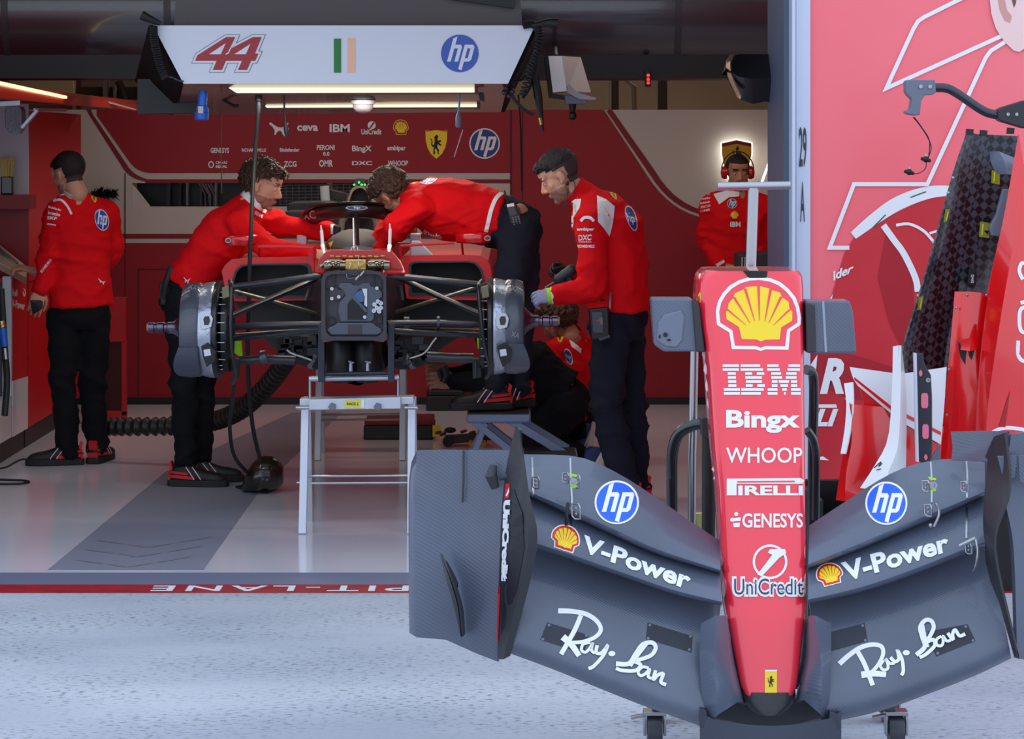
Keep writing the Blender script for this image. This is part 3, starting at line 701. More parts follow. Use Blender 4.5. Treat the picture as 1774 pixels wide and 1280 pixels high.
def script(tgt, T):
    """hand written brand lettering drawn with strokes; T maps the left wing's pixels"""
    a = Art(); lay = iter(range(20)); S = lambda P, w: a.stroke([T(*p) for p in P], w, 0, next(lay)*.5, 6)
    S([(967, 1058), (990, 1059), (1015, 1064), (1033, 1076), (1040, 1091), (1030, 1104), (1008, 1112), (986, 1113)], lambda t: 9-3*t)
    S([(1006, 1066), (996, 1090), (984, 1112), (972, 1133)], 8); S([(975, 1103), (990, 1117), (1003, 1136)], lambda t: 12-3*t)
    S([(1022, 1113), (1010, 1116), (1007, 1126), (1014, 1130), (1022, 1122), (1026, 1114), (1024, 1126), (1030, 1132)], 5)
    S([(1034, 1118), (1032, 1130), (1040, 1132), (1048, 1124), (1052, 1118), (1044, 1136), (1028, 1154), (1019, 1158)], 6)
    a.disc((T(1058, 1132)[0]-5, T(1058, 1132)[1]-4, T(1058, 1132)[0]+7, T(1058, 1132)[1]+5), 0)
    S([(1066, 1150), (1088, 1150), (1100, 1133), (1112, 1117), (1128, 1114), (1134, 1123), (1126, 1136), (1104, 1144), (1098, 1146), (1108, 1152), (1100, 1162), (1078, 1162), (1066, 1158)], lambda t: 8-2*t); S([(1118, 1116), (1104, 1134), (1090, 1154)], 7)
    S([(1122, 1158), (1112, 1156), (1104, 1164), (1108, 1171), (1116, 1168), (1124, 1160), (1121, 1172), (1127, 1176)], 5)
    S([(1134, 1162), (1130, 1178), (1138, 1170), (1147, 1168), (1143, 1182), (1152, 1187)], 6)
    project('lettering', a, [WHITE], tgt, target=tgt, grid=12, lift=0.002)
def aff(src, dst):
    """affine map of the plane from three points"""
    A = np.array([[p[0], p[1], 1] for p in src]); X = np.linalg.solve(A, np.array(dst, float))
    return lambda x, y: tuple(np.array([x, y, 1]) @ X)
SCR = [(967, 1058), (972, 1133), (1152, 1187)]
def dark_pad(tgt, P):
    a = Art().poly(P, 0); p = project('cover_pad', a, [mat('dark cover pad', (34, 38, 50), 0.5)], tgt, target=tgt, grid=14, lift=0.0012)
    a = Art(); n = len(P)
    for x, y in P:
        c = (sum(q[0] for q in P)/n, sum(q[1] for q in P)/n); x += (c[0]-x)*.1; y += (c[1]-y)*.18
        with a: a.disc((x-2.5, y-2.5, x+2.5, y+2.5), 0, 1, 10)
    project('screw', a, [GREY], p, target=tgt, lift=0.002)
dark_pad(mpl, [(948, 1078), (1020, 1100), (1012, 1132), (936, 1108)]); dark_pad(mpl, [(1122, 1078), (1200, 1102), (1198, 1130), (1119, 1106)])
dark_pad(mpr, [(1424, 1098), (1498, 1079), (1503, 1110), (1427, 1131)]); dark_pad(mpr, [(1600, 1095), (1676, 1081), (1690, 1110), (1622, 1137)])
script(mpl, aff(SCR, [(967, 1058), (972, 1133), (1154, 1186)])); script(mpr, aff(SCR, [(1454, 1150), (1512, 1187), (1672, 1098)]))
# end plates
def plate(name, cols, m, th=0.01, n=16):
    """cols = outlines (pixel x, y, distance) from top to bottom, side by side"""
    C = [spline(c, 6) for c in cols]; R = []
    for c in C: R.append([c[int(round(i*(len(c)-1)/(n-1)))] for i in range(n)])
    g = [[W(R[j][i].x, R[j][i].y, R[j][i].z) for j in range(len(R))] for i in range(n)]
    return MB().sheet(g, th).build(name, m, root, smooth=50)
epl = plate('end_plate', [[(713, 800, 7.33), (708, 850, 7.33), (708, 1000, 7.33), (709, 1096, 7.33)], [(722, 780, 7.27), (720, 850, 7.27), (720, 1000, 7.27), (722, 1104, 7.27)], [(770, 779, 7.24), (768, 880, 7.23), (768, 1000, 7.23), (772, 1108, 7.23)], [(830, 780, 7.22), (826, 900, 7.21), (824, 1000, 7.20), (828, 1133, 7.2)], [(898, 780, 7.2), (876, 850, 7.2), (864, 1000, 7.18), (862, 1146, 7.18)]], CARBON_G, 0.012)
fin = plate('end_plate_fin', [[(893, 738, 7.16), (874, 830, 7.17), (866, 950, 7.17), (862, 1140, 7.17)], [(897, 740, 7.13), (884, 840, 7.12), (880, 960, 7.12), (866, 1142, 7.16)], [(900, 745, 7.10), (906, 850, 7.06), (914, 950, 7.06), (872, 1142, 7.14)], [(905, 768, 7.10), (916, 850, 7.07), (930, 950, 7.07), (884, 1136, 7.14)]], CARBON_D, 0.008)
a = Art(); a.poly([(878, 842), (890, 848), (905, 890), (908, 950), (896, 1020), (868, 1100), (866, 1000), (870, 900)], 0)
a.__enter__(); a.text('UniCredit', [(884, 866), (879, 1008), (868, 1006), (872, 866)], 1, 2, 0.08); a.text('UniCredit', [(883, 868), (878.5, 1006), (869, 1004), (873, 868)], 0, 3, 0.0); a.text('UniCredit', [(883, 868), (878.5, 1006), (869, 1004), (873, 868)], 1, 4, 0.02)
a.__exit__(); a.poly([(876, 838), (883, 838), (882, 862), (874, 864)], 2, 2); a.poly([(876, 858), (882, 844), (882, 852), (878, 860)], 1, 3); a.poly([(863, 1015), (866.5, 1015), (862.8, 1110), (860, 1110)], 2, 2)
project('lettering', a, [mat('black decal', (24, 22, 34), 0.4), WHITE, mat('logo red', (222, 30, 30), 0.4)], fin, target=[fin, epl], grid=8, lift=0.002)
stk = MB().tube([W(866, 827, 7.17), W(884, 825, 7.16)], 0.009, 10); stk.tube([W(855, 806, 7.17), W(851, 825, 7.16), W(858, 845, 7.17)], [0.010, 0.017, 0.012], 12, flat=0.6, axis=(1, 0, 0))
stk.build('sensor_pod', CARBON_D, root)
dv = plate('dive_plane', [[(762, 958, 7.19), (772, 1000, 7.14), (786, 1050, 7.12), (798, 1103, 7.16)], [(768, 962, 7.18), (782, 1000, 7.12), (796, 1050, 7.10), (802, 1103, 7.15)], [(772, 975, 7.2), (788, 1005, 7.2), (802, 1050, 7.2), (806, 1098, 7.2)]], CARBON_D, 0.006)
rl = MB().tube([W(803, 780, 7.215), W(803, 830, 7.205), W(801, 870, 7.205)], 0.003, 8); rl.build('edge_strip', CARBON_D, root)
epr = plate('end_plate', [[(1752, 752, 7.12), (1740, 850, 7.12), (1756, 950, 7.12), (1762, 1140, 7.12)], [(1790, 748, 7.16), (1790, 850, 7.16), (1790, 1000, 7.16), (1790, 1146, 7.16)], [(1900, 748, 7.3), (1900, 850, 7.3), (1900, 1000, 7.3), (1900, 1146, 7.3)]], CARBON_G, 0.012)
fnr = plate('end_plate_fin', [[(1712, 790, 7.20), (1708, 830, 7.17), (1706, 940, 7.14), (1756, 1135, 7.12)], [(1722, 756, 7.16), (1736, 850, 7.10), (1714, 950, 7.08), (1762, 1140, 7.10)], [(1740, 750, 7.10), (1748, 850, 7.08), (1722, 950, 7.06), (1766, 1142, 7.10)]], CARBON_D, 0.008)
crn = plate('end_plate_corner', [[(1647, 748, 7.34), (1650, 775, 7.34), (1648, 798, 7.34)], [(1700, 746, 7.3), (1700, 775, 7.28), (1696, 798, 7.27)], [(1745, 747, 7.2), (1738, 775, 7.2), (1716, 800, 7.2)]], CARBON_G, 0.008)
pst = MB().slab([(1728, 790), (1764, 788), (1758, 828), (1738, 828)], 7.11, 0.008); pst.slab([(1764, 788), (1800, 790), (1800, 850), (1766, 835)], 7.105, 0.006); pst.build('joined_panel', CARBON_G, epr, smooth=0, bevel=0.002)
# hinge lines, brackets, latches
def hinge(tgt, segs, br, lat):
    a = Art()
    for s in segs:
        with a: a.stroke(s, 3.2, 0, 0, 4)
    project('hinge_line', a, [STEEL], tgt, target=tgt, grid=10, lift=0.003)
    for (x, y, w_, h_) in br:
        mb = MB(); p = W(x, y, 7.19)
        mb.tube([W(x-w_, y-h_, 7.195), W(x+w_*.6, y-h_, 7.185), W(x+w_, y-h_*.5, 7.18), W(x+w_, y+h_, 7.185), W(x-w_*.2, y+h_, 7.19), W(x-w_, y+h_*.6, 7.195)], 0.0028, 8, loop=True); mb.ell(W(x, y-h_*.4, 7.19), .004, .004, .004, None, 0, 8, 6); mb.ell(W(x, y+h_*.3, 7.19), .004, .004, .004, None, 0, 8, 6)
        mb.build('hinge_bracket', STEEL, tgt)
    for (x, y) in lat:
        mb = MB().lathe(W(x, y, 7.20), (0, -1, 0), [(0, .012), (.02, .011), (.02, .006), (.012, .005)], 16)
        mb.slab([(x-7, y-13), (x+7, y-10), (x+6, y-7), (x-5, y-9)], 7.185, .006, 1); mb.slab([(x-5, y+9), (x+7, y+7), (x+6, y+11), (x-5, y+13)], 7.185, .006, 1)
        mb.build('latch', [STEEL, LIME], tgt)
hinge(tfl, [[(922, 792), (923, 830), (924, 862)], [(988, 793), (989, 830), (991, 870), (990, 885)]], [(928, 836, 6, 10), (980, 828, 5, 9), (1000, 834, 5, 11)], [(993, 833)])
hinge(fpl, [[(925, 895), (926, 940)], [(986, 880), (990, 910)]], [(998, 886, 7, 13)], [])
hinge(tfr, [[(1612, 796), (1614, 830), (1614, 870)], [(1674, 796), (1676, 830), (1675, 862)]], [(1670, 843, 5, 9), (1604, 842, 6, 9), (1608, 884, 6, 10)], [(1615, 839)])
hinge(fpr, [[(1675, 878), (1674, 932)]], [(1678, 950, 5, 9)], [])
lv = MB().tube(spline([W(1690, 934, 7.15), W(1694, 955, 7.12), W(1691, 975, 7.12), W(1686, 988, 7.14)], 5), 0.004, 8); lv.tube([W(1662, 945, 7.16), W(1690, 932, 7.15)], .006, 8); lv.build('release_lever', STEEL, fpr)
lv = MB().tube(spline([W(984, 872, 7.2), W(982, 890, 7.17), W(981, 910, 7.17)], 5), 0.005, 8); lv.build('release_lever', BLACK, fpl)
lv = MB().tube(spline([W(1622, 873, 7.2), W(1627, 890, 7.17), W(1618, 912, 7.17)], 5), 0.004, 8); lv.ell(W(1612, 910, 7.17), .006, .006, .006, None, 0, 10, 8); lv.build('release_lever', STEEL, fpr)
# centre section around the nose tip
cs = plate('centre_pylon', [[(1214, 1080, 7.14), (1212, 1130, 7.1), (1216, 1200, 7.08), (1228, 1256, 7.08)], [(1240, 1066, 7.10), (1238, 1130, 7.04), (1240, 1190, 7.02), (1244, 1238, 7.04)], [(1258, 1066, 7.13), (1262, 1130, 7.09), (1268, 1180, 7.06), (1280, 1215, 7.08)], [(1266, 1080, 7.3), (1280, 1150, 7.25), (1288, 1190, 7.2), (1296, 1220, 7.2)]], CARBON_G, 0.01)
cs = plate('centre_pylon', [[(1440, 1080, 7.14), (1440, 1130, 7.1), (1438, 1200, 7.08), (1430, 1250, 7.08)], [(1412, 1066, 7.10), (1420, 1130, 7.05), (1424, 1190, 7.03), (1422, 1238, 7.04)], [(1402, 1066, 7.13), (1404, 1130, 7.09), (1400, 1180, 7.06), (1392, 1212, 7.08)], [(1394, 1080, 7.3), (1388, 1150, 7.25), (1382, 1190, 7.2), (1376, 1216, 7.2)]], CARBON_G, 0.01)
bs = MB().slab([(1238, 1236), (1262, 1216), (1400, 1210), (1428, 1238), (1428, 1262), (1238, 1262)], 7.22, 0.06); bs.build('centre_plane', CARBON_D, root, smooth=0)
bp = MB(); g = []
for i in range(13):
    x = 1212+(1458-1212)*i/12; q = math.sin(math.pi*i/12); g.append([W(x, 1240+17*q-8*(i in (0, 12)), 7.06-.05*q), W(x, 1282, 7.05-.05*q)])
bp.sheet(g, .05); bp.slab([(1213, 1228), (1224, 1230), (1226, 1262), (1212, 1260)], 7.05, .03); bp.slab([(1437, 1232), (1452, 1238), (1456, 1262), (1436, 1262)], 7.05, .03)
bp.build('tip_cradle', mat('dark blue grey composite', (44, 50, 66), 0.45), root, bevel=0.002)

# trolley behind the nose: T bar, poles, black bow, base frame on castors
tro = thing('wing_trolley', 'steel wheeled stand with T-bar pole and black hoop behind the red nose', 'trolley', (W(1300, 0, 7.75).x, 7.8, 0))
D = 7.78
tb = MB().tube([W(1243, 323, D), W(1369, 321, D)], 0.0125, 16); tb.build('handle_bar', STEEL, tro)
tb = MB().tube([W(1305, 326, D), W(1300, 480, D), (W(1300, 0, D).x, D, 0.12)], 0.0165, 16); tb.build('pole', STEEL, tro)
tb = MB().tube([W(1203, 605, D), W(1199, 800, D), (W(1197, 0, D).x, D, 0.12)], 0.0125, 16); tb.build('pole', STEEL, tro)
bow = spline([W(1240, 736, 7.7), W(1205, 736, 7.72), W(1176, 752, 7.74), W(1165, 785, 7.76), W(1164, 830, 7.78)], 6)+[V((W(1164, 0, 7.78).x, 7.78, 0.12))]
MB().tube(bow, 0.017, 14).build('bumper_hoop', mat('black tube', (22, 23, 26), 0.25, coat=0.6), tro)
bow = spline([W(1396, 640, 7.7), W(1408, 648, 7.72), W(1410, 690, 7.74), W(1408, 760, 7.76)], 6)+[V((W(1406, 0, 7.78).x, 7.78, 0.12))]
bo = MB().tube(bow, 0.015, 14); bo.tube(spline([W(1398, 745, 7.6), W(1410, 765, 7.62), W(1414, 800, 7.64), W(1413, 900, 7.66)], 6), 0.012, 12); bo.build('bumper_hoop', mat('black tube', (22, 23, 26), 0.25, coat=0.6), tro)
bo = MB().tube([W(1228, 740, 7.7), (W(1226, 0, 7.7).x, 7.7, 0.12)], 0.02, 14); bo.build('upright', RUBBER, tro)
bo = MB().slab([(1214, 725), (1236, 718), (1240, 745), (1232, 762), (1216, 758)], 7.64, 0.08); bo.build('clamp', CARBON_D, tro, smooth=0, bevel=0.004)
bo = MB().slab([(1206, 890), (1217, 890), (1217, 925), (1206, 925)], 7.79, 0.03); bo.build('yellow_tag', mat('pale yellow tag', (206, 200, 120), 0.5), tro, smooth=0)
fb = MB()
for dd in (7.78, 8.1): fb.box(W(1130, 0, dd).x, W(1550, 0, dd).x, dd-0.02, dd+0.02, 0.105, 0.135)
for x in (1200, 1410): fb.box(W(x, 0, 7.8).x-.02, W(x, 0, 7.8).x+.02, 7.8, 8.1, 0.105, 0.135)
fb.build('base_frame', GUN, tro, smooth=0, bevel=0.003)
for x, dd in ((1134, 7.78), (1552, 7.78), (1140, 8.1), (1540, 8.1)):
    p = W(x, 0, dd); p.z = 0
    c = MB(); c.obox(p+V((-0.03, 0, 0.068)), (0.004, 0, 0), (0, 0.02, 0), (0, 0, 0.035)); c.obox(p+V((0.03, 0, 0.068)), (0.004, 0, 0), (0, 0.02, 0), (0, 0, 0.035)); c.obox(p+V((0, 0, 0.100)), (0.034, 0, 0), (0, 0.03, 0), (0, 0, 0.006)); c.obox(p+V((-0.05, -0.01, 0.09)), (0.022, 0, 0.004), (0, 0.012, 0), (0, 0, 0.004))
    k = c.build('castor', STEEL, tro, bevel=0.002)
    MB().lathe(p+V((-0.022, 0, 0.045)), (1, 0, 0), [(0, .03), (0, .043), (.006, .045), (.038, .045), (.044, .043), (.044, .03)], 24).build('wheel', mat('grey wheel', (70, 72, 80), 0.5), k)

# ------------------------------------------------------------ bodywork rack at the right
rk = thing('pit_arm', 'curved black tube arm with grey clamp head in front of the pink poster wall', 'arm', (W(1774, 0, 9.6).x, 9.6, 0.0))
D = 9.6
MB().tube(spline([W(1618, 152, D), W(1640, 153, D), W(1660, 163, D), W(1700, 190, D), W(1722, 198, D), W(1745, 200, D)], 6), 0.017, 16).build('arm_tube', mat('dark blue grey tube', (40, 44, 56), 0.35, coat=0.3), rk)
h = MB().slab([(1569, 140), (1575, 138), (1620, 138), (1622, 160), (1616, 164), (1602, 165), (1596, 175), (1594, 199), (1584, 200), (1569, 197), (1569, 192), (1577, 190), (1580, 172), (1572, 164), (1569, 158)], D-0.03, 0.06)
hd = h.build('clamp_head', GREY, rk, smooth=0, bevel=0.004)
for x in (1595, 1611): MB().lathe(W(x, 150, D-0.03), (0, -1, 0), [(0, .007), (.006, .007), (.006, .003), (.002, .003)], 14).build('bolt', STEEL, hd)
h = MB().slab([(1729, 190), (1736, 186), (1774, 174), (1830, 170), (1830, 225), (1774, 222), (1734, 210), (1729, 206)], D-0.03, 0.07)
hd = h.build('arm_joint', mat('black joint', (40, 42, 48), 0.45), rk, smooth=0, bevel=0.004)
for x in (1746, 1761): MB().lathe(W(x, 198, D-0.03), (0, -1, 0), [(0, .006), (.006, .006), (.006, .003), (.002, .003)], 14).build('bolt', STEEL, hd)
MB().tube([W(1815, 215, D+0.03), (W(1815, 0, D).x, D+0.03, 0.0)], 0.03, 14).build('post', GUN, rk)
cb = MB().tube(spline([W(1582, 203, D), W(1592, 215, D), W(1606, 236, D), W(1613, 255, D), W(1608, 274, D)], 6), 0.0022, 6)
cb.tube(spline([W(1584, 203, D), W(1598, 222, D), W(1610, 243, D), W(1609, 270, D)], 6), 0.0018, 6); cb.tube(spline([W(1605, 280, D), W(1603, 292, D), W(1592, 300, D), W(1578, 301, D)], 6), 0.0018, 6)
for x, y in ((1604, 276), (1575, 298)): cb.ell(W(x, y, D), .012, .012, .012, None, 0, 10, 8); cb.capsule(W(x-6, y-1, D), W(x+6, y+2, D), .007, .007, 8); cb.capsule(W(x, y-8, D), W(x, y, D), .004, .004, 8, 1)
cc = cb.build('cable_pair', [BLACK, STEEL], rk)

def checker():
    m = bpy.data.materials.new('checker carbon'); m.use_nodes = True; nt = m.node_tree; b = nt.nodes['Principled BSDF']
    tc = nt.nodes.new('ShaderNodeTexCoord'); mp = nt.nodes.new('ShaderNodeMapping'); ck = nt.nodes.new('ShaderNodeTexChecker')
    mp.inputs['Rotation'].default_value = (0, math.radians(40), 0); mp.inputs['Location'].default_value = (0.01, 0.011, 0.013)
    ck.inputs['Scale'].default_value = 42; ck.inputs['Color1'].default_value = rgb(66, 70, 80); ck.inputs['Color2'].default_value = rgb(18, 19, 24)
    nt.links.new(tc.outputs['Object'], mp.inputs[0]); nt.links.new(mp.outputs[0], ck.inputs[0]); nt.links.new(ck.outputs[0], b.inputs['Base Color'])
    b.inputs['Roughness'].default_value = 0.35; b.inputs['Coat Weight'].default_value = 0.3
    return m
CHK = checker()
eng = thing('engine_cover', 'tall red engine cover with checkered carbon inside standing at the right edge', 'car bodywork', (W(1680, 0, 9.1).x, 9.1, 0.0))
def panel(name, cols, m, parent, th=0.006, n=14):
    C = [spline(c, 6) for c in cols]; R = [[c[int(round(i*(len(c)-1)/(n-1)))] for i in range(n)] for c in C]
    return MB().sheet([[W(R[j][i].x, R[j][i].y, R[j][i].z) for j in range(len(R))] for i in range(n)], th).build(name, m, parent, smooth=50)
chk = panel('inner_skin', [[(1678, 226, 9.1), (1650, 310, 9.1), (1612, 450, 9.1), (1566, 600, 9.1), (1563, 650, 9.1)], [(1690, 232, 9.14), (1662, 320, 9.15), (1626, 450, 9.16), (1586, 600, 9.16), (1580, 655, 9.16)], [(1724, 234, 9.2), (1706, 320, 9.22), (1672, 450, 9.24), (1640, 600, 9.24), (1630, 700, 9.24)], [(1766, 236, 9.2), (1752, 320, 9.22), (1722, 450, 9.22), (1690, 600, 9.2), (1680, 700, 9.2)]], CHK, eng)
for x, y in ((1681, 226), (1705, 228), (1752, 224)): MB().slab([(x-5, y-3), (x+6, y-2), (x+5, y+8), (x-6, y+8)], 9.09, .03).build('fixing_tab', BLACK, eng, smooth=0)
for x, y in ((1651, 308), (1643, 334), (1616, 420), (1590, 512), (1565, 640)): MB().ell(W(x, y, 9.09), .006, .006, .006, None, 0, 8, 6).build('rivet', STEEL, eng)
for P in ([(1718, 294), (1732, 298), (1732, 320), (1717, 317)], [(1698, 384), (1714, 386), (1713, 412), (1696, 410)], [(1638, 362), (1646, 362), (1640, 385), (1634, 385)], [(1592, 512), (1600, 512), (1596, 537), (1589, 537)]):
    a = Art().poly(P, 0).poly([(P[0][0]+4, P[0][1]+4), (P[0][0]+6, P[0][1]+4), (P[3][0]+6, P[3][1]-3), (P[3][0]+4, P[3][1]-3)], 1, 1)
    project('yellow_patch', a, [mat('yellow foil', (150, 150, 20), 0.35), mat('bright foil edge', (230, 226, 90), 0.4)], chk, target=chk, grid=8, lift=0.003)
gb = panel('grey_bracket', [[(1714, 262, 9.12), (1718, 285, 9.1), (1728, 302, 9.1)], [(1730, 262, 9.06), (1738, 276, 9.04), (1745, 302, 9.05)], [(1765, 276, 9.1), (1764, 290, 9.08), (1762, 303, 9.1)]], GREY, eng, .012)
lv = MB().slab([(1738, 327), (1752, 328), (1746, 370), (1744, 398), (1732, 410), (1718, 408), (1714, 394), (1726, 372)], 9.1, .03); lv.build('grey_lever', GREY, eng, smooth=0, bevel=.004)
lb = MB().slab([(1679, 466), (1692, 468), (1690, 495), (1676, 493)], 9.19, .02); lb.build('label_clip', BLACK, eng, smooth=0, bevel=.002)
a = Art().text('DNG', [(1687, 476), (1687, 490), (1682, 490), (1682, 476)], 0); project('lettering', a, [WHITE], eng, d=9.185)
REDP = mat('glossy red bodywork', (226, 10, 16), 0.22, coat=1.0)
ip = panel('inner_flange', [[(1654, 505, 9.08), (1646, 600, 9.06), (1636, 700, 9.06), (1628, 795, 9.06)], [(1680, 505, 9.05), (1676, 600, 9.03), (1668, 700, 9.03), (1660, 795, 9.03)], [(1712, 508, 9.06), (1700, 600, 9.04), (1692, 700, 9.02), (1690, 795, 9.02)]], REDP, eng)
dk = MB().slab([(1659, 590), (1664, 618), (1672, 632), (1684, 622), (1690, 602), (1680, 606), (1670, 605)], 9.03, .006); dk.build('air_scoop_slot', BLACK, ip, smooth=0)
so = panel('air_scoop', [[(1666, 588, 9.03), (1664, 606, 9.02)], [(1682, 585, 8.99), (1680, 608, 8.98)], [(1692, 560, 9.02), (1694, 605, 9.0)]], REDP, eng)
op = panel('outer_skin', [[(1764, 232, 9.05), (1742, 360, 9.0), (1712, 508, 9.0), (1698, 650, 8.98), (1692, 800, 8.98)], [(1776, 300, 8.99), (1756, 420, 8.94), (1732, 560, 8.9), (1712, 700, 8.9), (1706, 800, 8.9)], [(1850, 330, 9.06), (1850, 430, 9.02), (1850, 560, 9.0), (1850, 700, 9.0), (1850, 800, 9.0)], [(1930, 330, 9.3), (1930, 430, 9.3), (1930, 560, 9.3), (1930, 700, 9.3), (1930, 800, 9.3)]], REDP, eng)
a = Art(); 
for x0, y0, x1, y1 in ((1766, 455, 1800, 486), (1764, 528, 1800, 576), (1761, 582, 1800, 628)): pass
for P in ([(1782, 458), (1770, 456), (1766, 470), (1772, 484)], [(1790, 532), (1770, 534), (1766, 552), (1770, 574), (1790, 576)], [(1764, 590), (1764, 614), (1772, 625), (1790, 626)], [(1768, 525), (1780, 521)], [(1714, 752), (1735, 742), (1760, 742), (1790, 748)]):
    with a: a.stroke(P, 6.5, 0)
a.poly([(1730, 740), (1745, 690), (1750, 676), (1742, 740)], 1)
project('lettering', a, [WHITE, mat('dark red mark', (170, 10, 14), 0.4)], op, target=op, grid=8)
for x, y in ((1657, 533), (1675, 511), (1709, 511), (1669, 604), (1644, 640), (1641, 719), (1632, 749)): MB().ell(W(x, y, 9.04), .005, .005, .005, None, 0, 8, 6).build('rivet', STEEL, ip)
MB().tube([V((W(1700, 0, 9.06).x, 9.06, 0.0)), W(1700, 790, 9.1)], .02, 10).build('support_foot', GUN, eng)

wp_ = thing('bodywork_panel', 'white and red curved bodywork panel standing behind the wing and before the poster', 'car bodywork', (W(1530, 0, 9.0).x, 9.0, 0))
panel('red_skin', [[(1462, 690, 8.95), (1463, 760, 8.95), (1455, 820, 8.95), (1448, 866, 8.95)], [(1474, 700, 8.9), (1476, 760, 8.9), (1466, 820, 8.9), (1464, 868, 8.9)], [(1530, 705, 8.95), (1530, 760, 8.94), (1520, 810, 8.92), (1490, 868, 8.9)], [(1560, 760, 9.0), (1556, 790, 9.0), (1548, 820, 9.0), (1520, 866, 9.0)]], REDP, wp_)
panel('edge_strip', [[(1462, 664, 8.93), (1466, 700, 8.92), (1463, 745, 8.92), (1456, 786, 8.92)], [(1477, 662, 8.91), (1478, 700, 8.9), (1473, 745, 8.9), (1464, 786, 8.9)]], WHITE_P, wp_)
panel('upper_skin', [[(1472, 636, 9.0), (1478, 655, 9.0), (1486, 668, 9.0)], [(1560, 648, 8.97), (1560, 690, 8.97), (1560, 730, 8.97)], [(1640, 636, 9.0), (1636, 700, 9.0), (1630, 770, 9.0)]], WHITE_P, wp_)
a = Art(); a.poly([(1476, 650), (1545, 704), (1630, 748), (1630, 754), (1545, 711), (1478, 656)], 0)
project('red_line', a, [REDP], wp_, target=[o for o in wp_.children if o.name.startswith('upper')], grid=10)
panel('lower_skin', [[(1478, 655, 9.0), (1495, 690, 9.0), (1500, 760, 9.0), (1500, 800, 9.0)], [(1550, 705, 9.0), (1580, 740, 9.0), (1590, 780, 9.0), (1590, 820, 9.0)], [(1635, 740, 9.02), (1632, 760, 9.02), (1630, 790, 9.02), (1630, 820, 9.02)]], REDP, wp_)
panel('white_vane', [[(1547, 600, 8.86), (1545, 680, 8.86), (1538, 760, 8.86), (1516, 805, 8.86), (1490, 845, 8.86)], [(1561, 598, 8.83), (1560, 680, 8.83), (1556, 770, 8.82), (1540, 815, 8.82), (1530, 850, 8.82)], [(1562, 598, 8.9), (1570, 680, 8.88), (1570, 780, 8.88), (1568, 820, 8.88), (1560, 850, 8.88)]], WHITE_P, wp_, .01)
a = Art().stroke([(1511, 806), (1518, 802), (1514, 810), (1526, 800), (1522, 808), (1528, 802)], 1.5, 0).stroke([(1518, 814), (1526, 812)], 1.5, 0)
project('pen_mark', a, [BLACK], wp_, target=[o for o in wp_.children if o.name.startswith('white')], lift=.002)
MB().tube([V((W(1520, 0, 8.95).x, 8.97, 0.0)), W(1520, 860, 8.97)], .02, 10).build('support_foot', GUN, wp_)
ms = thing('slotted_strut', 'narrow black upright strut with pink slots beside the white vane', 'strut', (W(1600, 0, 8.8).x, 8.8, 0))
MB().slab([(1586, 612), (1599, 612), (1602, 630), (1613, 650), (1615, 690), (1615, 780), (1612, 800), (1592, 800), (1588, 740)], 8.8, .03).build('strut_body', mat('black strut', (34, 36, 44), 0.35, coat=0.2), ms, smooth=0, bevel=.003)
MB().slab([(1584, 612), (1588, 612), (1592, 800), (1588, 800)], 8.795, .03).build('pale_edge', ALU_W, ms, smooth=0)
for P in ((1592, 641, 1598, 652), (1596, 681, 1608, 707), (1598, 735, 1609, 760), (1601, 787, 1607, 797)):
    x0, y0, x1, y1 = P; MB().slab([(x0+2, y0), (x1-2, y0), (x1, y0+4), (x1, y1-4), (x1-2, y1), (x0+2, y1), (x0, y1-4), (x0, y0+4)], 8.796, .006).build('pink_slot', mat('pink slot', (230, 112, 140), 0.5), ms, smooth=0)
MB().lathe(W(1607, 658, 8.8), (0, -1, 0), [(0, .008), (.01, .008), (.01, .004), (.004, .003)], 14).build('bolt', STEEL, ms)
MB().slab([(1615, 790), (1628, 770), (1630, 800), (1615, 800)], 8.8, .01).build('corner_bracket', CARBON_G, ms, smooth=0)
MB().tube([V((W(1602, 0, 8.82).x, 8.82, 0.0)), W(1602, 798, 8.82)], .014, 10).build('support_foot', GUN, ms)
cr = thing('panel_crate', 'black open crate at the foot of the poster behind the nose', 'crate', (W(1430, 0, 9.2).x, 9.2, 0))
cm = MB(); zt = W(0, 850, 9.2).z
X0, X1 = W(1406, 0, 9.2).x, W(1500, 0, 9.2).x
cm.box(X0, X1, 9.5, 9.53, 0, zt); cm.box(X0, X0+.03, 9.1, 9.5, 0, zt-.02); cm.box(X1-.03, X1, 9.1, 9.5, 0, zt-.02); cm.box(X0, X1, 9.1, 9.53, 0, .04); cm.box(X0, X1, 9.1, 9.13, 0, zt-.1)
cm.build('crate_box', BLACK, cr, smooth=0, bevel=.004)
# ------------------------------------------------------------ the racing car on its trestles
car = thing('racing_car', 'red open wheel racing car without nose and wheels raised on trestles in the garage', 'racing car', (W(612, 0, 12.6).x, 12.6, 0.0))
def P3(x, y, d): return W(x, y, d)
BULK = mat('dark bulkhead', (62, 56, 62), 0.5, bump=('noise', 90, 0.1)); BULK2 = mat('blue grey plate', (72, 80, 92), 0.4, coat=0.2)
D0 = 12.0
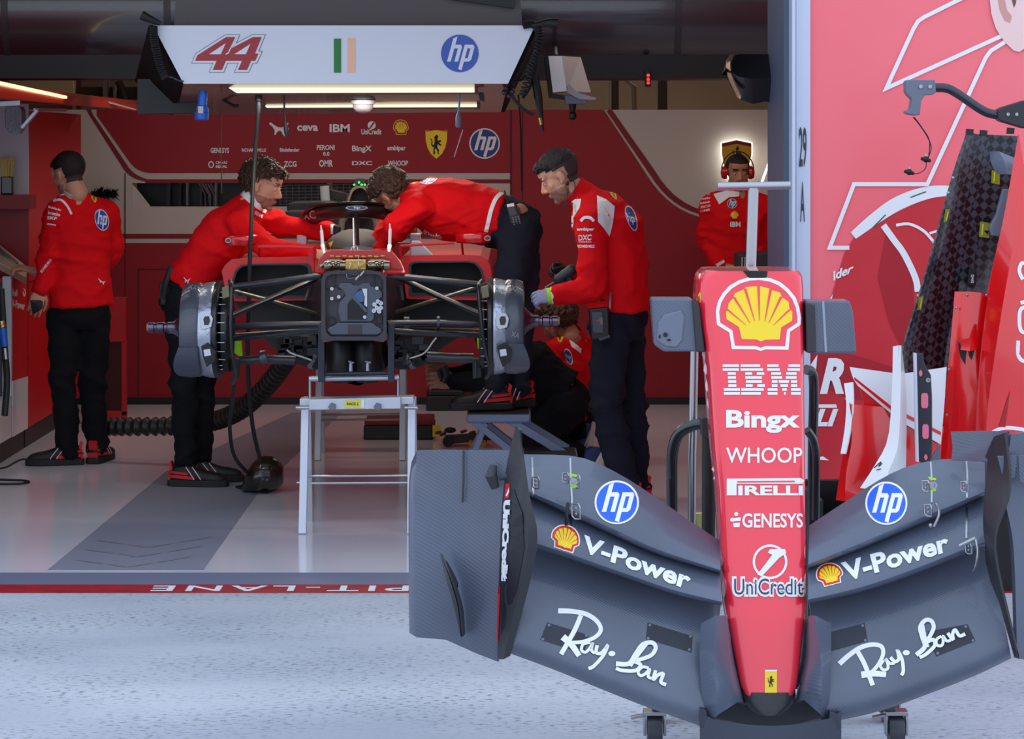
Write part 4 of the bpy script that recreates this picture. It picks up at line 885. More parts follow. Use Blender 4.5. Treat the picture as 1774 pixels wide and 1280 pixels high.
# front bulkhead: a frame with a recess, a cut out plate and a pan below
bo = [(557, 482), (561, 474), (570, 470), (657, 470), (665, 474), (669, 482), (670, 590), (664, 593), (650, 590), (574, 590), (562, 594), (556, 592)]
bk = MB()
inn = [(563, 484), (567, 478), (574, 475), (652, 475), (660, 479), (664, 486), (664, 572), (656, 583), (572, 583), (564, 574)]
def ring(mb, outer, inner, d, th, m=0):
    n = 48
    def rs(P):
        L = [0]; Q = P+[P[0]]
        for p, q in zip(Q, Q[1:]): L.append(L[-1]+math.dist(p, q))
        out = []
        for i in range(n):
            t = L[-1]*i/n; k = max(j for j in range(len(L)-1) if L[j] <= t+1e-9); f = (t-L[k])/(L[k+1]-L[k]); out.append((Q[k][0]*(1-f)+Q[k+1][0]*f, Q[k][1]*(1-f)+Q[k+1][1]*f))
        return out
    c = (sum(p[0] for p in inner)/len(inner), sum(p[1] for p in inner)/len(inner))
    A = rs(outer); B = []
    for p in A:                       # inner ring hit by rays from the centre keeps both outlines in step
        best = None; dx, dy = p[0]-c[0], p[1]-c[1]
        for (x1, y1), (x2, y2) in zip(inner, inner[1:]+inner[:1]):
            ex, ey = x2-x1, y2-y1; det = dx*ey-dy*ex
            if abs(det) < 1e-9: continue
            t = ((x1-c[0])*ey-(y1-c[1])*ex)/det; u = ((x1-c[0])*dy-(y1-c[1])*dx)/det
            if t > 0 and -1e-6 <= u <= 1+1e-6: best = t if best is None else max(best, t)
        B.append((c[0]+dx*(best or .9), c[1]+dy*(best or .9)))
    R = [[W(x, y, d) for x, y in A], [W(x, y, d) for x, y in B], [W(x, y, d+th) for x, y in B], [W(x, y, d+th) for x, y in A]]
    mb.loft(R+[R[0]], m, caps=False)
ring(bk, bo, inn, D0, .06)
b_ = bk.build('bulkhead', BULK, car, smooth=25)
bk = MB().slab(inn, D0+.035, .03); bk.build('bulkhead_back', BULK, b_, smooth=0)
pl = MB()
pl.slab([(590, 490), (608, 490), (612, 494), (622, 494), (628, 490), (640, 490), (642, 496), (654, 498), (662, 506), (662, 515), (652, 520), (648, 528), (648, 552), (642, 557), (590, 557), (586, 540), (588, 524), (598, 512), (592, 502), (586, 496)], D0+.02, .014)
pl.build('mounting_plate', BULK2, b_, smooth=0, bevel=.002)
pn = MB().slab([(585, 559), (645, 559), (652, 565), (660, 569), (662, 575), (654, 580), (574, 580), (567, 573), (570, 567), (578, 564)], D0+.012, .02); pn.build('lower_pan', BULK2, b_, smooth=0, bevel=.003)
op = MB().slab([(603, 563), (627, 563), (627, 579), (603, 579)], D0+.009, .01); op.build('pan_opening', BULK, b_, smooth=0)
op = MB().slab([(602, 528), (605, 522), (612, 516), (612, 512), (622, 500), (636, 500), (636, 540), (634, 554), (602, 554)], D0+.017, .01); op.build('plate_opening', BLACK, b_, smooth=0)
op = MB().slab([(611, 514), (618, 506), (626, 502), (631, 512), (630, 522), (622, 524)], D0+.014, .004); op.slab([(627, 500), (636, 500), (636, 532), (631, 528), (632, 514)], D0+.014, .004, 1); op.build('inner_device', [mat('steel blue part', (70, 100, 140), 0.3, metal=.3), ALU], b_, smooth=0)
op = MB().slab([(610, 516), (614, 514), (637, 538), (634, 542)], D0+.010, .006); op.build('diagonal_strut', BULK2, b_, smooth=0)
pk = MB().slab([(571, 501), (577, 497), (584, 499), (588, 502), (596, 503), (598, 510), (592, 518), (584, 521), (572, 518), (570, 508)], D0+.016, .012); pk.build('bracket_boss', BULK, b_, smooth=0, bevel=.002)
for x, y in ((575, 500), (575, 517), (587, 514), (653, 499), (632, 549)): MB().lathe(W(x, y, D0+.014), (0, -1, 0), [(0, .008), (.008, .008), (.008, .004), (.002, .004)], 14).build('bolt', ALU, b_)
cu = MB()
for k, (x, y) in enumerate(((649, 527), (655, 522), (660, 525), (660, 533), (653, 533), (648, 538), (657, 539))): cu.lathe(W(x, y, D0+.02), (0, -1, 0), [(0, .011), (.012, .010), (.012, .004), (.006, .003)], 12)
cu.build('connector_cluster', ALU, b_)
for P in ([(562, 480), (580, 474), (580, 498), (562, 500)], [(646, 474), (663, 480), (663, 498), (648, 498)], [(567, 548), (581, 549), (581, 561), (567, 562)], [(649, 548), (662, 546), (662, 560), (650, 560)]):
    pq = MB(); ring(pq, P, [((x*4+sum(p[0] for p in P)/4)/5, (y*4+sum(p[1] for p in P)/4)/5) for x, y in P], D0+.018, .02); pq.build('corner_pocket', mat('pocket edge', (30, 28, 32), 0.4), b_, smooth=0)
cw = MB(); cw.tube(spline([W(607, 436, 12.5), W(606, 462, 11.99), W(601, 474, 11.985), W(603, 482, 11.985), W(620, 480, 11.985)], 6), .0018, 6); cw.tube(spline([W(606, 438, 12.5), W(612, 426, 12.55), W(619, 428, 12.55), W(621, 455, 11.99), W(620, 474, 11.985), W(604, 474, 11.985)], 6), .0018, 6)
for x, y in ((627, 474), (619, 481)): cw.capsule(W(x-2, y+3, 11.98), W(x+3, y-3, 11.98), .006, .006, 8)
cw.build('sensor_wires', STEEL, b_)

# survival cell behind the bulkhead: red upper skin, black lower half
def cell_ring(d, xc, w_, zt, zb, dr=.05):
    x = W(xc, 0, d).x; ps = []
    for k in range(32):
        a = 2*math.pi*(k+.5)/32; c, s_ = math.cos(a), math.sin(a); e = 2/4.
        ps.append(V((x+w_*math.copysign(abs(c)**e, c), d, (zt+zb)/2+(zt-zb)/2*math.copysign(abs(s_)**e, s_))))
    return ps
cellb = MB().loft([cell_ring(12.06, 613, .145, 1.19, .90), cell_ring(12.5, 613, .16, 1.20, .88), cell_ring(13.0, 616, .21, 1.22, .85), cell_ring(13.3, 617, .24, 1.20, .83), cell_ring(14.2, 620, .27, 1.10, .82)])
cb = cellb.build('survival_cell', CARBON_D, car)
hood = MB()
ring(hood, [(545, 470), (552, 452), (562, 438), (575, 434), (668, 434), (680, 438), (692, 452), (701, 470), (686, 474), (668, 474), (560, 474)], [(560, 470), (562, 458), (570, 447), (580, 446), (664, 446), (670, 448), (668, 456), (660, 470)], 12.25, .03)
hood.sheet([[W(x, y, d) for x, y, d in ((548, 472, 12.2), (556, 452, 12.4), (562, 440, 12.8), (566, 434, 13.2))], [W(x, y, d) for x, y, d in ((560, 472, 12.15), (566, 450, 12.38), (574, 438, 12.8), (578, 433, 13.2))]], .01)
hood.sheet([[W(x, y, d) for x, y, d in ((662, 472, 12.15), (674, 450, 12.38), (670, 438, 12.8), (668, 433, 13.2))], [W(x, y, d) for x, y, d in ((702, 472, 12.2), (694, 452, 12.4), (684, 440, 12.8), (676, 434, 13.2))]], .01)
hood.sheet([[W(x, y, d) for x, y, d in ((560, 447, 12.5), (563, 438, 12.9), (568, 432, 13.3))], [W(x, y, d) for x, y, d in ((622, 443, 12.48), (622, 436, 12.9), (622, 430, 13.3))], [W(x, y, d) for x, y, d in ((684, 447, 12.5), (680, 438, 12.9), (674, 432, 13.3))]], .01)
hd = hood.build('front_hood', RED_PAINT, car, smooth=30)
fl = MB()
for k in range(9):
    x = 575+k*11; p = W(x, 443+(k % 2), 12.23); fl.obox(p, (.010, 0, 0), (0, .004, 0), (0, 0, .003))
fl.build('foil_edge', GOLD, hd, smooth=0)
tr = MB().slab([(598, 450), (634, 450), (634, 468), (597, 468)], 12.15, .12); tr.build('gold_block', GOLD, car, smooth=0, bevel=.003)
for sx, x0 in ((-1, 578), (1, 654)):
    m_ = MB(); m_.tube([W(x0-22, 462, 12.2), W(x0-10, 452, 12.2), W(x0+10, 452, 12.2), W(x0+18, 456, 12.2)], .012, 10); m_.lathe(W(x0-16, 460, 12.16), (1, 0, 0), [(0, .02), (.03, .022), (.035, .016), (.07, .016), (.075, .024), (.10, .022)], 16)
    for k in range(4): m_.ell(W(x0-12+8*k, 457+3*(k % 2), 12.15), .011, .012, .011, None, 0, 10, 8)
    m_.build('rocker_spring', mat('bright rocker', (150, 140, 120), 0.25, metal=.9), car)
for x, y0, y1 in ((557, 391, 436), (676, 388, 436)):
    m_ = MB(); m_.tube([W(x, y0+8, 12.9), W(x+(2 if x < 600 else -1), y1-8, 12.9)], .0085, 10); m_.capsule(W(x-1, y0, 12.9), W(x, y0+10, 12.9), .003, .005, 8)
    m_.tube([W(x+(2 if x < 600 else -1), y1-10, 12.9), W(x+(5 if x < 600 else -3), y1+6, 12.75)], [.012, .005], 10); m_.build('white_pin', WHITE_P, car)
ws = MB(); g = []
for i in range(9):
    t = i/8; g.append([W(596+48*t, 436-3*math.sin(math.pi*t), 13.1), W(594+52*t, 429-4*math.sin(math.pi*t), 13.2)])
ws.sheet(g, .004).build('windscreen', mat('smoky windscreen', (90, 96, 104), 0.15), car)

# cockpit protection hoop
HL = mat('dark hoop', (30, 28, 26), 0.4, coat=.3)
hp = spline([W(528, 410, 14.3), W(530, 392, 14.15), W(540, 378, 13.95), W(565, 368, 13.7), W(617, 363, 13.5), W(672, 368, 13.7), W(700, 378, 13.95), W(711, 390, 14.15), W(713, 406, 14.3)], 6)
n_ = len(hp); rad = [.030+.014*math.sin(math.pi*k/(n_-1)) for k in range(n_)]
halo = MB().tube(hp, rad, 14).build('halo', HL, car)
wl_ = spline([W(523, 372, 13.95), W(545, 358, 13.75), W(580, 353, 13.55), W(617, 351, 13.45), W(655, 353, 13.55), W(690, 361, 13.75), W(722, 376, 13.95)], 6)
MB().tube(wl_, .014, 10, flat=.5).build('halo_winglet', mat('black gloss', (18, 17, 18), 0.25, coat=.5), halo)
MB().tube([W(617, 366, 13.5), W(617, 405, 13.35), W(617, 438, 13.2)], [.017, .015, .02], 12, flat=1.6, axis=(1, 0, 0)).build('centre_pillar', HL, halo)
MB().tube([W(612, 378, 13.3), W(613, 430, 13.15)], .004, 8).build('white_tube', WHITE, halo)
a = Art(); a.stroke([(517, 372), (524, 384)], 2.5, 0, 0, 3); a.text('DXC', [(512, 372), (544, 364), (548, 378), (516, 384)], 0, 0, 0.01, 0, 1.0)
a.text('DXC', [(692, 364), (726, 378), (722, 390), (690, 378)], 0, 0, 0.01)
with a: a.disc((599, 356, 637, 364), 0, 0); a.disc((601, 357, 635, 363), 1, 1); a.text('hp', (613, 357, 624, 363), 0, 2)
project('lettering', a, [mat('pale decal', (196, 198, 206), 0.5), mat('navy decal', (40, 50, 110), 0.5)], halo, target=halo, grid=6, lift=.004)
for x0, x1, y0 in ((514, 531, 407), (710, 728, 405)):
    MB().slab([(x0, y0), (x1, y0), (x1, y0+34), (x0, y0+34)], 13.9, .12).build('pale_mount', mat('pale grey cover', (196, 198, 212), 0.6), car, smooth=0, bevel=.006)
g = [W(712, 418, 13.8), W(726, 418, 13.8), W(750, 443, 13.75), W(711, 443, 13.75)]; MB().prism(g, (0, .1, 0)).build('pale_cover', mat('pale grey cover', (196, 198, 212), 0.6), car, smooth=0, bevel=.006)
# seat, steering wheel side, grey padding in the cockpit
MB().ell(W(620, 425, 13.9), .17, .35, .09).build('cockpit_padding', mat('grey padding', (92, 86, 84), 0.8), car)
MB().tube([W(540, 440, 13.5), W(552, 430, 13.8), W(560, 425, 14.2)], .02, 8).build('cockpit_rim', RED_PAINT, car)
# roll hoop with intake and lights, engine cover, rear wing
ah = MB(); ring(ah, [(598, 372), (602, 345), (608, 328), (616, 322), (630, 322), (638, 328), (644, 345), (648, 372)], [(602, 371), (606, 346), (611, 332), (618, 326), (628, 326), (635, 332), (640, 346), (644, 371)], 14.5, .25)
ai = ah.build('roll_hoop', mat('bronze edge', (120, 104, 80), 0.35, metal=.6), car)
MB().slab([(602, 371), (606, 346), (611, 332), (618, 326), (628, 326), (635, 332), (640, 346), (644, 371)], 14.62, .05).build('air_intake', BLACK, ai, smooth=0)
MB().loft([[W(x, y, d) for x, y in ((600, 400), (600, 372), (606, 345), (612, 330), (632, 330), (642, 345), (648, 372), (650, 400))] for d in (14.75, 15.6, 16.6)]).build('engine_cowl', CARBON_D, car)
MB().slab([(613, 312), (617, 309), (629, 309), (632, 312), (634, 323), (612, 323)], 14.5, .05).build('camera_pod', BLACK, ai, smooth=0, bevel=.004)
for x, y in ((622, 316), (613.5, 320), (626.5, 320), (632, 320)):
    MB().ell(W(x, y, 14.49), .006, .004, .006, None, 0, 8, 6).build('green_light', mat('green light', (40, 255, 90), 0.4, emit=2.5), ai)
for s_ in (-1, 1):
    MB().tube([W(622+s_*24, 372, 14.3), W(622+s_*30, 385, 14.1), W(622+s_*34, 420, 13.95)], .02, 10).build('side_brace', mat('dark bronze', (58, 52, 46), 0.4), car)
rw = MB().slab([(568, 328), (600, 336), (600, 346), (572, 345)], 16.6, .3); rw.slab([(566, 318), (570, 318), (571, 358), (566, 358)], 16.6, .35); rw.build('rear_wing', mat('rear carbon', (44, 38, 32), 0.4), car, smooth=0)
rw = MB().slab([(497, 352), (560, 350), (600, 356), (600, 366), (497, 366)], 16.0, .5); rw.slab([(493, 366), (600, 366), (600, 400), (505, 402)], 15.6, .5, 0); rw.build('rear_deck', CARBON_D, car, smooth=0, bevel=.01)
MB().tube([W(562, 322, 16.5), W(564, 350, 16.5)], .03, 10).build('white_canister', WHITE_P, car)

# mirrors on their thin frames
MIR = mat('red mirror shell', (206, 12, 18), 0.25, coat=.8)
m_ = MB(); m_.sheet([[W(385, 411, 13.42), W(386, 424, 13.42)], [W(400, 409, 13.38), W(400, 426, 13.38)], [W(430, 408, 13.38), W(428, 426, 13.38)], [W(449, 406, 13.42), W(446, 424, 13.42)]], .09)
ml = m_.build('mirror', MIR, car, smooth=40); ml.modifiers.new('bevel', 'BEVEL').width = .008
a = Art().disc((390, 412, 400, 421), 0).disc((391, 413.5, 399, 419.5), 1, 1); project('mirror_mark', a, [WHITE, mat('grey ink', (110, 112, 120), 0.4)], ml, target=ml)
m_ = MB(); m_.sheet([[W(787, 404, 13.42), W(788, 421, 13.42)], [W(805, 404, 13.38), W(805, 422, 13.38)], [W(835, 403, 13.38), W(835, 422, 13.38)], [W(852, 404, 13.42), W(852, 420, 13.42)]], .09)
mr = m_.build('mirror', MIR, car, smooth=40); mr.modifiers.new('bevel', 'BEVEL').width = .008
a = Art().disc((839, 408, 850, 417), 0).disc((840, 409.5, 849, 415.5), 1, 1); project('mirror_mark', a, [WHITE, mat('grey ink', (110, 112, 120), 0.4)], mr, target=mr)
m_ = MB()
m_.tube([W(448, 424, 13.45), W(450, 447, 13.5)], .004, 6); m_.tube([W(447, 427, 13.45), W(500, 427, 13.42), W(545, 430, 13.4)], .004, 6, flat=2); m_.tube([W(545, 428, 13.4), W(546, 470, 13.4)], .008, 6)
m_.build('mirror_stay', RED_PAINT, car)
m_ = MB(); m_.tube([W(693, 426, 13.4), W(740, 423, 13.42), W(787, 421, 13.44)], .004, 6, flat=2); m_.tube([W(693, 426, 13.4), W(694, 446, 13.4)], .007, 6); m_.tube([W(800, 421, 13.45), W(802, 442, 13.5)], .006, 6); m_.build('mirror_stay', RED_PAINT, car)

# side pods: red shell round a black intake
for side, out, inn_, d in (('l', [(384, 470), (390, 458), (402, 449), (430, 446), (545, 444), (556, 452), (548, 470), (546, 520), (404, 522), (392, 510)], [(402, 486), (408, 468), (416, 460), (430, 457), (536, 456), (540, 466), (538, 516), (408, 516), (403, 505)], 13.45),
                           ('r', [(698, 470), (690, 452), (700, 443), (800, 441), (832, 443), (846, 452), (852, 470), (853, 510), (843, 520), (704, 518)], [(708, 466), (708, 456), (716, 453), (812, 452), (826, 455), (836, 468), (840, 486), (838, 512), (708, 512)], 13.45)):
    m_ = MB(); ring(m_, out, inn_, d, .25); sp = m_.build('sidepod', RED_PAINT, car, smooth=35)
    m_ = MB(); k_ = [((x*.96+sum(p[0] for p in inn_)/len(inn_)*.04), (y*.96+sum(p[1] for p in inn_)/len(inn_)*.04)) for x, y in inn_]
    ring(m_, inn_, [((x-sum(p[0] for p in inn_)/len(inn_))*.93+sum(p[0] for p in inn_)/len(inn_), (y-sum(p[1] for p in inn_)/len(inn_))*.88+sum(p[1] for p in inn_)/len(inn_)) for x, y in inn_], d-.01, .3); m_.build('intake_lip', CARBON_D, sp, smooth=30)
    MB().slab(out, d+.3, 2.2).build('pod_body', RED_PAINT, sp, smooth=0)
    MB().slab(k_, d+.26, .03).build('intake_duct', BLACK, sp, smooth=0)
    vx = 556 if side == 'l' else 690
    m_ = MB()
    for q in range(2): m_.tube([W(vx-8+q*4 if side == 'l' else vx+4+q*4, 450, 13.3), W(vx-9+q*4 if side == 'l' else vx+5+q*4, 478, 13.2)], .003, 6)
    m_.build('gold_strip', GOLD, sp)
# plank, floor, keel and lower bodywork
fl = MB()
for P in ([(402, 520), (548, 516), (560, 590), (560, 620), (500, 622), (470, 600), (440, 560)], [(700, 516), (842, 516), (832, 560), (770, 600), (745, 620), (684, 620), (672, 590)]): fl.slab(P, 13.6, 1.5)
fl.build('floor_body', mat('underbody black', (13, 13, 15), 0.5), car, smooth=0)
kl = MB(); 
for x in (592, 636): kl.lathe(W(x, 590, 12.55), (0, 0, -1), [(0, .06), (.02, .072), (.16, .072), (.2, .05)], 20)
kl.slab([(575, 590), (655, 590), (668, 640), (650, 652), (580, 652), (562, 640)], 12.7, .6); kl.slab([(600, 652), (612, 652), (612, 666), (620, 668), (628, 666), (641, 652), (640, 664), (601, 664)], 12.65, .1)
k_ = kl.build('keel', mat('keel black', (18, 17, 18), 0.4), car)
for x in (608, 637):
    m_ = MB().capsule(W(x, 630, 12.45), W(x, 642, 12.45), .008, .010, 8); m_.capsule(W(x-3, 626, 12.45), W(x+4, 628, 12.45), .005, .005, 8); m_.build('drain_fitting', ALU, k_)
for s_, xs in ((-1, [(478, 588), (486, 580), (545, 584), (556, 600), (556, 640), (545, 640), (505, 628), (480, 612)]), (1, [(676, 600), (690, 586), (740, 590), (760, 600), (745, 628), (712, 640), (690, 640), (676, 634)])):
    m_ = MB(); m_.slab(xs, 12.8, .5)
    rnd = random.Random(5+s_)
    for k in range(14):
        x = rnd.uniform(min(p[0] for p in xs)+8, max(p[0] for p in xs)-8); y = rnd.uniform(586, 628); m_.obox(W(x, y, 12.78), (rnd.uniform(.01, .03), 0, 0), (0, .02, 0), (0, 0, rnd.uniform(.008, .025)), k % 3 == 0)
    m_.build('underfloor_unit', [mat('underbody black', (13, 13, 15), 0.5), mat('dark device', (40, 42, 48), 0.4)], car, smooth=0)
    m_ = MB(); x0 = 497 if s_ < 0 else 756; x1 = 545 if s_ < 0 else 705
    m_.tube(spline([W(x0, 606 if s_ < 0 else 585, 12.7), W(x0+(8 if s_ < 0 else -6), 612 if s_ < 0 else 592, 12.7), W(x0+(26 if s_ < 0 else -22), 618 if s_ < 0 else 612, 12.7), W(x1, 626 if s_ < 0 else 622, 12.7)], 6), .004, 8); m_.build('white_cable', WHITE, car)
    m_ = MB(); g = []
    for i in range(6):
        t = i/5; g.append([W(x1+(-s_)*(-14*t)+rnd.uniform(-2, 2), 612+26*t, 12.68+rnd.uniform(-.01, .01)), W(x1+s_*(-2+4*t)*2+rnd.uniform(-3, 3), 618+22*t, 12.68+rnd.uniform(-.01, .01))])
    m_.sheet(g, .004).build('foil_wrap', mat('crumpled foil', (120, 118, 122), 0.4, metal=.6), car, smooth=0)
for x in (556, 677):
    MB().slab([(x-5, 562), (x+6, 562), (x+6, 662), (x-5, 662)], 12.06, .05).build('support_post', mat('blue black post', (30, 34, 52), 0.4), car, smooth=0, bevel=.002)
# suspension arms
ARM = mat('suspension arm', (40, 42, 48), 0.38, coat=.3)
DH = 12.3
def arm(name, pts, r, m=ARM, flat=.55):
    return MB().tube([W(*p) for p in pts], r, 12, 0, flat, (0, 1, 0)).build(name, m, car)
arm('upper_wishbone', [(396, 498, DH), (480, 488, 12.25), (558, 477, 12.2)], .028); arm('upper_wishbone', [(398, 548, DH), (470, 517, 12.5), (545, 484, 12.7)], .026)
arm('upper_wishbone', [(668, 477, 12.2), (750, 485, 12.25), (842, 494, DH)], .028); arm('upper_wishbone', [(690, 480, 12.7), (760, 513, 12.5), (836, 546, DH)], .026)
arm('push_rod', [(402, 503, 12.4), (470, 521, 12.6), (556, 545, 12.8)], .016, mat('bronze arm', (92, 84, 66), 0.4, coat=.3)); arm('push_rod', [(688, 540, 12.8), (760, 518, 12.6), (832, 496, 12.4)], .018, mat('bronze arm', (92, 84, 66), 0.4, coat=.3))
arm('track_rod', [(394, 567, DH), (440, 564, 12.28), (558, 562, 12.2)], .030); arm('track_rod', [(670, 560, 12.2), (760, 559, 12.28), (840, 562, DH)], .026)
arm('lower_wishbone', [(394, 587, DH), (470, 581, 12.25), (556, 573, 12.1)], .024); arm('lower_wishbone', [(672, 573, 12.1), (760, 578, 12.25), (836, 581, DH)], .026)
arm('rear_lower_arm', [(398, 580, 12.5), (470, 575, 12.8), (552, 570, 13.0)], .014); arm('rear_lower_arm', [(676, 568, 13.0), (760, 570, 12.8), (836, 572, 12.5)], .014)
arm('lower_link', [(412, 625, 12.4), (455, 622, 12.4), (512, 624, 12.4)], .022, ARM, 1); arm('lower_link', [(740, 617, 12.4), (780, 620, 12.4), (820, 620, 12.4)], .024, ARM, 1)
for p, q in (((757, 559), (762, 559)), ((700, 560), (709, 560)), ((452, 622), (462, 618))):
    MB().tube([W(p[0], p[1], 12.27), W(q[0], q[1], 12.27)], .031, 14).build('arm_collar', GUN, car)
MB().obox(W(455, 612, 12.38), (.012, 0, 0), (0, .02, 0), (0, 0, .012)).build('sensor_clip', ALU, car, smooth=0, bevel=.002)
for P in ([(396, 577), (419, 577), (419, 588), (396, 588)], [(394, 590), (418, 589), (420, 618), (413, 616), (396, 604)]):
    MB().slab(P, 12.6, .02).build('lime_guard', LIME, car, smooth=0)
MB().slab([(826, 587), (838, 585), (843, 592), (838, 602), (828, 604)], 12.6, .03).build('lime_guard', LIME, car, smooth=0)
MB().ell(W(820, 575, 12.6), .012, .012, .012).build('orange_plug', mat('orange', (240, 130, 30), 0.5), car)
# brake drums with their ducts, hub stubs and shields
DRUM = mat('drum carbon', (70, 74, 86), 0.25, coat=.5, bump=('wave', 70, 0.15)); SILV = mat('silver duct skin', (186, 192, 206), 0.26, metal=.7, bump=('noise', 24, 0.5))
for s_, xo, xi, yc, xh in ((-1, 318, 398, 571, 256), (1, 908, 832, 565, 968)):
    d = DH; po = W(xo, yc, d); pi = W(xi, yc, d); ax = V((1, 0, 0)) if s_ < 0 else V((-1, 0, 0)); L = abs(pi.x-po.x)
    dm = MB().lathe(po, ax, [(0, .10), (0, .19), (.006, .212), (.03, .222), (L*.36, .224), (L*.44, .214)], 48).build('brake_drum', DRUM, car)
    MB().lathe(po+ax*L*.42, ax, [(0, .19), (0, .216), (L*.08, .222), (L*.24, .228), (L*.28, .224), (L*.28, .19)], 48).build('silver_duct', SILV, dm)
    MB().lathe(po+ax*L*.71, ax, [(0, .19), (0, .228), (L*.04, .232), (L*.10, .232), (L*.12, .222), (L*.12, .19)], 48).build('duct_rim', CARBON, dm)
    MB().lathe(po+ax*L*.86, ax, [(0, .05), (0, .19), (L*.04, .2), (L*.16, .2), (L*.16, .05)], 40).build('disc_cover', mat('vane black', (16, 16, 18), 0.4), dm)
    m_ = MB()
    for k in range(11):
        a_ = -1.2+k*.24; p = po+ax*(L*.84)+V((0, -math.cos(a_)*.195, math.sin(a_)*.195)); m_.obox(p+ax*L*.07, ax*L*.07, (0, .006, 0), (0, 0, .0015))
    m_.build('vane', ALU, dm, smooth=0)
    th = [W(xi-s_*0, 487, d-.15), W(xi-s_*3, 500, d-.2), W(xi-s_*2, 560, d-.22), W(xi-s_*4, 610, d-.2), W(xi-s_*10, 650, d-.12), W(xi-s_*4, 664, d-.06)] if s_ < 0 else [W(835, 486, d-.1), W(829, 500, d-.2), W(834, 560, d-.22), W(840, 600, d-.2), W(848, 640, d-.15), W(842, 655, d-.08)]
    MB().tube(spline(th, 6), .0095, 10).build('shield_edge', CARBON, dm)
    m_ = MB(); x0 = xi-14 if s_ < 0 else xi+2
    m_.slab([(x0, 498), (x0+12, 494), (x0+14, 514), (x0+1, 518)], d-.21, .05); m_.build('top_bracket', mat('olive bracket', (120, 112, 84), 0.4, metal=.5), dm, smooth=0, bevel=.003)
    # scoop: flared lower lip of the drum skin
    m_ = MB(); g = []
    for i in range(10):
        a_ = -1.25+.95*i/9; r_ = .226+.012*math.sin(math.pi*i/9); w0 = .05*math.sin(math.pi*i/9)
        g.append([po-ax*(w0*.6-.004)+V((0, -math.cos(a_)*r_, math.sin(a_)*r_)), po+ax*L*.2+V((0, -math.cos(a_)*(r_+.006), math.sin(a_)*(r_+.006))), po+ax*L*.42+V((0, -math.cos(a_)*(r_+.002), math.sin(a_)*(r_+.002)))])
    m_.sheet(g, .008).build('scoop_lip', DRUM, dm)
    bx = 358 if s_ < 0 else 871; m_ = MB().slab([(bx-12, 552), (bx-8, 543), (bx+6, 543), (bx+11, 552), (bx+8, 567), (bx-6, 571), (bx-11, 565)], d-.238, .012); bp_ = m_.build('calliper_badge', ALU, dm, smooth=0, bevel=.002)
    MB().slab([(bx-6, 553), (bx-3, 548), (bx+4, 548), (bx+6, 556), (bx+3, 563), (bx-4, 563)], d-.242, .006).build('badge_centre', BULK, dm, smooth=0)
    m_ = MB(); yb = 600; m_.slab([(bx-10, yb), (bx+2, yb-6), (bx+16, yb+8), (bx+14, yb+26), (bx, yb+36), (bx-6, yb+20)], d-.235, .03); m_.build('lower_inlet', BLACK, dm, smooth=0)
    MB().slab([(bx-6, yb+6), (bx+6, yb+4), (bx+8, yb+16), (bx-4, yb+18)], d-.24, .02).build('inlet_fitting', ALU, dm, smooth=0, bevel=.003)
    hub = W(xh, yc-4 if s_ < 0 else yc-9, d); hx = ax
    Lh = abs(po.x-hub.x)
    MB().lathe(hub, hx, [(0, .016), (.004, .026), (.03, .027), (.034, .022), (.042, .022), (.046, .028), (.075, .028), (.08, .023), (.092, .023), (.096, .029), (Lh*.72, .030), (Lh*.9, .05), (Lh, .07)], 28).build('wheel_stub', mat('purple steel', (112, 98, 116), 0.25, metal=.9), dm)
    MB().lathe(hub, -hx, [(-.004, .020), (.003, .018)], 20).build('stub_cap', mat('stub cap', (170, 160, 80), 0.4), dm)
    a = Art(); 
    for yy in (500, 580, 640) if s_ > 0 else (497, 640):
        xx = 893 if s_ > 0 else 334; a.text('XA' if yy != 640 else '2', [(xx-6, yy-6), (xx+8, yy-3), (xx+6, yy+6), (xx-8, yy+3)], 0, 0, -.0)
    project('chalk_mark', a, [mat('chalk grey', (150, 150, 156), 0.6)], dm, target=dm)
    # duct frame below the drum
    m_ = MB(); fx = (401, 413) if s_ < 0 else (818, 835)
    m_.slab([(fx[0], 622), (fx[1], 622), (fx[1]-1, 654), (fx[0]+1, 656)], d-.05, .08); m_.build('duct_frame', RUBBER, dm, smooth=0, bevel=.003)
    m_ = MB(); m_.tube([W(fx[0]+2, 624, d-.06), W(fx[0]+7, 626, d-.06), W(fx[0]+6, 655, d-.06)], .004, 6); m_.build('duct_wire', GUN, dm)
for x0, y0, x1, y1 in ((540, 490, 530, 520), (693, 495, 697, 520)):
    MB().tube([W(x0, y0, 12.7), W(x1, y1, 12.7)], .012, 8).build('bright_clevis', mat('pitted steel', (120, 120, 118), 0.35, metal=.8), car)

# ------------------------------------------------------------ trestles
def trestle(lab, xs, ytop, yfoot, d, depth, rail, label_plate):
    s = F/d; r = thing('trestle', lab, 'trestle', (W(sum(xs)/2, 0, d).x, d+depth/2, 0)); zt = W(0, ytop, d).z
    x0, x1 = W(xs[0], 0, d).x, W(xs[1], 0, d).x; zb = .035
    for x in (x0, x1):
        sx = 1 if x == x0 else -1
        for dd in (0, depth):
            p = V((x+sx*.016, d+dd, 0.0)); q = V((x+sx*.018, d+depth*.5+(dd-depth*.5)*.25, zt))
            MB().bar(p, q, .036, .03, (1, 0, 0)).build('leg', ALU_W if dd == 0 else ALU, r, smooth=0, bevel=.003)
            MB().tube([p+V((-sx*.03, 0, zt*.96)), p+V((sx*.03, 0, zt*.96))], .007, 8).build('leg_bolt', STEEL, r) if dd == 0 else None
    return r, x0, x1, zt
t, x0, x1, zt = trestle('silver trestle with yellow RACE 2 sticker in front of the car', (518, 718), 697, 925, 12.0, .40, True, True)
DT = 12.0; dm_ = DT+.16
bm = MB().slab([(519, 691), (717, 687), (717, 700), (519, 703)], DT+.10, .10); bm.build('side_channel', ALU, t, smooth=0, bevel=.003)
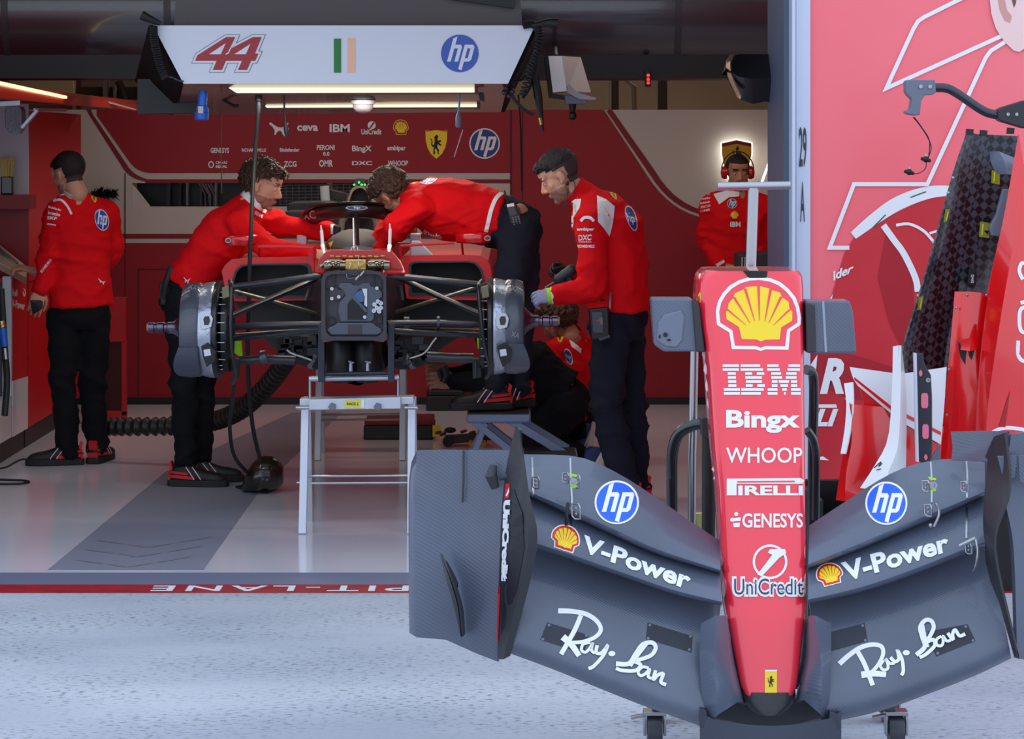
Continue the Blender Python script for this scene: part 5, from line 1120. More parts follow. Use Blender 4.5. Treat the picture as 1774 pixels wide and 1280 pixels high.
bm = MB().slab([(535, 692), (694, 688), (694, 708), (535, 710)], DT+.06, .04); xb = bm.build('cross_beam', ALU_W, t, smooth=0, bevel=.003)
a = Art().poly([(597, 693), (626, 692.5), (626, 706.5), (597, 707)], 0).poly([(626, 692.5), (631, 692.4), (631, 706.4), (626, 706.5)], 1)
project('sticker', a, [mat('yellow sticker', (226, 216, 90), 0.6), WHITE], xb, d=DT+.058)
a = Art().text('RACE 2', (601, 697, 621, 702), 0, 1); project('lettering', a, [BLACK], xb, d=DT+.057)
for x in (575, 654): MB().prism([W(x+7*(1 if k % 2 else .82)*math.cos(k*math.pi/5), 705+7*(1 if k % 2 else .82)*math.sin(k*math.pi/5), DT+.03) for k in range(10)], (0, .03, 0)).build('star_knob', GREY, xb, smooth=0, bevel=.003)
for y in (824, 836): MB().tube([W(530, y+1, DT+.06 if y == 836 else DT+.30), W(707, y, DT+.06 if y == 836 else DT+.30)], .006, 10).build('tie_rod', STEEL, t)
up_ = MB(); up_.tube([W(537, 652, 12.14), W(537, 696, 12.14)], .008, 10); up_.build('riser', STEEL, t); up_ = MB().tube([W(690, 652, 12.14), W(690, 692, 12.14)], .008, 10); up_.build('riser', STEEL, t)
MB().tube([W(536, 656, 12.14), W(691, 654, 12.14)], .013, 14).build('support_roller', ALU, t)
MB().tube([W(552, 648, 12.10), W(680, 646, 12.10)], .010, 12).build('black_bar', mat('blue black post', (30, 34, 52), 0.4), t)
for x in (518, 712):
    MB().tube([W(x-4, 708, DT+.06), W(x+12, 708, DT+.06)], .005, 8).build('pin', STEEL, t); MB().tube([W(x-4, 836, DT+.06), W(x+8, 836, DT+.06)], .005, 8).build('pin', STEEL, t)
t2, x0, x1, zt = trestle('grey trestle behind the first one, under the middle of the car', (545, 702), 620, 798, 14.78, .35, False, False)
DT = 14.78
MB().slab([(545, 612), (702, 610), (702, 626), (545, 628)], DT+.08, .12).build('cross_beam', ALU, t2, smooth=0, bevel=.003)
for y in (719, 728): MB().tube([W(550, y, DT+.05), W(698, y-2, DT+.05)], .006, 8).build('tie_rod', STEEL, t2)
# ------------------------------------------------------------ people
def frame(fwd, up):
    """matrix with columns right, forward, up"""
    f = V(fwd).normalized(); u = V(up); u = (u-f*u.dot(f)).normalized(); r = f.cross(u)
    return Matrix((r, f, u)).transposed()
HEADS = {}
def head_shape():
    if 'h' in HEADS: return HEADS['h']
    m = MB()
    m.ell((0, -.014, .036), .076, .096, .086, None, 0, 24, 16); m.ell((0, .028, -.02), .063, .066, .092, None, 0, 24, 16); m.ell((0, .036, -.072), .048, .050, .044, None, 0, 20, 12)
    m.ell((0, .072, -.100), .021, .018, .018); m.ell((0, .06, .05), .058, .036, .05)
    m.capsule((0, .088, .014), (0, .110, -.026), .0075, .0125); m.ell((0, .104, -.032), .0115, .011, .009)
    for s in (-1, 1):
        m.ell((s*.012, .096, -.034), .009, .011, .0075); m.ell((s*.030, .080, .030), .027, .014, .009); m.ell((s*.040, .056, -.020), .022, .020, .022); m.ell((s*.052, .02, -.06), .014, .03, .03)
        m.ell((s*.030, .074, .006), .017, .016, .010)
        m.ell((s*.079, -.008, .0), .009, .019, .031, Matrix.Rotation(.25*s, 3, 'Z') @ Matrix.Rotation(-.2, 3, 'X')); m.ell((s*.077, .002, -.026), .008, .010, .012)
    m.ell((0, .088, -.060), .023, .012, .0055); m.ell((0, .086, -.070), .020, .012, .007)
    m.capsule((0, -.022, -.05), (0, -.034, -.115), .056, .058, 20)
    HEADS['h'] = remeshed(m, .0048, 3, .5)
    return HEADS['h']
def face_slot(p, beard, hairy):
    x, y, z = p
    if abs(x) < .024 and y > .087 and -.078 < z < -.055: return 2
    if y > .076 and .027 < z < .040 and .012 < abs(x) < .05: return 3
    if beard and y > -.005 and (z < -.048 or (y > .085 and -.056 < z < -.042)) and z > -.13 and abs(x) < .075 : return 1
    return 0
def hairline(p, style):
    """how thick the hair is at point p of the head (local space); 0 = none"""
    x, y, z = p
    if style == 'receding': base = z - (.075 if y > .03 else .01+.35*max(y+.02, 0) if y > -.02 else -.03)
    else: base = z-(.062+.1*(.075-min(abs(x), .075)) if y > .055 else (.052 if y > .02 else (.012 if y > -.03 else -.052+.1*min(abs(x), .07))))
    if abs(x) > .062 and -.040 < y < .026 and z < .038: return -1
    return base
def hand_mesh(M, o, side, curl=.6, spread=.12, k=1.0):
    """M columns: across (thumb side), along the fingers, back of the hand"""
    m = MB(); T = lambda x, y, z: o+M @ V((x*side*k, y*k, z*k))
    rings = []
    for y, rx, rz in ((-.02, .024, .019), (.0, .027, .018), (.03, .036, .017), (.06, .042, .0155), (.088, .041, .013), (.098, .036, .010)):
        rings.append([T(rx*math.cos(a), y, rz*math.sin(a)) for a in [2*math.pi*j/16 for j in range(16)]])
    m.loft(rings)
    for i, (bx, L) in enumerate(((.031, .074), (.0105, .082), (-.0105, .076), (-.0305, .060))):
        p = V((bx, .088, 0)); ang = 0; dx = spread*(bx/.031)*.5
        c = curl*(1+.12*i)
        for j, fr in enumerate((.45, .31, .24)):
            ang += c*(.75, .95, .7)[j]
            q = p+V((dx*fr*L, math.cos(ang)*fr*L, -math.sin(ang)*fr*L)); m.capsule(T(*p), T(*q), (.0098-.001*j)*k, (.0090-.001*j)*k, 10); p = q
    p = V((.026, .022, -.004)); q = V((.050, .052, -.014)); m.capsule(T(*p), T(*q), .013*k, .0105*k, 10); r = q+V((.012-.02*curl, .032, -.010-.014*curl)); m.capsule(T(*q), T(*r), .0105*k, .0095*k, 10); t = r+V((.0-.012*curl, .026, -.006-.012*curl)); m.capsule(T(*r), T(*t), .0095*k, .008*k, 10)
    return m
def spine_loft(m, S, e=.85):
    """S = [(centre, side axis, rx, ry)] from below upward"""
    rings = []
    for i, (c, sd, rx, ry) in enumerate(S):
        t = (S[min(i+1, len(S)-1)][0]-S[max(i-1, 0)][0]).normalized(); x = V(sd); x = (x-t*x.dot(t)).normalized(); y = t.cross(x)
        rings.append([c+x*rx*math.copysign(abs(math.cos(a))**e, math.cos(a))+y*ry*math.copysign(abs(math.sin(a))**e, math.sin(a)) for a in [2*math.pi*k/28 for k in range(28)]])
    m.loft(rings)
def wrinkle(vs, ns, amp, freq, seed, joints=()):
    out = []
    for p, n in zip(vs, ns):
        q = V((p.x*freq, p.y*freq, p.z*freq*1.7))+V((seed, seed*2, 0))
        f = (1-min(abs(noise.noise(q))*2.2, 1))**2-.35+.45*((1-min(abs(noise.noise(q*2.2))*2.2, 1))**2-.35)
        k = amp
        for c, r in joints:
            dd = (p-c).length
            if dd < r: k += amp*1.1*(1-dd/r)
        out.append(p+n*f*k)
    return out
def cloth(name, mb, m, parent, size=.013, it=5, amp=.006, freq=7, seed=0, joints=()):
    vs, fs, ns = remeshed(mb, size, it); vs = wrinkle(vs, ns, amp, freq, seed, joints)
    return MB().add(vs, fs).build(name, m, parent, smooth=180)
def shoe(parent, ankle, toe, zg, red=True, L=.30, mats=None, up=V((0, 0, 1))):
    f = V((toe[0], toe[1], toe[2] if len(toe) > 2 else 0)).normalized(); M = frame(f, up); h = V((ankle.x, ankle.y, zg))-f*.075
    if len(toe) > 2: h = V(ankle)-M @ V((0, .07, .09))
    T = lambda x, y, z: h+M @ V((x, y, z))
    mats = mats or (mat('black shoe', (22, 20, 22), 0.6), mat('shoe sole', (30, 28, 30), 0.7), mat('shoe red', (206, 26, 34), 0.5))
    prof = [(0, .028, .055), (.015, .037, .105), (.05, .042, .128), (.10, .045, .122), (.14, .050, .100), (.19, .055, .082), (.24, .053, .074), (.272, .046, .066), (.29, .034, .056), (L, .022, .044)]
    rings = []
    for y, w_, zt in prof:
        rings.append([T(w_*math.copysign(abs(math.cos(a))**.8, math.cos(a)), y, .014+(zt-.014)*(.5+.5*math.copysign(abs(math.sin(a))**.8, math.sin(a)))) for a in [2*math.pi*k/18 for k in range(18)]])
    r0 = MB().loft(rings).build('shoe', mats[0], parent, smooth=60)
    sole = [(-.014, .026), (-.004, .040), (.03, .048), (.10, .048), (.17, .056), (.22, .058), (.26, .050), (L+.004, .030), (L+.013, .010)]
    rb = [[T(s*w_, y, z) for y, w_ in sole for s in (1,)]+[T(-w_, y, z) for y, w_ in sole[::-1]] for z in (0, .036)]
    MB().loft(rb).build('sole', mats[1], r0, smooth=30, bevel=.006)
    if red:
        m = MB()
        for s in (-1, 1):
            for z, a, b, w2 in ((.048, -.006, .14, .010), (.072, -.004, .10, .008)):
                g = []
                for i in range(8):
                    y = a+(b-a)*i/7; wx_ = interp([(p[0], p[1]) for p in prof], y)+.003; g.append([T(s*wx_*.97, y, z-.010*i/7), T(s*wx_*.97, y, z+w2*1.6-.010*i/7)])
                m.sheet(g, .002)
        m.obox(T(0, .004, .105), M @ V((.024, 0, 0)), M @ V((0, .007, .006)), M @ V((0, -.005, .020)))
        m.obox(T(0, -.002, .05), M @ V((.030, 0, 0)), M @ V((0, .007, 0)), M @ V((0, -.003, .014)))
        m.build('heel_trim', mats[2], r0)
        for s in (-1, 1):
            for o in (0, .035):
                MB().tube(spline([T(s*(.056), .14+o, .040), T(s*.051, .12+o, .068), T(s*.038, .09+o, .104)], 4), .0028, 6).build('side_stripe', mat('pink white stripe', (232, 200, 206), 0.5), r0)
    return r0

def person(label, base, head, face, up, J, R=None, hair='short', beard=True, skin=SKIN, jacket=RED_CLOTH, pants=BLACKCLOTH, seed=0, hk=1.0, hands=None, group=None, collar=None, shoes=True, hairmat=None):
    """J: joints as (pixel x, pixel y, distance); a/b are the two sides"""
    j = {k: (W(*v) if isinstance(v, tuple) else v) for k, v in J.items()}; R = dict(dict(chx=.185, chy=.125, wx=.165, wy=.12, hx=.18, hy=.125, shx=.15, shy=.09, up=.068, el=.058, wr=.044, th=.10, kn=.078, an=.070), **(R or {}))
    hc = W(*head); HM = frame(face, up)
    hv, hf, hn = head_shape(); slots = []
    body = MB(); wv = [hc+HM @ (p*hk) for p in hv]; body.add(wv, hf)
    for k, f in enumerate(hf):
        c = sum((hv[i] for i in f), V((0, 0, 0)))/len(f); body.m[k] = face_slot(c, beard, 0)
    for s in (-1, 1):
        e = hc+HM @ (V((s*.031, .0795, .007))*hk); body.ell(e, .0115, .0115, .0105, None, 4, 12, 8); body.ell(hc+HM @ (V((s*.031, .0875, .0055))*hk), .0055, .0045, .0055, HM, 5, 10, 6)
        body.ell(hc+HM @ (V((s*.031, .0815, .0135))*hk), .0145, .0115, .005, HM, 0, 12, 6)
    # trunk and limbs under the clothes, one skin with the neck
    core = MB(); side_s = (j['sb']-j['sa']).normalized(); side_h = (j['hb']-j['ha']).normalized()
    Pe = (j['ha']+j['hb'])/2; N = j['n']; C = j['c']; Wt = j['w']
    spine_loft(core, [(Pe, side_h, R['hx']*.8, R['hy']*.8), (Wt, side_h, R['wx']*.8, R['wy']*.8), (C, side_s, R['chx']*.8, R['chy']*.8), (N, side_s, .07, .07), (hc+HM @ V((0, -.030, -.075)), side_s, .052, .052)])
    for s in 'ab':
        core.capsule(j['s'+s], j['e'+s], R['up']*.7, R['el']*.7); core.capsule(j['e'+s], j['r'+s], R['el']*.7, R['wr']*.62)
        core.capsule(j['h'+s], j['k'+s], R['th']*.75, R['kn']*.72); core.capsule(j['k'+s], j['f'+s], R['kn']*.72, R['an']*.6)
    vs, fs, ns = remeshed(core, .02, 2); body.add(vs, fs)
    gl = []
    for s, kw in (hands or {}).items():
        kw = dict(kw); mode = kw.pop('glove', None); d_ = V(kw.pop('dir')).normalized(); back = V(kw.pop('back'))
        Mx = frame(d_, back); hm_ = hand_mesh(Mx, kw.pop('at', j['r'+s]), kw.pop('side', 1), **kw)
        vs, fs, ns = remeshed(hm_, .0036, 2)
        if mode: gl.append((vs, fs, mode))
        else: body.add(vs, fs)
    root = body.build('person', [skin, STUB, LIP, hairmat or HAIR_K, EYEW, IRIS], None, smooth=180)
    root.data.transform(Matrix.Translation(-V(base))); root.location = base
    tag(root, label, 'person', group)
    for vs, fs, mode in gl: MB().add(vs, fs).build('glove', mode, root, smooth=180)
    # hair: an own closed shell over the scalp
    hm = hairmat or HAIR_K; th = {'short': .012, 'curly': .022, 'receding': .005, 'faded': .016, 'wavy': .022}[hair]; rnd = random.Random(seed)
    keepv = {}; mbh = MB(); inner = []; outer = []
    for i, p in enumerate(hv):
        b = hairline(p, hair)
        if p.z < -.10: b = -1
        if b > -.004:
            q = V((p.x, p.y, p.z)); f = min(max((b+.004)/.03, 0), 1)
            if hair == 'faded': f *= min(max((p.z-.01)/.06, .12), 1)
            if hair == 'short': f *= min(max((p.z+.03)/.09, .08), 1)
            nz = noise.noise(q*70+V((seed, 0, 0)))*.35+noise.noise(q*160+V((0, seed, 0)))*.25 if hair in ('curly', 'wavy') else noise.noise(q*170+V((seed, 0, 0)))*.18
            if hair in ('faded', 'wavy') and p.y > .02 and p.z > .06: f *= 1.15
            keepv[i] = len(inner); inner.append(hc+HM @ ((p-hn[i]*.002)*hk)); outer.append(hc+HM @ ((p+hn[i]*(.0015+th*f*(1+nz*1.6)))*hk))
    n0 = len(inner); fh = [[keepv[i] for i in f] for f in hf if all(i in keepv for i in f)]
    from collections import Counter
    ec = Counter(); dr = {}
    for f in fh:
        for a_, b_ in zip(f, f[1:]+f[:1]): ec[frozenset((a_, b_))] += 1; dr[frozenset((a_, b_))] = (a_, b_)
    faces = [[n0+i for i in f] for f in fh]+[f[::-1] for f in fh]+[(dr[e][1], dr[e][0], n0+dr[e][0], n0+dr[e][1]) for e, c in ec.items() if c == 1]
    mbh.add(inner+outer, faces)
    idx = list(keepv)
    if hair in ('faded', 'short'):
        for k, f in enumerate(faces):
            c = sum((hv[idx[i % n0]] for i in f), V((0, 0, 0)))/len(f)
            if c.z < (.052 if hair == 'faded' else -.015): mbh.m[k] = 1
    if hair in ('curly', 'wavy', 'faded'):
        cand = [i for i in keepv if hairline(hv[i], hair) > .012 and (hair != 'faded' or (hv[i].z > .085 or (hv[i].y > .04)))]
        for k in range({'curly': 260, 'wavy': 160, 'faded': 120}[hair]):
            i = rnd.choice(cand); p = hv[i]; n = hn[i]; t = V((rnd.uniform(-1, 1), rnd.uniform(-.6, 1), rnd.uniform(-1, .4))); t = (t-n*t.dot(n)).normalized()
            l = {'curly': .034, 'wavy': .022, 'faded': .014}[hair]*rnd.uniform(.7, 1.3); b0 = p+n*th*.5
            pts = [b0, b0+n*l*.3+t*l*.3, b0+n*l*.45+t*l*.9, b0+n*l*.15+t*l*1.4]
            mbh.tube([hc+HM @ (q*hk) for q in pts], [.006, .0065, .005, .0015], 6)
    mbh.build('hair', [hm, HAIR_F], root, smooth=180)
    # jacket
    jk = MB()
    up_sp = (N-C).normalized()
    spine_loft(jk, [(j.get('hem', Pe), side_h, R['hx'], R['hy']), (Wt, side_h, R['wx'], R['wy']), (Wt.lerp(C, .5), side_s, (R['chx']+R['wx'])/2, (R['chy']+R['wy'])/2), (C, side_s, R['chx'], R['chy']), (C.lerp(N, .6), side_s, R['shx'], R['shy']), (N, side_s, .072, .068), (N+up_sp*.03, side_s, .064, .064)])
    for s in 'ab':
        jk.capsule(N.lerp(j['s'+s], .35), j['s'+s], .06, R['up']); jk.capsule(C.lerp(j['s'+s], .55), j['s'+s], .10, R['up']*1.02); jk.capsule(j['s'+s], j['e'+s], R['up'], R['el']); jk.capsule(j['e'+s], j['r'+s], R['el'], R['wr'])
        d_ = (j['r'+s]-j['e'+s]).normalized(); jk.tube([j['r'+s]-d_*.03, j['r'+s]+d_*.02], R['wr'], 14)
    jo = cloth('jacket', jk, jacket, root, .0125, 4, .0135, 4.8, seed, [(j['ea'], .14), (j['eb'], .14), (Wt, .16)])
    if collar:
        cd = (hc+HM @ V((0, -.03, -.09))-N).normalized(); x_, y_ = perp(cd); cl_ = MB(); rr = []
        for h_, r_ in ((-.005, .074), (.03, .068), (.055, .070), (.055, .065), (.03, .062), (-.005, .066)):
            rr.append([N+cd*h_+(x_*math.cos(a)+y_*math.sin(a))*r_ for a in [2*math.pi*k/28 for k in range(28)]])
        cl_.loft(rr+[rr[0]], 0, caps=False); cl_.build('collar', collar, root)
    # trousers
    tr = MB(); upv = (Wt-Pe).normalized()
    spine_loft(tr, [(Pe-upv*.07, side_h, R['hx']*.80, R['hy']*.85), (Pe, side_h, R['hx']*.93, R['hy']*.95), (Pe.lerp(Wt, .7), side_h, R['wx']*.93, R['wy']*.93)])
    for s in 'ab':
        tr.capsule(j['h'+s], j['k'+s], R['th'], R['kn']); tr.capsule(j['k'+s], j['f'+s], R['kn'], R['an']); d_ = (j['f'+s]-j['k'+s]).normalized(); tr.tube([j['f'+s]-d_*.04, j['f'+s]+d_*.035], R['an'], 16)
    tro_ = cloth('trousers', tr, pants, root, .0135, 3, .013, 4.4, seed+3, [(j['ka'], .18), (j['kb'], .18), (j['fa'], .14), (j['fb'], .14)])
    return root, j, jo, tro_

INKW = [WHITE, BLUE, YELLOW, BLACK, RED_CLOTH, mat('logo red', (222, 30, 30), 0.4), mat('blue navy badge', (52, 70, 150), 0.5)]
def art_on(tgt, a, parent, name='lettering', grid=3, mats=None): return project(name, a, mats or INKW, parent, target=tgt, grid=grid, lift=.006)

# 1: standing at the console on the left, seen from behind
d = 14.6
r1, j1, k1, t1_ = person('person in red jacket standing at the left console with his back turned', W(125, 812, d)*V((1, 1, 0)) if False else V((W(125, 0, d).x, d, 0)),
    (119, 303, d), (-.75, .62, -.25), (-.12, 0, 1),
    dict(n=(128, 342, d), c=(140, 392, d), w=(138, 470, d), hem=(140, 530, d), ha=(112, 545, d-.02), hb=(164, 545, d+.05), sa=(97, 372, d-.06), sb=(184, 368, d+.10), ea=(84, 448, d-.10), eb=(196, 440, d+.16), ra=(70, 500, d-.12), rb=(92, 486, d+.30),
         ka=(108, 665, d-.03), kb=(160, 660, d+.07), fa=(118, 778, d), fb=(168, 770, d+.10)),
    dict(chx=.185, chy=.13, wx=.17, hx=.178, hy=.13, up=.075, el=.062, an=.068, kn=.075), 'short', True, SKIN, seed=1, hairmat=HAIR_K, collar=CREAM,
    hands={'a': dict(dir=(-.25, -.15, -1), back=(.2, -1, 0), curl=.35, side=-1)})
p = W(50, 464, 14.75); hv_, hf_, hn_ = remeshed(hand_mesh(frame((-.7, -.1, .2), (0, -.2, 1)), W(62, 470, 14.78), 1, .5), .0036, 2)
hb_ = MB().add(hv_, hf_); hb_.capsule(W(60, 470, 14.78), W(92, 486, d+.30), .026, .034); hb_.build('right_hand', SKIN, r1, smooth=180)
shoe(r1, W(118, 778, d), (-1, -.18), 0); shoe(r1, W(168, 770, d+.1), (.15, 1), 0)
a = Art(); disc_mark(a, [(162, 360), (188, 365), (190, 401), (166, 398)], 1, 0); shield(a, [(156, 335), (167, 338), (169, 352), (160, 350)], 2, 3, 0)
for s, q in (('Bitdefender', [(84, 356), (107, 362), (106, 366), (84, 360)]), ('brembo', [(84, 365), (105, 369), (104, 375), (83, 371)]), ('SKF', [(82, 374), (99, 376), (98, 381), (81, 380)]), ('chivas', [(81, 386), (97, 388), (97, 391), (81, 389)])): a.text(s, q, 0, 0, .03)
a.text('RICHARD MILLE', [(87, 447), (91, 450), (73, 475), (69, 472)], 0, 0, .02) if False else a.text('RICHARD MILLE', [(69, 470), (86, 448), (90, 450), (73, 473)], 0, 0, .02)
cat_mark(a, [(170, 482), (183, 487), (182, 494), (169, 489)], 0); a.stroke([(92, 348), (105, 346), (116, 356), (124, 371)], 4, 0, 0)
a.poly([(78, 350), (100, 332), (136, 312), (148, 318), (156, 328), (120, 334), (98, 342), (82, 356)], 0); a.text('VR', [(138, 317), (150, 318), (150, 323), (139, 322)], 3, 2, .05)
art_on(k1, a, r1)

# 2: leaning over the car from the left, in profile
d = 13.75
r2, j2, k2, t2_ = person('curly haired person in red jacket leaning over the car from its left side', V((W(325, 0, d).x, d, 0)),
    (455, 322, d), (.92, -.22, -.30), (.25, 0, 1),
    dict(n=(434, 352, d), c=(396, 400, d), w=(345, 462, d), hem=(322, 498, d), ha=(312, 520, d-.09), hb=(318, 520, d+.10), sa=(412, 385, d-.15), sb=(440, 372, d+.16), ea=(462, 428, d-.22), eb=(505, 392, d+.2), ra=(536, 438, d-.18), rb=(575, 402, d+.18),
         ka=(318, 668, d-.09), kb=(352, 655, d+.08), fa=(320, 792, d-.06), fb=(346, 785, d+.10)),
    dict(chx=.19, chy=.135, wx=.17, wy=.13, hx=.165, hy=.12, up=.07, el=.06, th=.088, an=.058, kn=.07), 'curly', True, SKIN, seed=2, hairmat=HAIR_B, collar=WHITE,
    hands={'a': dict(dir=(1, .1, -.1), back=(0, -.5, 1), curl=.6, side=1), 'b': dict(dir=(1, -.05, -.25), back=(0, -.4, 1), curl=.5, side=1, glove=mat('dark grey glove', (92, 88, 90), 0.7))})
shoe(r2, W(320, 792, d-.06), (1, -.12), 0); shoe(r2, W(346, 785, d+.1), (1, .1), 0)
a = Art(); cat_mark(a, [(318, 480), (330, 482), (328, 492), (317, 490)], 0)
a.poly([(289, 495), (311, 510), (309, 518), (288, 502)], 0); a.text('IBM', [(443, 365), (456, 372), (454, 378), (441, 371)], 0, 0, .03)
a.poly([(424, 337), (436, 345), (452, 357), (463, 364), (460, 370), (446, 362), (430, 350), (420, 341)], 0); shield(a, [(398, 334), (410, 332), (412, 339), (400, 341)], 2, 3)
a.poly([(573, 388), (580, 389), (580, 406), (573, 405)], 0, 0)
art_on(k2, a, r2)
bp_ = MB().tube(spline([W(298, 462, d-.1), W(288, 490, d-.12), W(284, 520, d-.1)], 4), .02, 8); bp_.slab([(276, 490), (292, 486), (296, 530), (278, 528)], d-.12, .08); bp_.build('belt_pouch', RUBBER, r2, bevel=.004)
MB().slab([(577, 389), (590, 392), (590, 411), (577, 408)], d+.10, .07).build('wrist_cuff', BLACK, r2, smooth=0, bevel=.01)
MB().tube([W(575, 418, d-.05), W(580, 430, d-.05), W(585, 442, d-.06)], .022, 10).build('wrist_band', YELLOW, r2)

# 3: bent over the cockpit from the right, standing on the folding step
d = 13.6
zt = W(0, 708, 13.15).z
r3, j3, k3, t3_ = person('person in red jacket bent far over the cockpit while standing on the folding step', V((W(870, 0, 13.15).x, 13.15, zt)),
    (681, 334, d), (-.42, .62, -.66), (-.72, .1, .62),
    dict(n=(708, 338, d), c=(764, 362, d), w=(836, 372, d), hem=(866, 378, d), ha=(898, 400, d-.09), hb=(904, 395, d+.10), sa=(722, 362, d-.17), sb=(722, 340, d+.17), ea=(690, 392, d-.2), eb=(680, 380, d+.2), ra=(662, 432, d-.1), rb=(650, 425, d+.12),
         ka=(876, 540, 13.32), kb=(903, 545, 13.4), fa=(858, 672, 13.08), fb=(897, 672, 13.22)),
    dict(chx=.19, chy=.165, wx=.18, wy=.155, hx=.17, hy=.14, up=.08, el=.066, shx=.16, shy=.125, th=.105, kn=.08, an=.06), 'wavy', True, SKIN_T, seed=3, hairmat=HAIR_B, pants=NAVYCLOTH,
    hands={'a': dict(dir=(-.3, -.1, -1), back=(.2, -1, 0), curl=.6, side=1), 'b': dict(dir=(-.4, 0, -1), back=(0, -1, 0), curl=.6, side=1)})
shoe(r3, W(858, 676, 13.08), (-1, -.16), zt+.005); shoe(r3, W(899, 678, 13.22), (-.75, -.66), zt+.005, L=.27)
a = Art(); disc_mark(a, [(722, 301), (764, 301), (750, 320), (724, 318)], 1, 0); a.text('RICHARD', [(735, 398), (757, 410), (754, 416), (732, 404)], 0, 0, .02); a.text('MR', [(756, 404), (768, 412), (765, 417), (753, 410)], 0)
a.stroke([(880, 328), (862, 340), (852, 360), (846, 384), (842, 402)], 7, 0)
art_on(k3, a, r3)
a = Art(); cat_mark(a, [(840, 442), (852, 440), (853, 449), (843, 452)], 0); art_on(t3_, a, r3)
MB().ell(W(900, 368, d-.02), .06, .11, .05, Matrix.Rotation(.5, 3, 'Y')).build('bare_waist', SKIN_T, r3)
m_ = MB().slab([(876, 354), (893, 350), (904, 386), (886, 393)], d-.17, .035); rd = m_.build('belt_radio', mat('radio black', (20, 21, 25), 0.4), r3, smooth=0, bevel=.004)
MB().slab([(878, 354), (890, 352), (891, 357), (879, 359)], d-.176, .01).build('pale_label', WHITE, rd, smooth=0); MB().slab([(879, 360), (891, 358), (895, 372), (883, 374)], d-.174, .006).build('radio_screen', mat('dim screen', (60, 50, 52), 0.2), rd, smooth=0)
m_ = MB()
for q in range(4):
    for w_ in range(3): m_.obox(W(888+5*w_+1.0*q, 377+4*q-1*w_, d-.173), (.004, 0, 0), (0, .004, 0), (0, 0, .004))
m_.build('keypad', mat('grey keys', (110, 112, 118), 0.4), rd, smooth=0); MB().tube([W(880, 354, d-.16), W(874, 330, d-.12)], [.006, .004], 8).build('antenna', BLACK, rd)
MB().tube(spline([W(890, 352, d-.15), W(900, 362, d-.16), W(899, 378, d-.17)], 5), .003, 6).build('radio_cord', GUN, rd)

# 4: standing at the right wheel in profile, drill in hand
d = 12.95
r4, j4, k4, t4_ = person('tall person in red jacket with white shoulders standing in profile at the right wheel', V((W(1070, 0, d).x, d, 0)),
    (970, 306, d), (-.86, .02, -.50), (-.42, 0, .9),
    dict(n=(1010, 338, d), c=(1058, 400, d), w=(1070, 480, d), hem=(1070, 540, d), ha=(1058, 565, d-.08), hb=(1080, 562, d+.10), sa=(1026, 384, d-.17), sb=(1058, 372, d+.16), ea=(1026, 504, d-.22), eb=(1030, 480, d+.2), ra=(966, 512, d-.25), rb=(990, 478, d+.12),
         ka=(1050, 705, d-.1), kb=(1092, 700, d+.1), fa=(1082, 838, d-.06), fb=(1100, 842, d+.15)),
    dict(chx=.18, chy=.165, wx=.165, wy=.15, hx=.16, hy=.15, up=.085, el=.068, wr=.05, shx=.165, shy=.13, th=.105, kn=.085, an=.075), 'faded', True, SKIN, seed=4, hairmat=HAIR_K, pants=NAVYCLOTH, collar=RED_CLOTH,
    hands={'a': dict(dir=(-1, -.05, -.06), back=(-.1, -.7, .6), curl=.75, side=1, glove=GLOVE_G), 'b': dict(dir=(-.7, -.1, .4), back=(0, .6, .7), curl=.9, side=-1, glove=BLACK)})
shoe(r4, W(1082, 838, d-.06), (-1, -.1), 0); shoe(r4, W(1100, 842, d+.15), (-1, .1), 0)
a = Art()
with a: a.poly([(982, 368), (986, 352), (996, 345), (1007, 344), (1004, 360), (996, 372), (992, 395), (989, 418), (981, 398)], 0)
with a: a.poly([(1034, 338), (1050, 345), (1065, 357), (1062, 385), (1056, 410), (1046, 395), (1036, 384)], 0)
with a: a.poly([(1064, 325), (1080, 332), (1096, 348), (1100, 356), (1086, 345), (1072, 334)], 0)
shield(a, [(1054, 330), (1063, 327), (1072, 345), (1064, 347)], 2, 3)
with a: a.disc([(1078, 356), (1098, 356), (1108, 400), (1092, 400)], 0, 0); a.disc([(1079.5, 358), (1097, 358), (1106, 398), (1093, 398)], 6, 1); a.text('hp', [(1084, 368), (1098, 372), (1102, 390), (1090, 388)], 0, 2)
for s, q in (('ambipar', [(1000, 394), (1030, 394), (1029, 401), (1000, 401)]), ('DXC', [(1002, 407), (1025, 406), (1024, 416), (1002, 417)]), ('TECHNOLOGY', (1002, 418, 1025, 420)), ('RICHARD MILLE', (1000, 424, 1030, 429))): a.text(s, q, 0, 0, .03)
a.stroke([(1006, 383), (1012, 377), (1022, 377), (1029, 383)], 5, 0)
art_on(k4, a, r4)
a = Art(); cat_mark(a, [(1010, 605), (1022, 603), (1021, 614), (1012, 614)], 0); art_on(t4_, a, r4)
MB().tube([W(948, 513, d-.25), W(956, 512, d-.25)], .040, 18).build('lime_cuff', LIME, r4); MB().tube([W(955, 512, d-.25), W(964, 511, d-.25)], .043, 18).build('white_cuff', WHITE, r4)
m_ = MB().tube(spline([W(984, 318, d-.09), W(984, 335, d-.1), W(980, 352, d-.1), W(975, 358, d-.1)], 5), .0022, 6); m_.tube(spline([W(983, 314, d-.09), W(994, 314, d-.08), W(996, 330, d-.08), W(990, 346, d-.08)], 5), .0022, 6); m_.ell(W(983, 318, d-.088), .009, .008, .011, None, 0, 10, 8); m_.build('earpiece', BLACK, r4)
m_ = MB().slab([(1020, 536), (1054, 532), (1056, 588), (1024, 588)], d-.24, .07); rd = m_.build('belt_radio', mat('radio black', (20, 21, 25), 0.4), r4, smooth=0, bevel=.006)
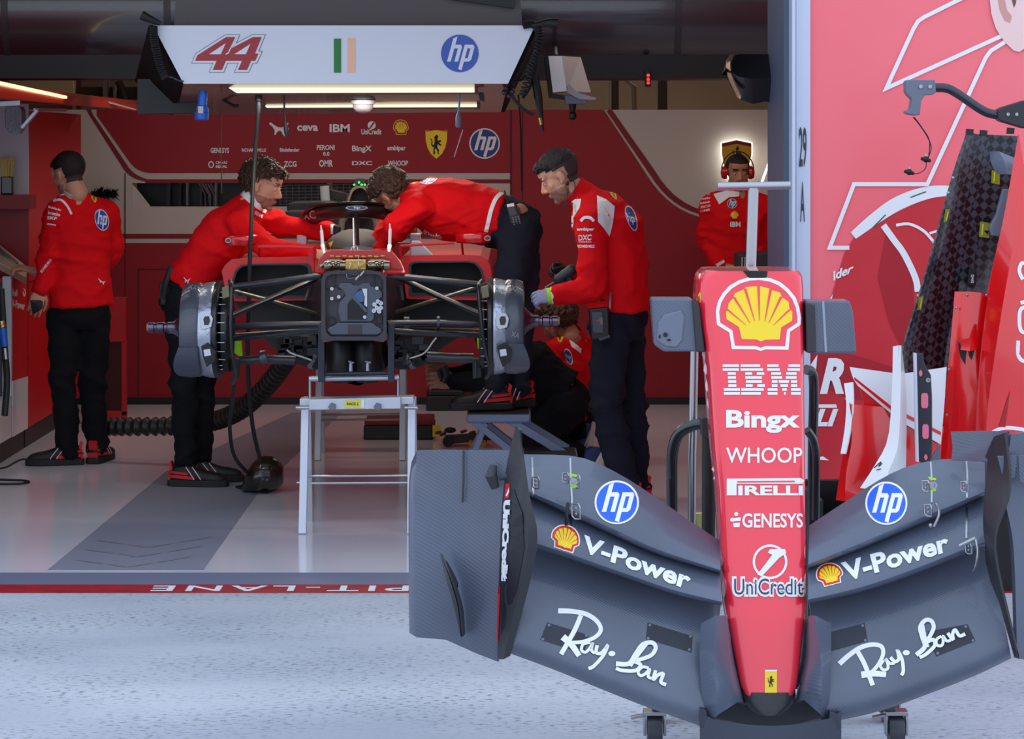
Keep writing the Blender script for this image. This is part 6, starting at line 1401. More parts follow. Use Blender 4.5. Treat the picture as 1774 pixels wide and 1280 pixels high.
MB().slab([(1024, 541), (1044, 540), (1046, 577), (1027, 577)], d-.25, .012).build('radio_face', mat('radio grey', (72, 76, 84), 0.4), rd, smooth=0, bevel=.004)
MB().slab([(1034, 553), (1038, 553), (1038, 557), (1034, 557)], d-.254, .006).build('red_button', mat('button red', (220, 40, 40), 0.4), rd, smooth=0); MB().slab([(1038, 550), (1044, 550), (1045, 562), (1039, 562)], d-.254, .006).build('side_key', mat('grey keys', (110, 112, 118), 0.4), rd, smooth=0)
MB().tube([W(1038, 588, d-.23), W(1056, 582, d-.23)], .011, 10).build('plug', GUN, rd); MB().tube([W(1057, 537, d-.2), W(1058, 506, d-.19)], .007, 8).build('antenna', STEEL, rd)

# 5: at the back wall, facing the camera, with ear defenders
d = 17.2
r5, j5, k5, t5_ = person('person wearing red ear defenders standing at the back wall facing out', V((W(1275, 0, d).x, d, 0)),
    (1278, 300, d), (.10, -1, -.12), (0, 0, 1),
    dict(n=(1276, 334, d), c=(1276, 378, d), w=(1274, 440, d), hem=(1274, 480, d), ha=(1255, 490, d), hb=(1298, 490, d), sa=(1230, 356, d), sb=(1322, 356, d), ea=(1222, 420, d+.02), eb=(1326, 420, d+.02), ra=(1248, 462, d-.12), rb=(1300, 466, d-.14),
         ka=(1255, 605, d-.02), kb=(1298, 605, d-.02), fa=(1255, 700, d), fb=(1298, 700, d)), dict(chx=.2, wx=.18, hx=.18, up=.076), 'receding', True, SKIN_T, seed=5, hairmat=HAIR_K,
    hands={'a': dict(dir=(.8, -.3, -.3), back=(0, -1, .2), curl=.5, side=1), 'b': dict(dir=(-.9, -.1, -.1), back=(0, -1, 0), curl=.5, side=-1)})
shoe(r5, W(1255, 700, d), (-.1, -1), 0); shoe(r5, W(1298, 700, d), (.1, -1), 0)
a = Art(); disc_mark(a, (1260, 344, 1277, 361), 6, 0); shell(a, (1264, 364, 1281, 381), 2, 5, 2, 0, False); a.text('IBM', (1265, 384, 1283, 393), 0, 0, .03)
a.poly([(1236, 336), (1258, 330), (1281, 332), (1280, 340), (1262, 342), (1246, 354)], 0)
for k, s in enumerate(('PUMA', 'brembo', 'Bitdefender', 'ZCG', 'OMR')): a.text(s, [(1213, 336+7*k), (1231, 333+7*k), (1230, 337+7*k), (1213, 340+7*k)], 0)
art_on(k5, a, r5)
for s in (-1, 1):
    p = W(1278+s*22, 299, d); MB().lathe(p-V((s*.012, 0, 0)), (s, 0, 0), [(0, .03), (0, .042), (.02, .044), (.035, .034), (.04, .012)], 20).build('ear_cup', mat('ear cup red', (190, 14, 24), 0.35, coat=.4), r5)
MB().tube([W(1278+28*math.cos(t), 296-34*math.sin(t), d+.02) for t in [math.pi*k/14 for k in range(15)]], .008, 8, 0, .5).build('head_band', BLACK, r5)
MB().slab([(1240, 458), (1254, 450), (1256, 454), (1243, 462)], d-.2, .02).build('white_cuff', WHITE, r5, smooth=0)

# 6: crouching in red behind the right wheel
d = 14.45
r6, j6, k6, t6_ = person('brown haired person in red jacket crouching behind the right wheel', V((W(985, 0, d).x, d, 0)),
    (968, 556, d), (-.70, .50, -.40), (-.15, 0, .95),
    dict(n=(993, 590, d), c=(994, 626, d), w=(992, 680, d+.02), hem=(988, 716, d+.05), ha=(975, 722, d-.05), hb=(1002, 720, d+.12), sa=(966, 608, d-.10), sb=(1024, 606, d+.10), ea=(936, 650, d-.12), eb=(1012, 668, d+.16), ra=(900, 640, d-.1), rb=(960, 672, d+.22),
         ka=(912, 716, d-.12), kb=(935, 712, d+.16), fa=(968, 802, d-.02), fb=(985, 796, d+.2)), dict(chx=.185, chy=.135, wx=.17, up=.075, an=.06), 'wavy', True, SKIN_T, seed=6, hairmat=mat('chestnut hair', (84, 52, 34), 0.5, bump=('noise', 140, 0.8)), collar=RED_CLOTH,
    hands={'a': dict(dir=(-1, 0, .1), back=(0, -.3, 1), curl=.6, side=1), 'b': dict(dir=(-1, 0, -.1), back=(0, -.3, 1), curl=.6, side=1)})
shoe(r6, W(968, 802, d-.02), (-1, -.1), 0); shoe(r6, W(985, 796, d+.2), (-1, .1), 0)
a = Art(); shield(a, [(964, 579), (977, 580), (974, 594), (966, 593)], 2, 3)
with a: a.disc([(974, 603), (990, 605), (994, 634), (982, 630)], 0); a.disc([(975, 605), (989, 607), (992, 632), (982, 628)], 6, 1); a.text('hp', [(979, 612), (989, 614), (990, 624), (982, 622)], 0, 2)
a.poly([(985, 586), (1008, 604), (1006, 612), (990, 600)], 0); a.poly([(996, 563), (1010, 558), (1010, 575), (998, 578)], 0); a.poly([(946, 575), (955, 577), (958, 584), (950, 582)], 0)
art_on(k6, a, r6)

# 7: kneeling in black, reaching under the car
d = 13.55
SH7 = (mat('blue shoe', (34, 62, 120), 0.6), mat('white sole', (214, 212, 204), 0.6), mat('shoe white', (228, 226, 220), 0.5))
d = 13.85
r7, j7, k7, t7_ = person('person in black kneeling behind the right wheel and reaching under the car', V((W(960, 0, d).x, d, 0)),
    (862, 598, d), (-.88, .10, -.45), (-.55, 0, .8),
    dict(n=(886, 606, d), c=(916, 630, d), w=(958, 668, d), hem=(978, 682, d), ha=(978, 706, d-.10), hb=(984, 700, d+.12), sa=(888, 634, d-.18), sb=(900, 618, d+.18), ea=(838, 662, d-.24), eb=(850, 640, d+.14), ra=(790, 662, d-.12), rb=(782, 650, d+.04),
         ka=(905, 790, d-.12), kb=(915, 785, d+.16), fa=(994, 780, d-.10), fb=(1000, 745, d+.14)), dict(chx=.18, chy=.14, wx=.165, wy=.13, hx=.165, hy=.15, up=.078, el=.06, wr=.05, th=.12, kn=.085, an=.064), 'short', True, SKIN_T, jacket=BLACKCLOTH, seed=7, hairmat=HAIR_K,
    hands={'a': dict(dir=(-1, .0, .12), back=(-.1, -.9, .35), curl=.55, side=1, k=1.15), 'b': dict(dir=(-1, 0, .5), back=(0, -.6, .6), curl=.7, side=1, k=1.1)})
MB().ell(W(984, 690, d-.02), .07, .14, .05).build('bare_waist', SKIN_T, r7)
for an, tv, uv in ((W(1002, 752, d+.14), (-.25, -.2, -1), V((-1, 0, .2))), (W(1018, 792, d-.10), (-.35, -.35, -.9), V((-1, 0, .3)))):
    s_ = shoe(r7, an, tv, 0, False, .27, SH7, uv)
    f_ = V(tv).normalized(); M_ = frame(f_, uv); h_ = V(an)-M_ @ V((0, .07, .09))
    for sx in (-1, 1): MB().tube(spline([h_+M_ @ V((sx*.040, .03, .03)), h_+M_ @ V((sx*.047, .12, .045)), h_+M_ @ V((sx*.042, .17, .065))], 5), .009, 8, 0, .4).build('side_stripe', SH7[2], s_)
m_ = MB().tube([W(768, 636, d-.2), W(774, 650, d-.21), W(768, 662, d-.21)], .022, 10); m_.tube([W(760, 640, d-.2), W(764, 655, d-.2)], .012, 8); m_.build('held_tool', BLACK, r7)
# ------------------------------------------------------------ overhead gantry and what hangs from it
DG = 12.2
ga = thing('overhead_gantry', 'white overhead gantry sign with red number 44 and two lamp strips', 'sign', W(595, 145, DG))
PANELW = mat('white sign panel', (228, 230, 238), 0.45)
fp = MB().slab([(265, 44), (927, 44), (880, 145), (318, 145)], DG, .03).build('front_panel', PANELW, ga, smooth=0)
a = Art(); K = lambda P: [(x/3.548, y/3.548) for x, y in P]
O44 = K([(1200, 374), (1214, 340), (1390, 228), (1453, 228), (1424, 296), (1555, 228), (1610, 228), (1568, 330), (1590, 330), (1570, 374), (1545, 374), (1520, 430), (1463, 430), (1488, 374), (1390, 374), (1366, 430), (1308, 430), (1332, 374)])
with a:
    a.stroke(O44, 9.0, 5, 0, 0, True); a.stroke(O44, 7.4, 1, 1, 0, True); a.poly(O44, 0, 2)
    a.poly(K([(1285, 334), (1388, 266), (1358, 334)]), 1, 3); a.poly(K([(1440, 334), (1540, 270), (1512, 334)]), 1, 3); a.stroke(K([(1388, 334), (1404, 326), (1436, 262), (1452, 228)]), 2, 1, 3, 0)
with a: a.poly([(578.5, 67), (591, 67), (591, 126), (578.5, 126)], 2)
with a: a.poly([(602.5, 66), (615.5, 66), (615.5, 126), (602.5, 126)], 3)
disc_mark(a, (764, 60, 829, 125), 4, 1, 0, False)
project('lettering', a, [mat('faded red ink', (172, 50, 54), 0.5), PANELW, mat('flag green', (10, 126, 50), 0.4), mat('flag peach', (255, 196, 160), 0.4), mat('sign blue', (48, 88, 180), 0.4), mat('dark red ink', (96, 30, 40), 0.5)], ga, d=DG, lift=.003)
MB().slab([(305, -20), (900, -20), (905, 44), (302, 44)], DG+.10, .3).build('top_fascia', mat('brown grey fascia', (88, 78, 78), 0.5), ga, smooth=0)
MB().slab([(775, -10), (890, -4), (890, 14), (775, -2)], DG+.05, .05).build('top_rail', BLACK, ga, smooth=0)
us = [W(318, 145, DG+.03), W(880, 145, DG+.03), W(868, 194, 14.4), W(305, 199, 14.4)]
MB().prism(us, (0, 0, .03)).build('underside', mat('dark red gloss underside', (104, 30, 36), 0.25, coat=.4), ga, smooth=0)
for q, nm in (([(265, 44, DG+.03), (318, 145, DG+.03), (300, 199, 14.4), (240, 140, 14.4)], 'l'), ([(927, 44, DG+.03), (880, 145, DG+.03), (868, 194, 14.4), (930, 60, 14.4)], 'r')):
    MB().prism([W(*p) for p in q], (.02 if nm == 'r' else -.02, 0, 0)).build('side_cheek', mat('dark cheek', (24, 22, 26), 0.85, spec=.1), ga, smooth=0)
LED = mat('lamp strip light', (255, 244, 204), 0.4, emit=1.05)
for P, dd in (([(390, 148.5), (822, 148.5), (822, 160), (410, 161)], 12.5), ([(455, 178.5), (826, 178.5), (826, 185.5), (462, 186.5)], 13.75)):
    f = MB().slab([(P[0][0]-6, P[0][1]-3), (P[1][0]+6, P[0][1]-3), (P[2][0]+6, P[2][1]+3), (P[3][0]-4, P[3][1]+3)], dd+.012, .05).build('lamp_frame', mat('dark red frame', (70, 24, 28), 0.4), ga, smooth=0)
    MB().slab(P, dd, .02).build('lamp_strip', LED, f, smooth=0)
MB().slab([(828, 160), (838, 160), (840, 176), (832, 174)], 12.6, .03).build('cable_clip', BLACK, ga, smooth=0)
for s_, pts in ((-1, [(246, 26), (256, 31), (278, 41)]), (1, [(966, 40), (950, 39), (922, 44)])):
    MB().tube([W(x, y, DG-.04) for x, y in pts], [.024, .020, .010], 12).build('handle_grip', RUBBER, ga)
dc = thing('dome_camera', 'white dome camera hanging below the gantry lamp strips', 'camera', W(629, 165, 12.9))
MB().lathe(W(629, 166, 12.9), (0, 0, -1), [(0, .052), (.012, .060), (.03, .060), (.035, .058), (.04, .058)], 28).build('housing', mat('off white housing', (170, 164, 166), 0.4), dc)
MB().lathe(W(629, 180, 12.9), (0, 0, -1), [(0, .052), (.02, .05), (.036, .038), (.046, .018), (.048, .002)], 24).build('dome', mat('grey dome', (150, 146, 150), 0.15, coat=.6), dc)
MB().lathe(W(629, 171, 12.9), (0, 0, -1), [(0, .0615), (.008, .0615)], 28).build('band', BLACK, dc)
def coil(name, label, pts, r, turns, wire, m, d):
    P = spline([W(x, y, d) for x, y in pts], 12); out = []; n = turns*9
    for i in range(n+1):
        t = i/n*(len(P)-1); k = min(int(t), len(P)-2); p = P[k].lerp(P[k+1], t-k); tg = (P[k+1]-P[k]).normalized(); x, y = perp(tg); a_ = 2*math.pi*turns*i/n; out.append(p+x*r*math.cos(a_)+y*r*math.sin(a_))
    o = MB().tube(out, wire, 6).build(name, m, None); c = W(pts[0][0], pts[0][1], d); o.data.transform(Matrix.Translation(-c)); o.location = c
    return tag(o, label, 'cable')
coil('coiled_cable', 'black coiled cable hanging along the left end of the white gantry', [(266, 46), (268, 75), (276, 110), (286, 136)], .016, 26, .0045, RUBBER, DG-.03)
coil('coiled_cable', 'black coiled cable hanging along the right end of the white gantry', [(906, 44), (924, 42), (934, 56), (930, 90), (918, 125), (906, 165)], .016, 30, .0045, RUBBER, DG-.03)
def wire_thing(name, label, cat, pts, d, r, m, extra=None):
    o = MB().tube(spline([W(p[0], p[1], p[2] if len(p) > 2 else d) for p in pts], 8), r, 8).build(name, m, None); c = W(pts[0][0], pts[0][1], d); o.data.transform(Matrix.Translation(-c)); o.location = c
    return tag(o, label, cat)
wire_thing('gantry_wire', 'thin grey wire looping from the left coil to the gantry corner', 'cable', [(286, 132), (298, 134), (308, 139), (318, 141)], DG-.02, .004, GUN)
bb = thing('cable_bundle', 'tangle of black cables and probe hanging right of the gantry', 'cable', W(900, 150, 12.6))
m_ = MB(); m_.tube(spline([W(880, 150, 12.5), W(890, 142, 12.5), W(905, 138, 12.5), W(912, 130, 12.5)], 6), .006, 6); m_.tube(spline([W(884, 160, 12.5), W(896, 178, 12.5), W(912, 192, 12.5), W(925, 198, 12.5)], 6), .008, 8); m_.tube(spline([W(898, 165, 12.6), W(902, 230, 13), W(904, 330, 13.5)], 6), .005, 6); m_.tube(spline([W(930, 95, 12.6), W(925, 130, 12.6), W(916, 155, 12.6), W(905, 170, 12.6)], 6), .007, 8)
m_.build('cables', RUBBER, bb); MB().tube([W(926, 130, 12.6), W(932, 165, 12.6), W(940, 228, 12.6)], [.02, .022, .008], 10).build('probe', BLACK, bb); MB().tube([W(935, 204, 12.57), W(938, 216, 12.57)], .009, 8).build('bronze_band', GOLD, bb)
m_ = MB()
for x, y in ((877, 152), (874, 160), (882, 166), (888, 158)): m_.ell(W(x, y, 12.5), .014, .014, .014, None, 0, 8, 6)
m_.build('connector_cluster', GUN, bb)
bp = thing('blue_plug', 'blue industrial plug hanging from the black box left of the gantry', 'plug', W(350, 156, 12.32))
m_ = MB().lathe(W(352, 157, 12.32), (-.06, 0, -1), [(0, .02), (.004, .022), (.07, .022), (.075, .028), (.10, .028), (.105, .034), (.135, .034), (.14, .028)], 20); m_.tube([W(352, 192, 12.32), W(361, 192, 12.32)], .014, 10); m_.build('plug_body', BLUE_PLUG, bp)
MB().slab([(343, 184), (352, 184), (352, 196), (343, 196)], 12.285, .01).build('plug_label', CREAM, bp, smooth=0)
bx_ = tag(MB().slab([(238, 137), (315, 137), (345, 155), (345, 195), (238, 197)], 13.5, .4).build('black_housing', mat('black housing', (24, 23, 25), 0.45), None, smooth=0), 'black box housing under the beam left of the gantry sign', 'box')
wire_thing('gooseneck_cable', 'short black curled cable under the gantry beside the blue plug', 'cable', [(382, 169), (388, 174), (396, 178), (404, 183), (414, 183)], 13.3, .008, RUBBER)
wire_thing('thin_rod', 'thin dark rod with yellow ends hanging by the left sponsor names', 'rod', [(383.5, 192), (383.5, 260), (384, 335)], 13.4, .003, mat('thin rod', (70, 58, 30), 0.5))
hs = thing('air_hose', 'black hose hanging from the gantry down to the black scoop', 'hose', W(448, 166, 13.0))
MB().tube(spline([W(448, 168, 12.9), W(447, 200, 12.9), W(440, 290, 12.9), W(434, 420, 12.7), W(430, 560, 12.7), W(430, 650, 12.8), W(438, 740, 12.95), W(452, 800, 13.1)], 10), .0105, 10).build('hose', RUBBER, hs)
MB().lathe(W(448, 164, 12.9), (0, 0, -1), [(0, .014), (.01, .019), (.03, .019), (.035, .014), (.05, .016), (.09, .011)], 14).build('hose_coupling', GUN, hs)
wire_thing('blue_cable', 'short blue cable with grey connector hanging from the gantry right side', 'cable', [(796, 148), (796, 175), (794, 196)], 12.6, .005, mat('light blue cable', (70, 140, 200), 0.5))
cn = thing('grey_connector', 'grey cable connector hanging at the end of the blue cable', 'connector', W(794, 196, 12.6)); MB().lathe(W(794, 196, 12.6), (0, 0, -1), [(0, .008), (.02, .013), (.06, .014), (.07, .010)], 12).build('connector_body', GREY, cn)
cn = thing('grey_connector', 'grey connector hanging on a dark wire before the cat logo', 'connector', W(494, 175, 13.3)); MB().tube([W(492, 166, 13.3), W(493, 200, 13.3), W(495, 215, 13.3)], .005, 8).build('wire', GUN, cn); MB().lathe(W(494, 213, 13.3), (.15, 0, -1), [(0, .009), (.03, .012), (.06, .012), (.066, .008)], 12).build('connector_body', GUN, cn)
pd = thing('monitor_pod', 'white angled screen housing hanging below the black beam', 'monitor', W(990, 97, 13.2))
MB().prism([W(950, 97, 13.2), W(973, 97, 13.2), W(982, 158, 13.1), W(958, 160, 13.1)], (0, .3, 0)).build('side_panel', WHITE_P, pd, smooth=0)
MB().prism([W(973, 97, 13.2), W(1006, 99, 13.4), W(1024, 160, 13.3), W(1012, 166, 13.25), W(982, 158, 13.1)], (0, .25, 0)).build('rear_shell', mat('grey white shell', (176, 168, 168), 0.45), pd, smooth=0)
MB().slab([(985, 145), (1000, 160), (1034, 170), (1030, 173), (1005, 172), (982, 160)], 13.08, .05).build('spout', mat('grey white shell', (176, 168, 168), 0.45), pd, smooth=0)
MB().slab([(978, 165), (1017, 165), (1016, 180), (980, 180)], 13.1, .12).build('grey_block', GREY, pd, smooth=0, bevel=.004); MB().lathe(W(992, 180, 13.12), (0, 0, -1), [(0, .02), (.03, .015), (.04, .012), (.05, .020), (.07, .020), (.08, .012)], 14).build('ball_joint', BLACK, pd)
MB().slab([(944, 97), (950, 97), (958, 162), (984, 166), (984, 172), (952, 168)], 13.22, .3).build('screen', BLACK, pd, smooth=0)
MB().tube([W(962, 98, 13.4), W(962, 84, 14.3), W(962, 84, 14.96)], .014, 8).build('hanger_arm', BLACK, pd)
rl = thing('red_lamp', 'small black signal box with three red lights under the beam', 'lamp', W(1122, 124, 14.87)); MB().slab([(1117, 122), (1127, 122), (1128, 150), (1118, 150)], 14.87, .06).build('lamp_box', BLACK, rl, smooth=0, bevel=.003)
for y in (130.5, 137.5, 143.5): MB().ell(W(1123, y, 14.87), .009, .006, .009, None, 0, 10, 8).build('red_light', mat('red light', (255, 40, 40), 0.4, emit=3.0), rl)
sd = thing('black_duct', 'black moulded duct with bronze edge hanging beside the red door frame', 'duct', W(1300, 95, 11.16))
g = []
for x, y0, y1 in ((1258, 108, 130), (1266, 98, 150), (1280, 94, 172), (1305, 94, 180), (1325, 94, 176), (1346, 94, 178)): g.append([W(x, y0, 11.16), W(x, (y0+y1)/2, 11.04), W(x, y1, 11.12)])
MB().sheet(g, .05).build('duct_shell', mat('gloss black', (20, 18, 20), 0.25, coat=.5), sd); MB().tube(spline([W(1268, 96, 11.1), W(1262, 110, 11.06), W(1266, 135, 11.06), W(1280, 165, 11.07), W(1279, 170, 11.07)], 6), .012, 8, flat=.5).build('bronze_edge', mat('bronze foil', (170, 130, 100), 0.3, metal=.8), sd)

# back wall: backlit shield and light line
sh = thing('shield_sign', 'backlit yellow shield emblem with black horse on the back wall', 'sign', W(1276, 270, 17.9))
SHP = [(1250.5, 248), (1276, 242.5), (1302, 248), (1302, 268), (1297, 290), (1288, 310), (1276, 320), (1264, 310), (1255, 290), (1251, 268)]
ex = lambda k: [(1276+(x-1276)*k, 275+(y-275)*k) for x, y in SHP]
MB().slab(ex(1.06), 17.93, .04).build('glow_edge', mat('white glow edge', (255, 255, 250), 0.4, emit=2.2), sh, smooth=0)
ys_ = MB().slab(SHP, 17.90, .02).build('shield_plate', mat('deep yellow', (206, 160, 20), 0.5), sh, smooth=0)
a = Art(); a.poly([(1251, 249), (1276, 243.5), (1301.5, 249), (1301.5, 254), (1276, 249), (1251, 254)], 1); a.qpoly(HORSE, (1268, 252, 1287, 290), (0, 0, 1, 1), 0, 1); project('emblem', a, [BLACK, mat('dark red stripe', (120, 20, 24), 0.5)], sh, d=17.9, lift=.002)
ll = MB().slab([(1344, 246), (1347, 246), (1322, 316), (1318, 316)], 17.93, .03).build('light_line', mat('white line light', (255, 250, 240), 0.4, emit=1.6), None, smooth=0); tag(ll, 'slanted white light line on the back wall beside the shield', 'lamp')
cb = thing('grey_case', 'dark grey case standing by the back wall behind the nose', 'case', W(1310, 470, 16.5)*V((1, 1, 0))); MB().slab([(1278, 440), (1320, 438), (1338, 436), (1338, 742.4), (1278, 742.4)], 16.45, .3).build('case_body', mat('dark grey case', (52, 52, 58), 0.5), cb, smooth=0, bevel=.01); MB().slab([(1334, 424), (1344, 424), (1344, 452), (1334, 452)], 16.42, .04).build('latch', GREY, cb, smooth=0)
for x in (1285, 1290): MB().slab([(x, 445), (x+2, 445), (x+1, 470), (x-1, 470)], 16.44, .01).build('pale_strip', CREAM, cb, smooth=0)

# ------------------------------------------------------------ left side of the garage
XC = -2.87
def px_on(Xc, px_): return Xc*F/(px_-CX)          # distance at which plane X=Xc shows at pixel px
lk = thing('red_locker', 'tall red locker column behind the person at the console', 'cabinet', (XC-.5, 16.3, 0))
m_ = MB().box(-3.88, XC, 15.42, 17.3, .12, 2.0).build('locker_body', mat('bright red locker', (206, 6, 14), 0.4), lk, smooth=0, bevel=.004)
MB().box(-3.88, XC-.02, 15.42, 17.28, 0, .12).build('plinth', mat('dark plinth', (40, 32, 32), 0.5), lk, smooth=0)
m_ = MB(); m_.box(XC-.01, XC+.003, 15.45, 17.28, W(0, 480, 16).z-.004, W(0, 480, 16).z+.004); m_.build('door_gap', mat('seam', (70, 10, 18), 0.6), lk, smooth=0)
nc = thing('wall_niche', 'white backed niche with a red shelf at the left edge', 'shelf', (-3.2, 15.4, 1.2))
MB().slab([(-60, 180), (49, 180), (49, 337), (-60, 337)], 15.40, .02).build('back_board', mat('niche white', (196, 192, 198), 0.5), nc, smooth=0)
MB().slab([(-60, 337), (52, 338), (52, 362), (-60, 362)], 15.2, .2).build('shelf_board', mat('niche red', (140, 10, 20), 0.45), nc, smooth=0); MB().slab([(-60, 362), (49, 362), (49, 520), (-60, 520)], 15.39, .03).build('lower_board', mat('niche red', (140, 10, 20), 0.45), nc, smooth=0)
br = thing('dust_brush', 'pale bristled brush with black handle standing on the red shelf', 'brush', W(11, 337, 15.28))
MB().slab([(1, 305), (22, 305), (22, 337), (1, 337)], 15.25, .05).build('handle', mat('gloss black handle', (18, 18, 20), 0.25, coat=.5), br, smooth=0, bevel=.008)
m_ = MB(); rnd = random.Random(4)
for k in range(90):
    x = rnd.uniform(2, 20); t = rnd.uniform(-.02, .02); m_.tube([W(x, 306, 15.27+t), W(x+(x-9)*.30+rnd.uniform(-1, 2), rnd.uniform(272, 282), 15.27+t*1.6)], .004, 5)
tag(m_.build('bristles', mat('straw bristles', (206, 186, 110), 0.7), br, smooth=0), kind='stuff')
sp = thing('grey_speaker', 'grey perforated speaker box on a bracket under the red canopy', 'speaker', W(22, 180, 14.4))
MB().slab([(10, 184), (34, 184), (38, 192), (38, 222), (32, 231), (16, 231), (9, 222), (8, 192)], 14.4, .12).build('speaker_box', mat('speckled grey', (138, 140, 144), 0.5, bump=('voronoi', 80, .6)), sp, smooth=0, bevel=.006)
m_ = MB(); m_.bar(W(38, 222, 14.42), W(66, 190, 14.42), .05, .02); m_.bar(W(62, 190, 14.42), W(112, 191, 15.3), .03, .02); m_.bar(W(0, 180, 14.4), W(36, 178, 14.4), .03, .03); m_.build('bracket_arm', ALU, sp, smooth=0, bevel=.003)
cp = thing('red_canopy', 'red canopy shelf with a glowing lamp strip at upper left', 'shelf', (-2.9, 14, 2.04))
z_ = lambda y, dd: EYE-(y-YH)*dd/F
m_ = MB().prism([(-2.5, 12.0, 2.04), (-2.5, 17.3, 2.04), (-3.9, 17.3, 2.10), (-3.9, 12.0, 2.10)], (0, 0, .05)); m_.build('canopy_board', mat('canopy red', (176, 12, 20), 0.35, coat=.3), cp, smooth=0)
MB().box(-2.515, -2.495, 12.0, 17.3, 2.025, 2.065).build('edge_fascia', mat('rail red', (196, 30, 24), 0.4), cp, smooth=0)
MB().bar((-2.485, 12.2, 2.105), (-2.485, 14.45, 2.062), .014, .02, (0, 0, 1)).build('lamp_strip', mat('warm strip light', (255, 226, 160), 0.4, emit=1.8), cp, smooth=0)
m_ = MB().bar(W(182, 176, 16.0), W(234, 190, 16.8), .012, .01); m_.build('pale_edge', CREAM, cp, smooth=0)
hp_ = MB().slab([(15, 135), (125, 135), (129, 171), (18, 150)], 18.5, .05).build('ceiling_panel', mat('beige ceiling panel', (190, 168, 128), 0.7), None, smooth=0); tag(hp_, 'beige panel above the lamp strip at upper left', 'panel')
fc = thing('fuel_console', 'red and white service console with sloped worktop at the left edge', 'console', (-3.3, 15.0, 0))
m_ = MB().box(-3.88, XC, 14.92, 15.38, .12, W(0, 478, 15.1).z); cbx = m_.build('cabinet', mat('console red', (206, 14, 22), 0.4), fc, smooth=0, bevel=.003)
m_ = MB().prism([(XC+.004, 14.92, .12), (XC+.004, 15.38, .12), (XC+.004, 15.38, W(0, 652, 15.38).z), (XC+.004, 14.92, W(0, 660, 14.92).z)], (-.006, 0, 0)); m_.build('white_panel', WHITE_P, cbx, smooth=0)
m_ = MB().box(-3.88, XC-.05, 13.6, 14.92, .12, W(0, 478, 14.9).z-.04, 0); m_.build('hose_bay', mat('bay black', (14, 15, 18), 0.5), fc, smooth=0)
m_ = MB(); m_.box(XC-.05, XC, 14.88, 14.92, .3, W(0, 478, 14.9).z); m_.box(-3.88, XC, 13.6, 14.9, .12, .36); m_.build('bay_frame', WHITE_P, fc, smooth=0, bevel=.003)
MB().box(-3.88, XC-.02, 13.6, 15.38, 0, .12).build('plinth', mat('dark plinth', (40, 32, 32), 0.5), fc, smooth=0)
m_ = MB().prism([W(-20, 445, 14.5), W(45, 480, 14.9), W(47, 462, 15.3), W(-10, 416, 15.3)], (0, 0, -.04)); m_.build('worktop', mat('beige steel worktop', (186, 172, 158), 0.3, metal=.3), fc, smooth=0, bevel=.003)
m_ = MB().prism([W(-10, 424, 15.12), W(32, 458, 15.12), W(18, 462, 14.95), W(-20, 436, 14.8)], (0, 0, .012)); m_.build('dark_tray', BLACK, fc, smooth=0)
a = Art().text('V-Power', [(21, 518), (43, 524), (43, 537), (21, 532)], 0).text('Shell', [(20, 500), (30, 502), (30, 513), (20, 512)], 0).stroke([(41, 500), (44, 505), (42, 513), (40, 505)], 1.5, 0).poly([(36, 734), (41, 733), (41, 749), (36, 751)], 1)
project('lettering', a, [WHITE, BLACK], cbx, target=[cbx]+[o for o in cbx.children], lift=.003)
hh = thing('fuel_hose', 'black hose with blue fitting hanging in the console bay', 'hose', W(6, 560, 14.2)); MB().tube(spline([W(2, 500, 14.1), W(8, 600, 14.1), W(12, 660, 14.1), W(8, 720, 14.05)], 6), .018, 10).build('hose', RUBBER, hh); MB().tube([W(4, 568, 14.08), W(8, 600, 14.08)], .02, 10).build('blue_fitting', BLUE_PLUG, hh); MB().tube([W(8, 603, 14.08), W(10, 622, 14.08)], .018, 10).build('steel_fitting', STEEL, hh); MB().tube([W(2, 556, 14.08), W(4, 567, 14.08)], .02, 10).build('brass_fitting', GOLD, hh)
gv = thing('glove_pair', 'pair of black gloves held beside the red jacket at the left', 'gloves', W(66, 530, 14.4))
m_ = MB()
for k in range(5): m_.capsule(W(70, 524+2*k, 14.42), W(54+k, 522+5*k, 14.4+.01*k), .014, .009, 8)
vs, fs, ns = remeshed(m_, .005, 2); MB().add(vs, fs).build('glove', mat('black glove', (30, 30, 34), 0.7), gv, smooth=180)
fb = thing('feather_duster', 'dark bristly brush hanging on the white back wall', 'brush', W(185, 336, 17.8))
m_ = MB(); rnd = random.Random(9)
for k in range(150):
    x = rnd.uniform(162, 200); y = rnd.uniform(332, 342); m_.tube([W(x, y, 17.97), W(x+rnd.uniform(-2, 9), y+rnd.uniform(-12, 9), 17.95-rnd.uniform(.02, .1))], [.006, .001], 5)
tag(m_.build('bristles', mat('dark bristles', (44, 36, 34), 0.8), fb, smooth=0), kind='stuff'); MB().tube([W(158, 334, 17.988), W(202, 337, 17.988)], .014, 8).build('handle', BLACK, fb)
rb = thing('red_frame_bin', 'red frame bin with dark opening beside the standing person', 'bin', (W(190, 0, 16.6).x, 16.6, 0))
m_ = MB(); D_ = 16.4
for P in ([(160, 515), (218, 515), (218, 592), (160, 592)], [(210, 592), (219, 592), (219, 720), (210, 720)], [(160, 712), (219, 712), (219, 741), (160, 741)]): m_.slab(P, D_, .04)
m_.build('bin_frame', RED_CAB, rb, smooth=0, bevel=.004); MB().slab([(150, 592), (212, 592), (212, 715), (150, 715)], D_+.3, .03).build('bin_inside', mat('dark red inside', (60, 8, 14), 0.6), rb, smooth=0)
fx = thing('flexible_duct', 'black corrugated duct lying on the floor and rising to the car', 'duct', (W(340, 0, 14.3).x, 14.3, 0))
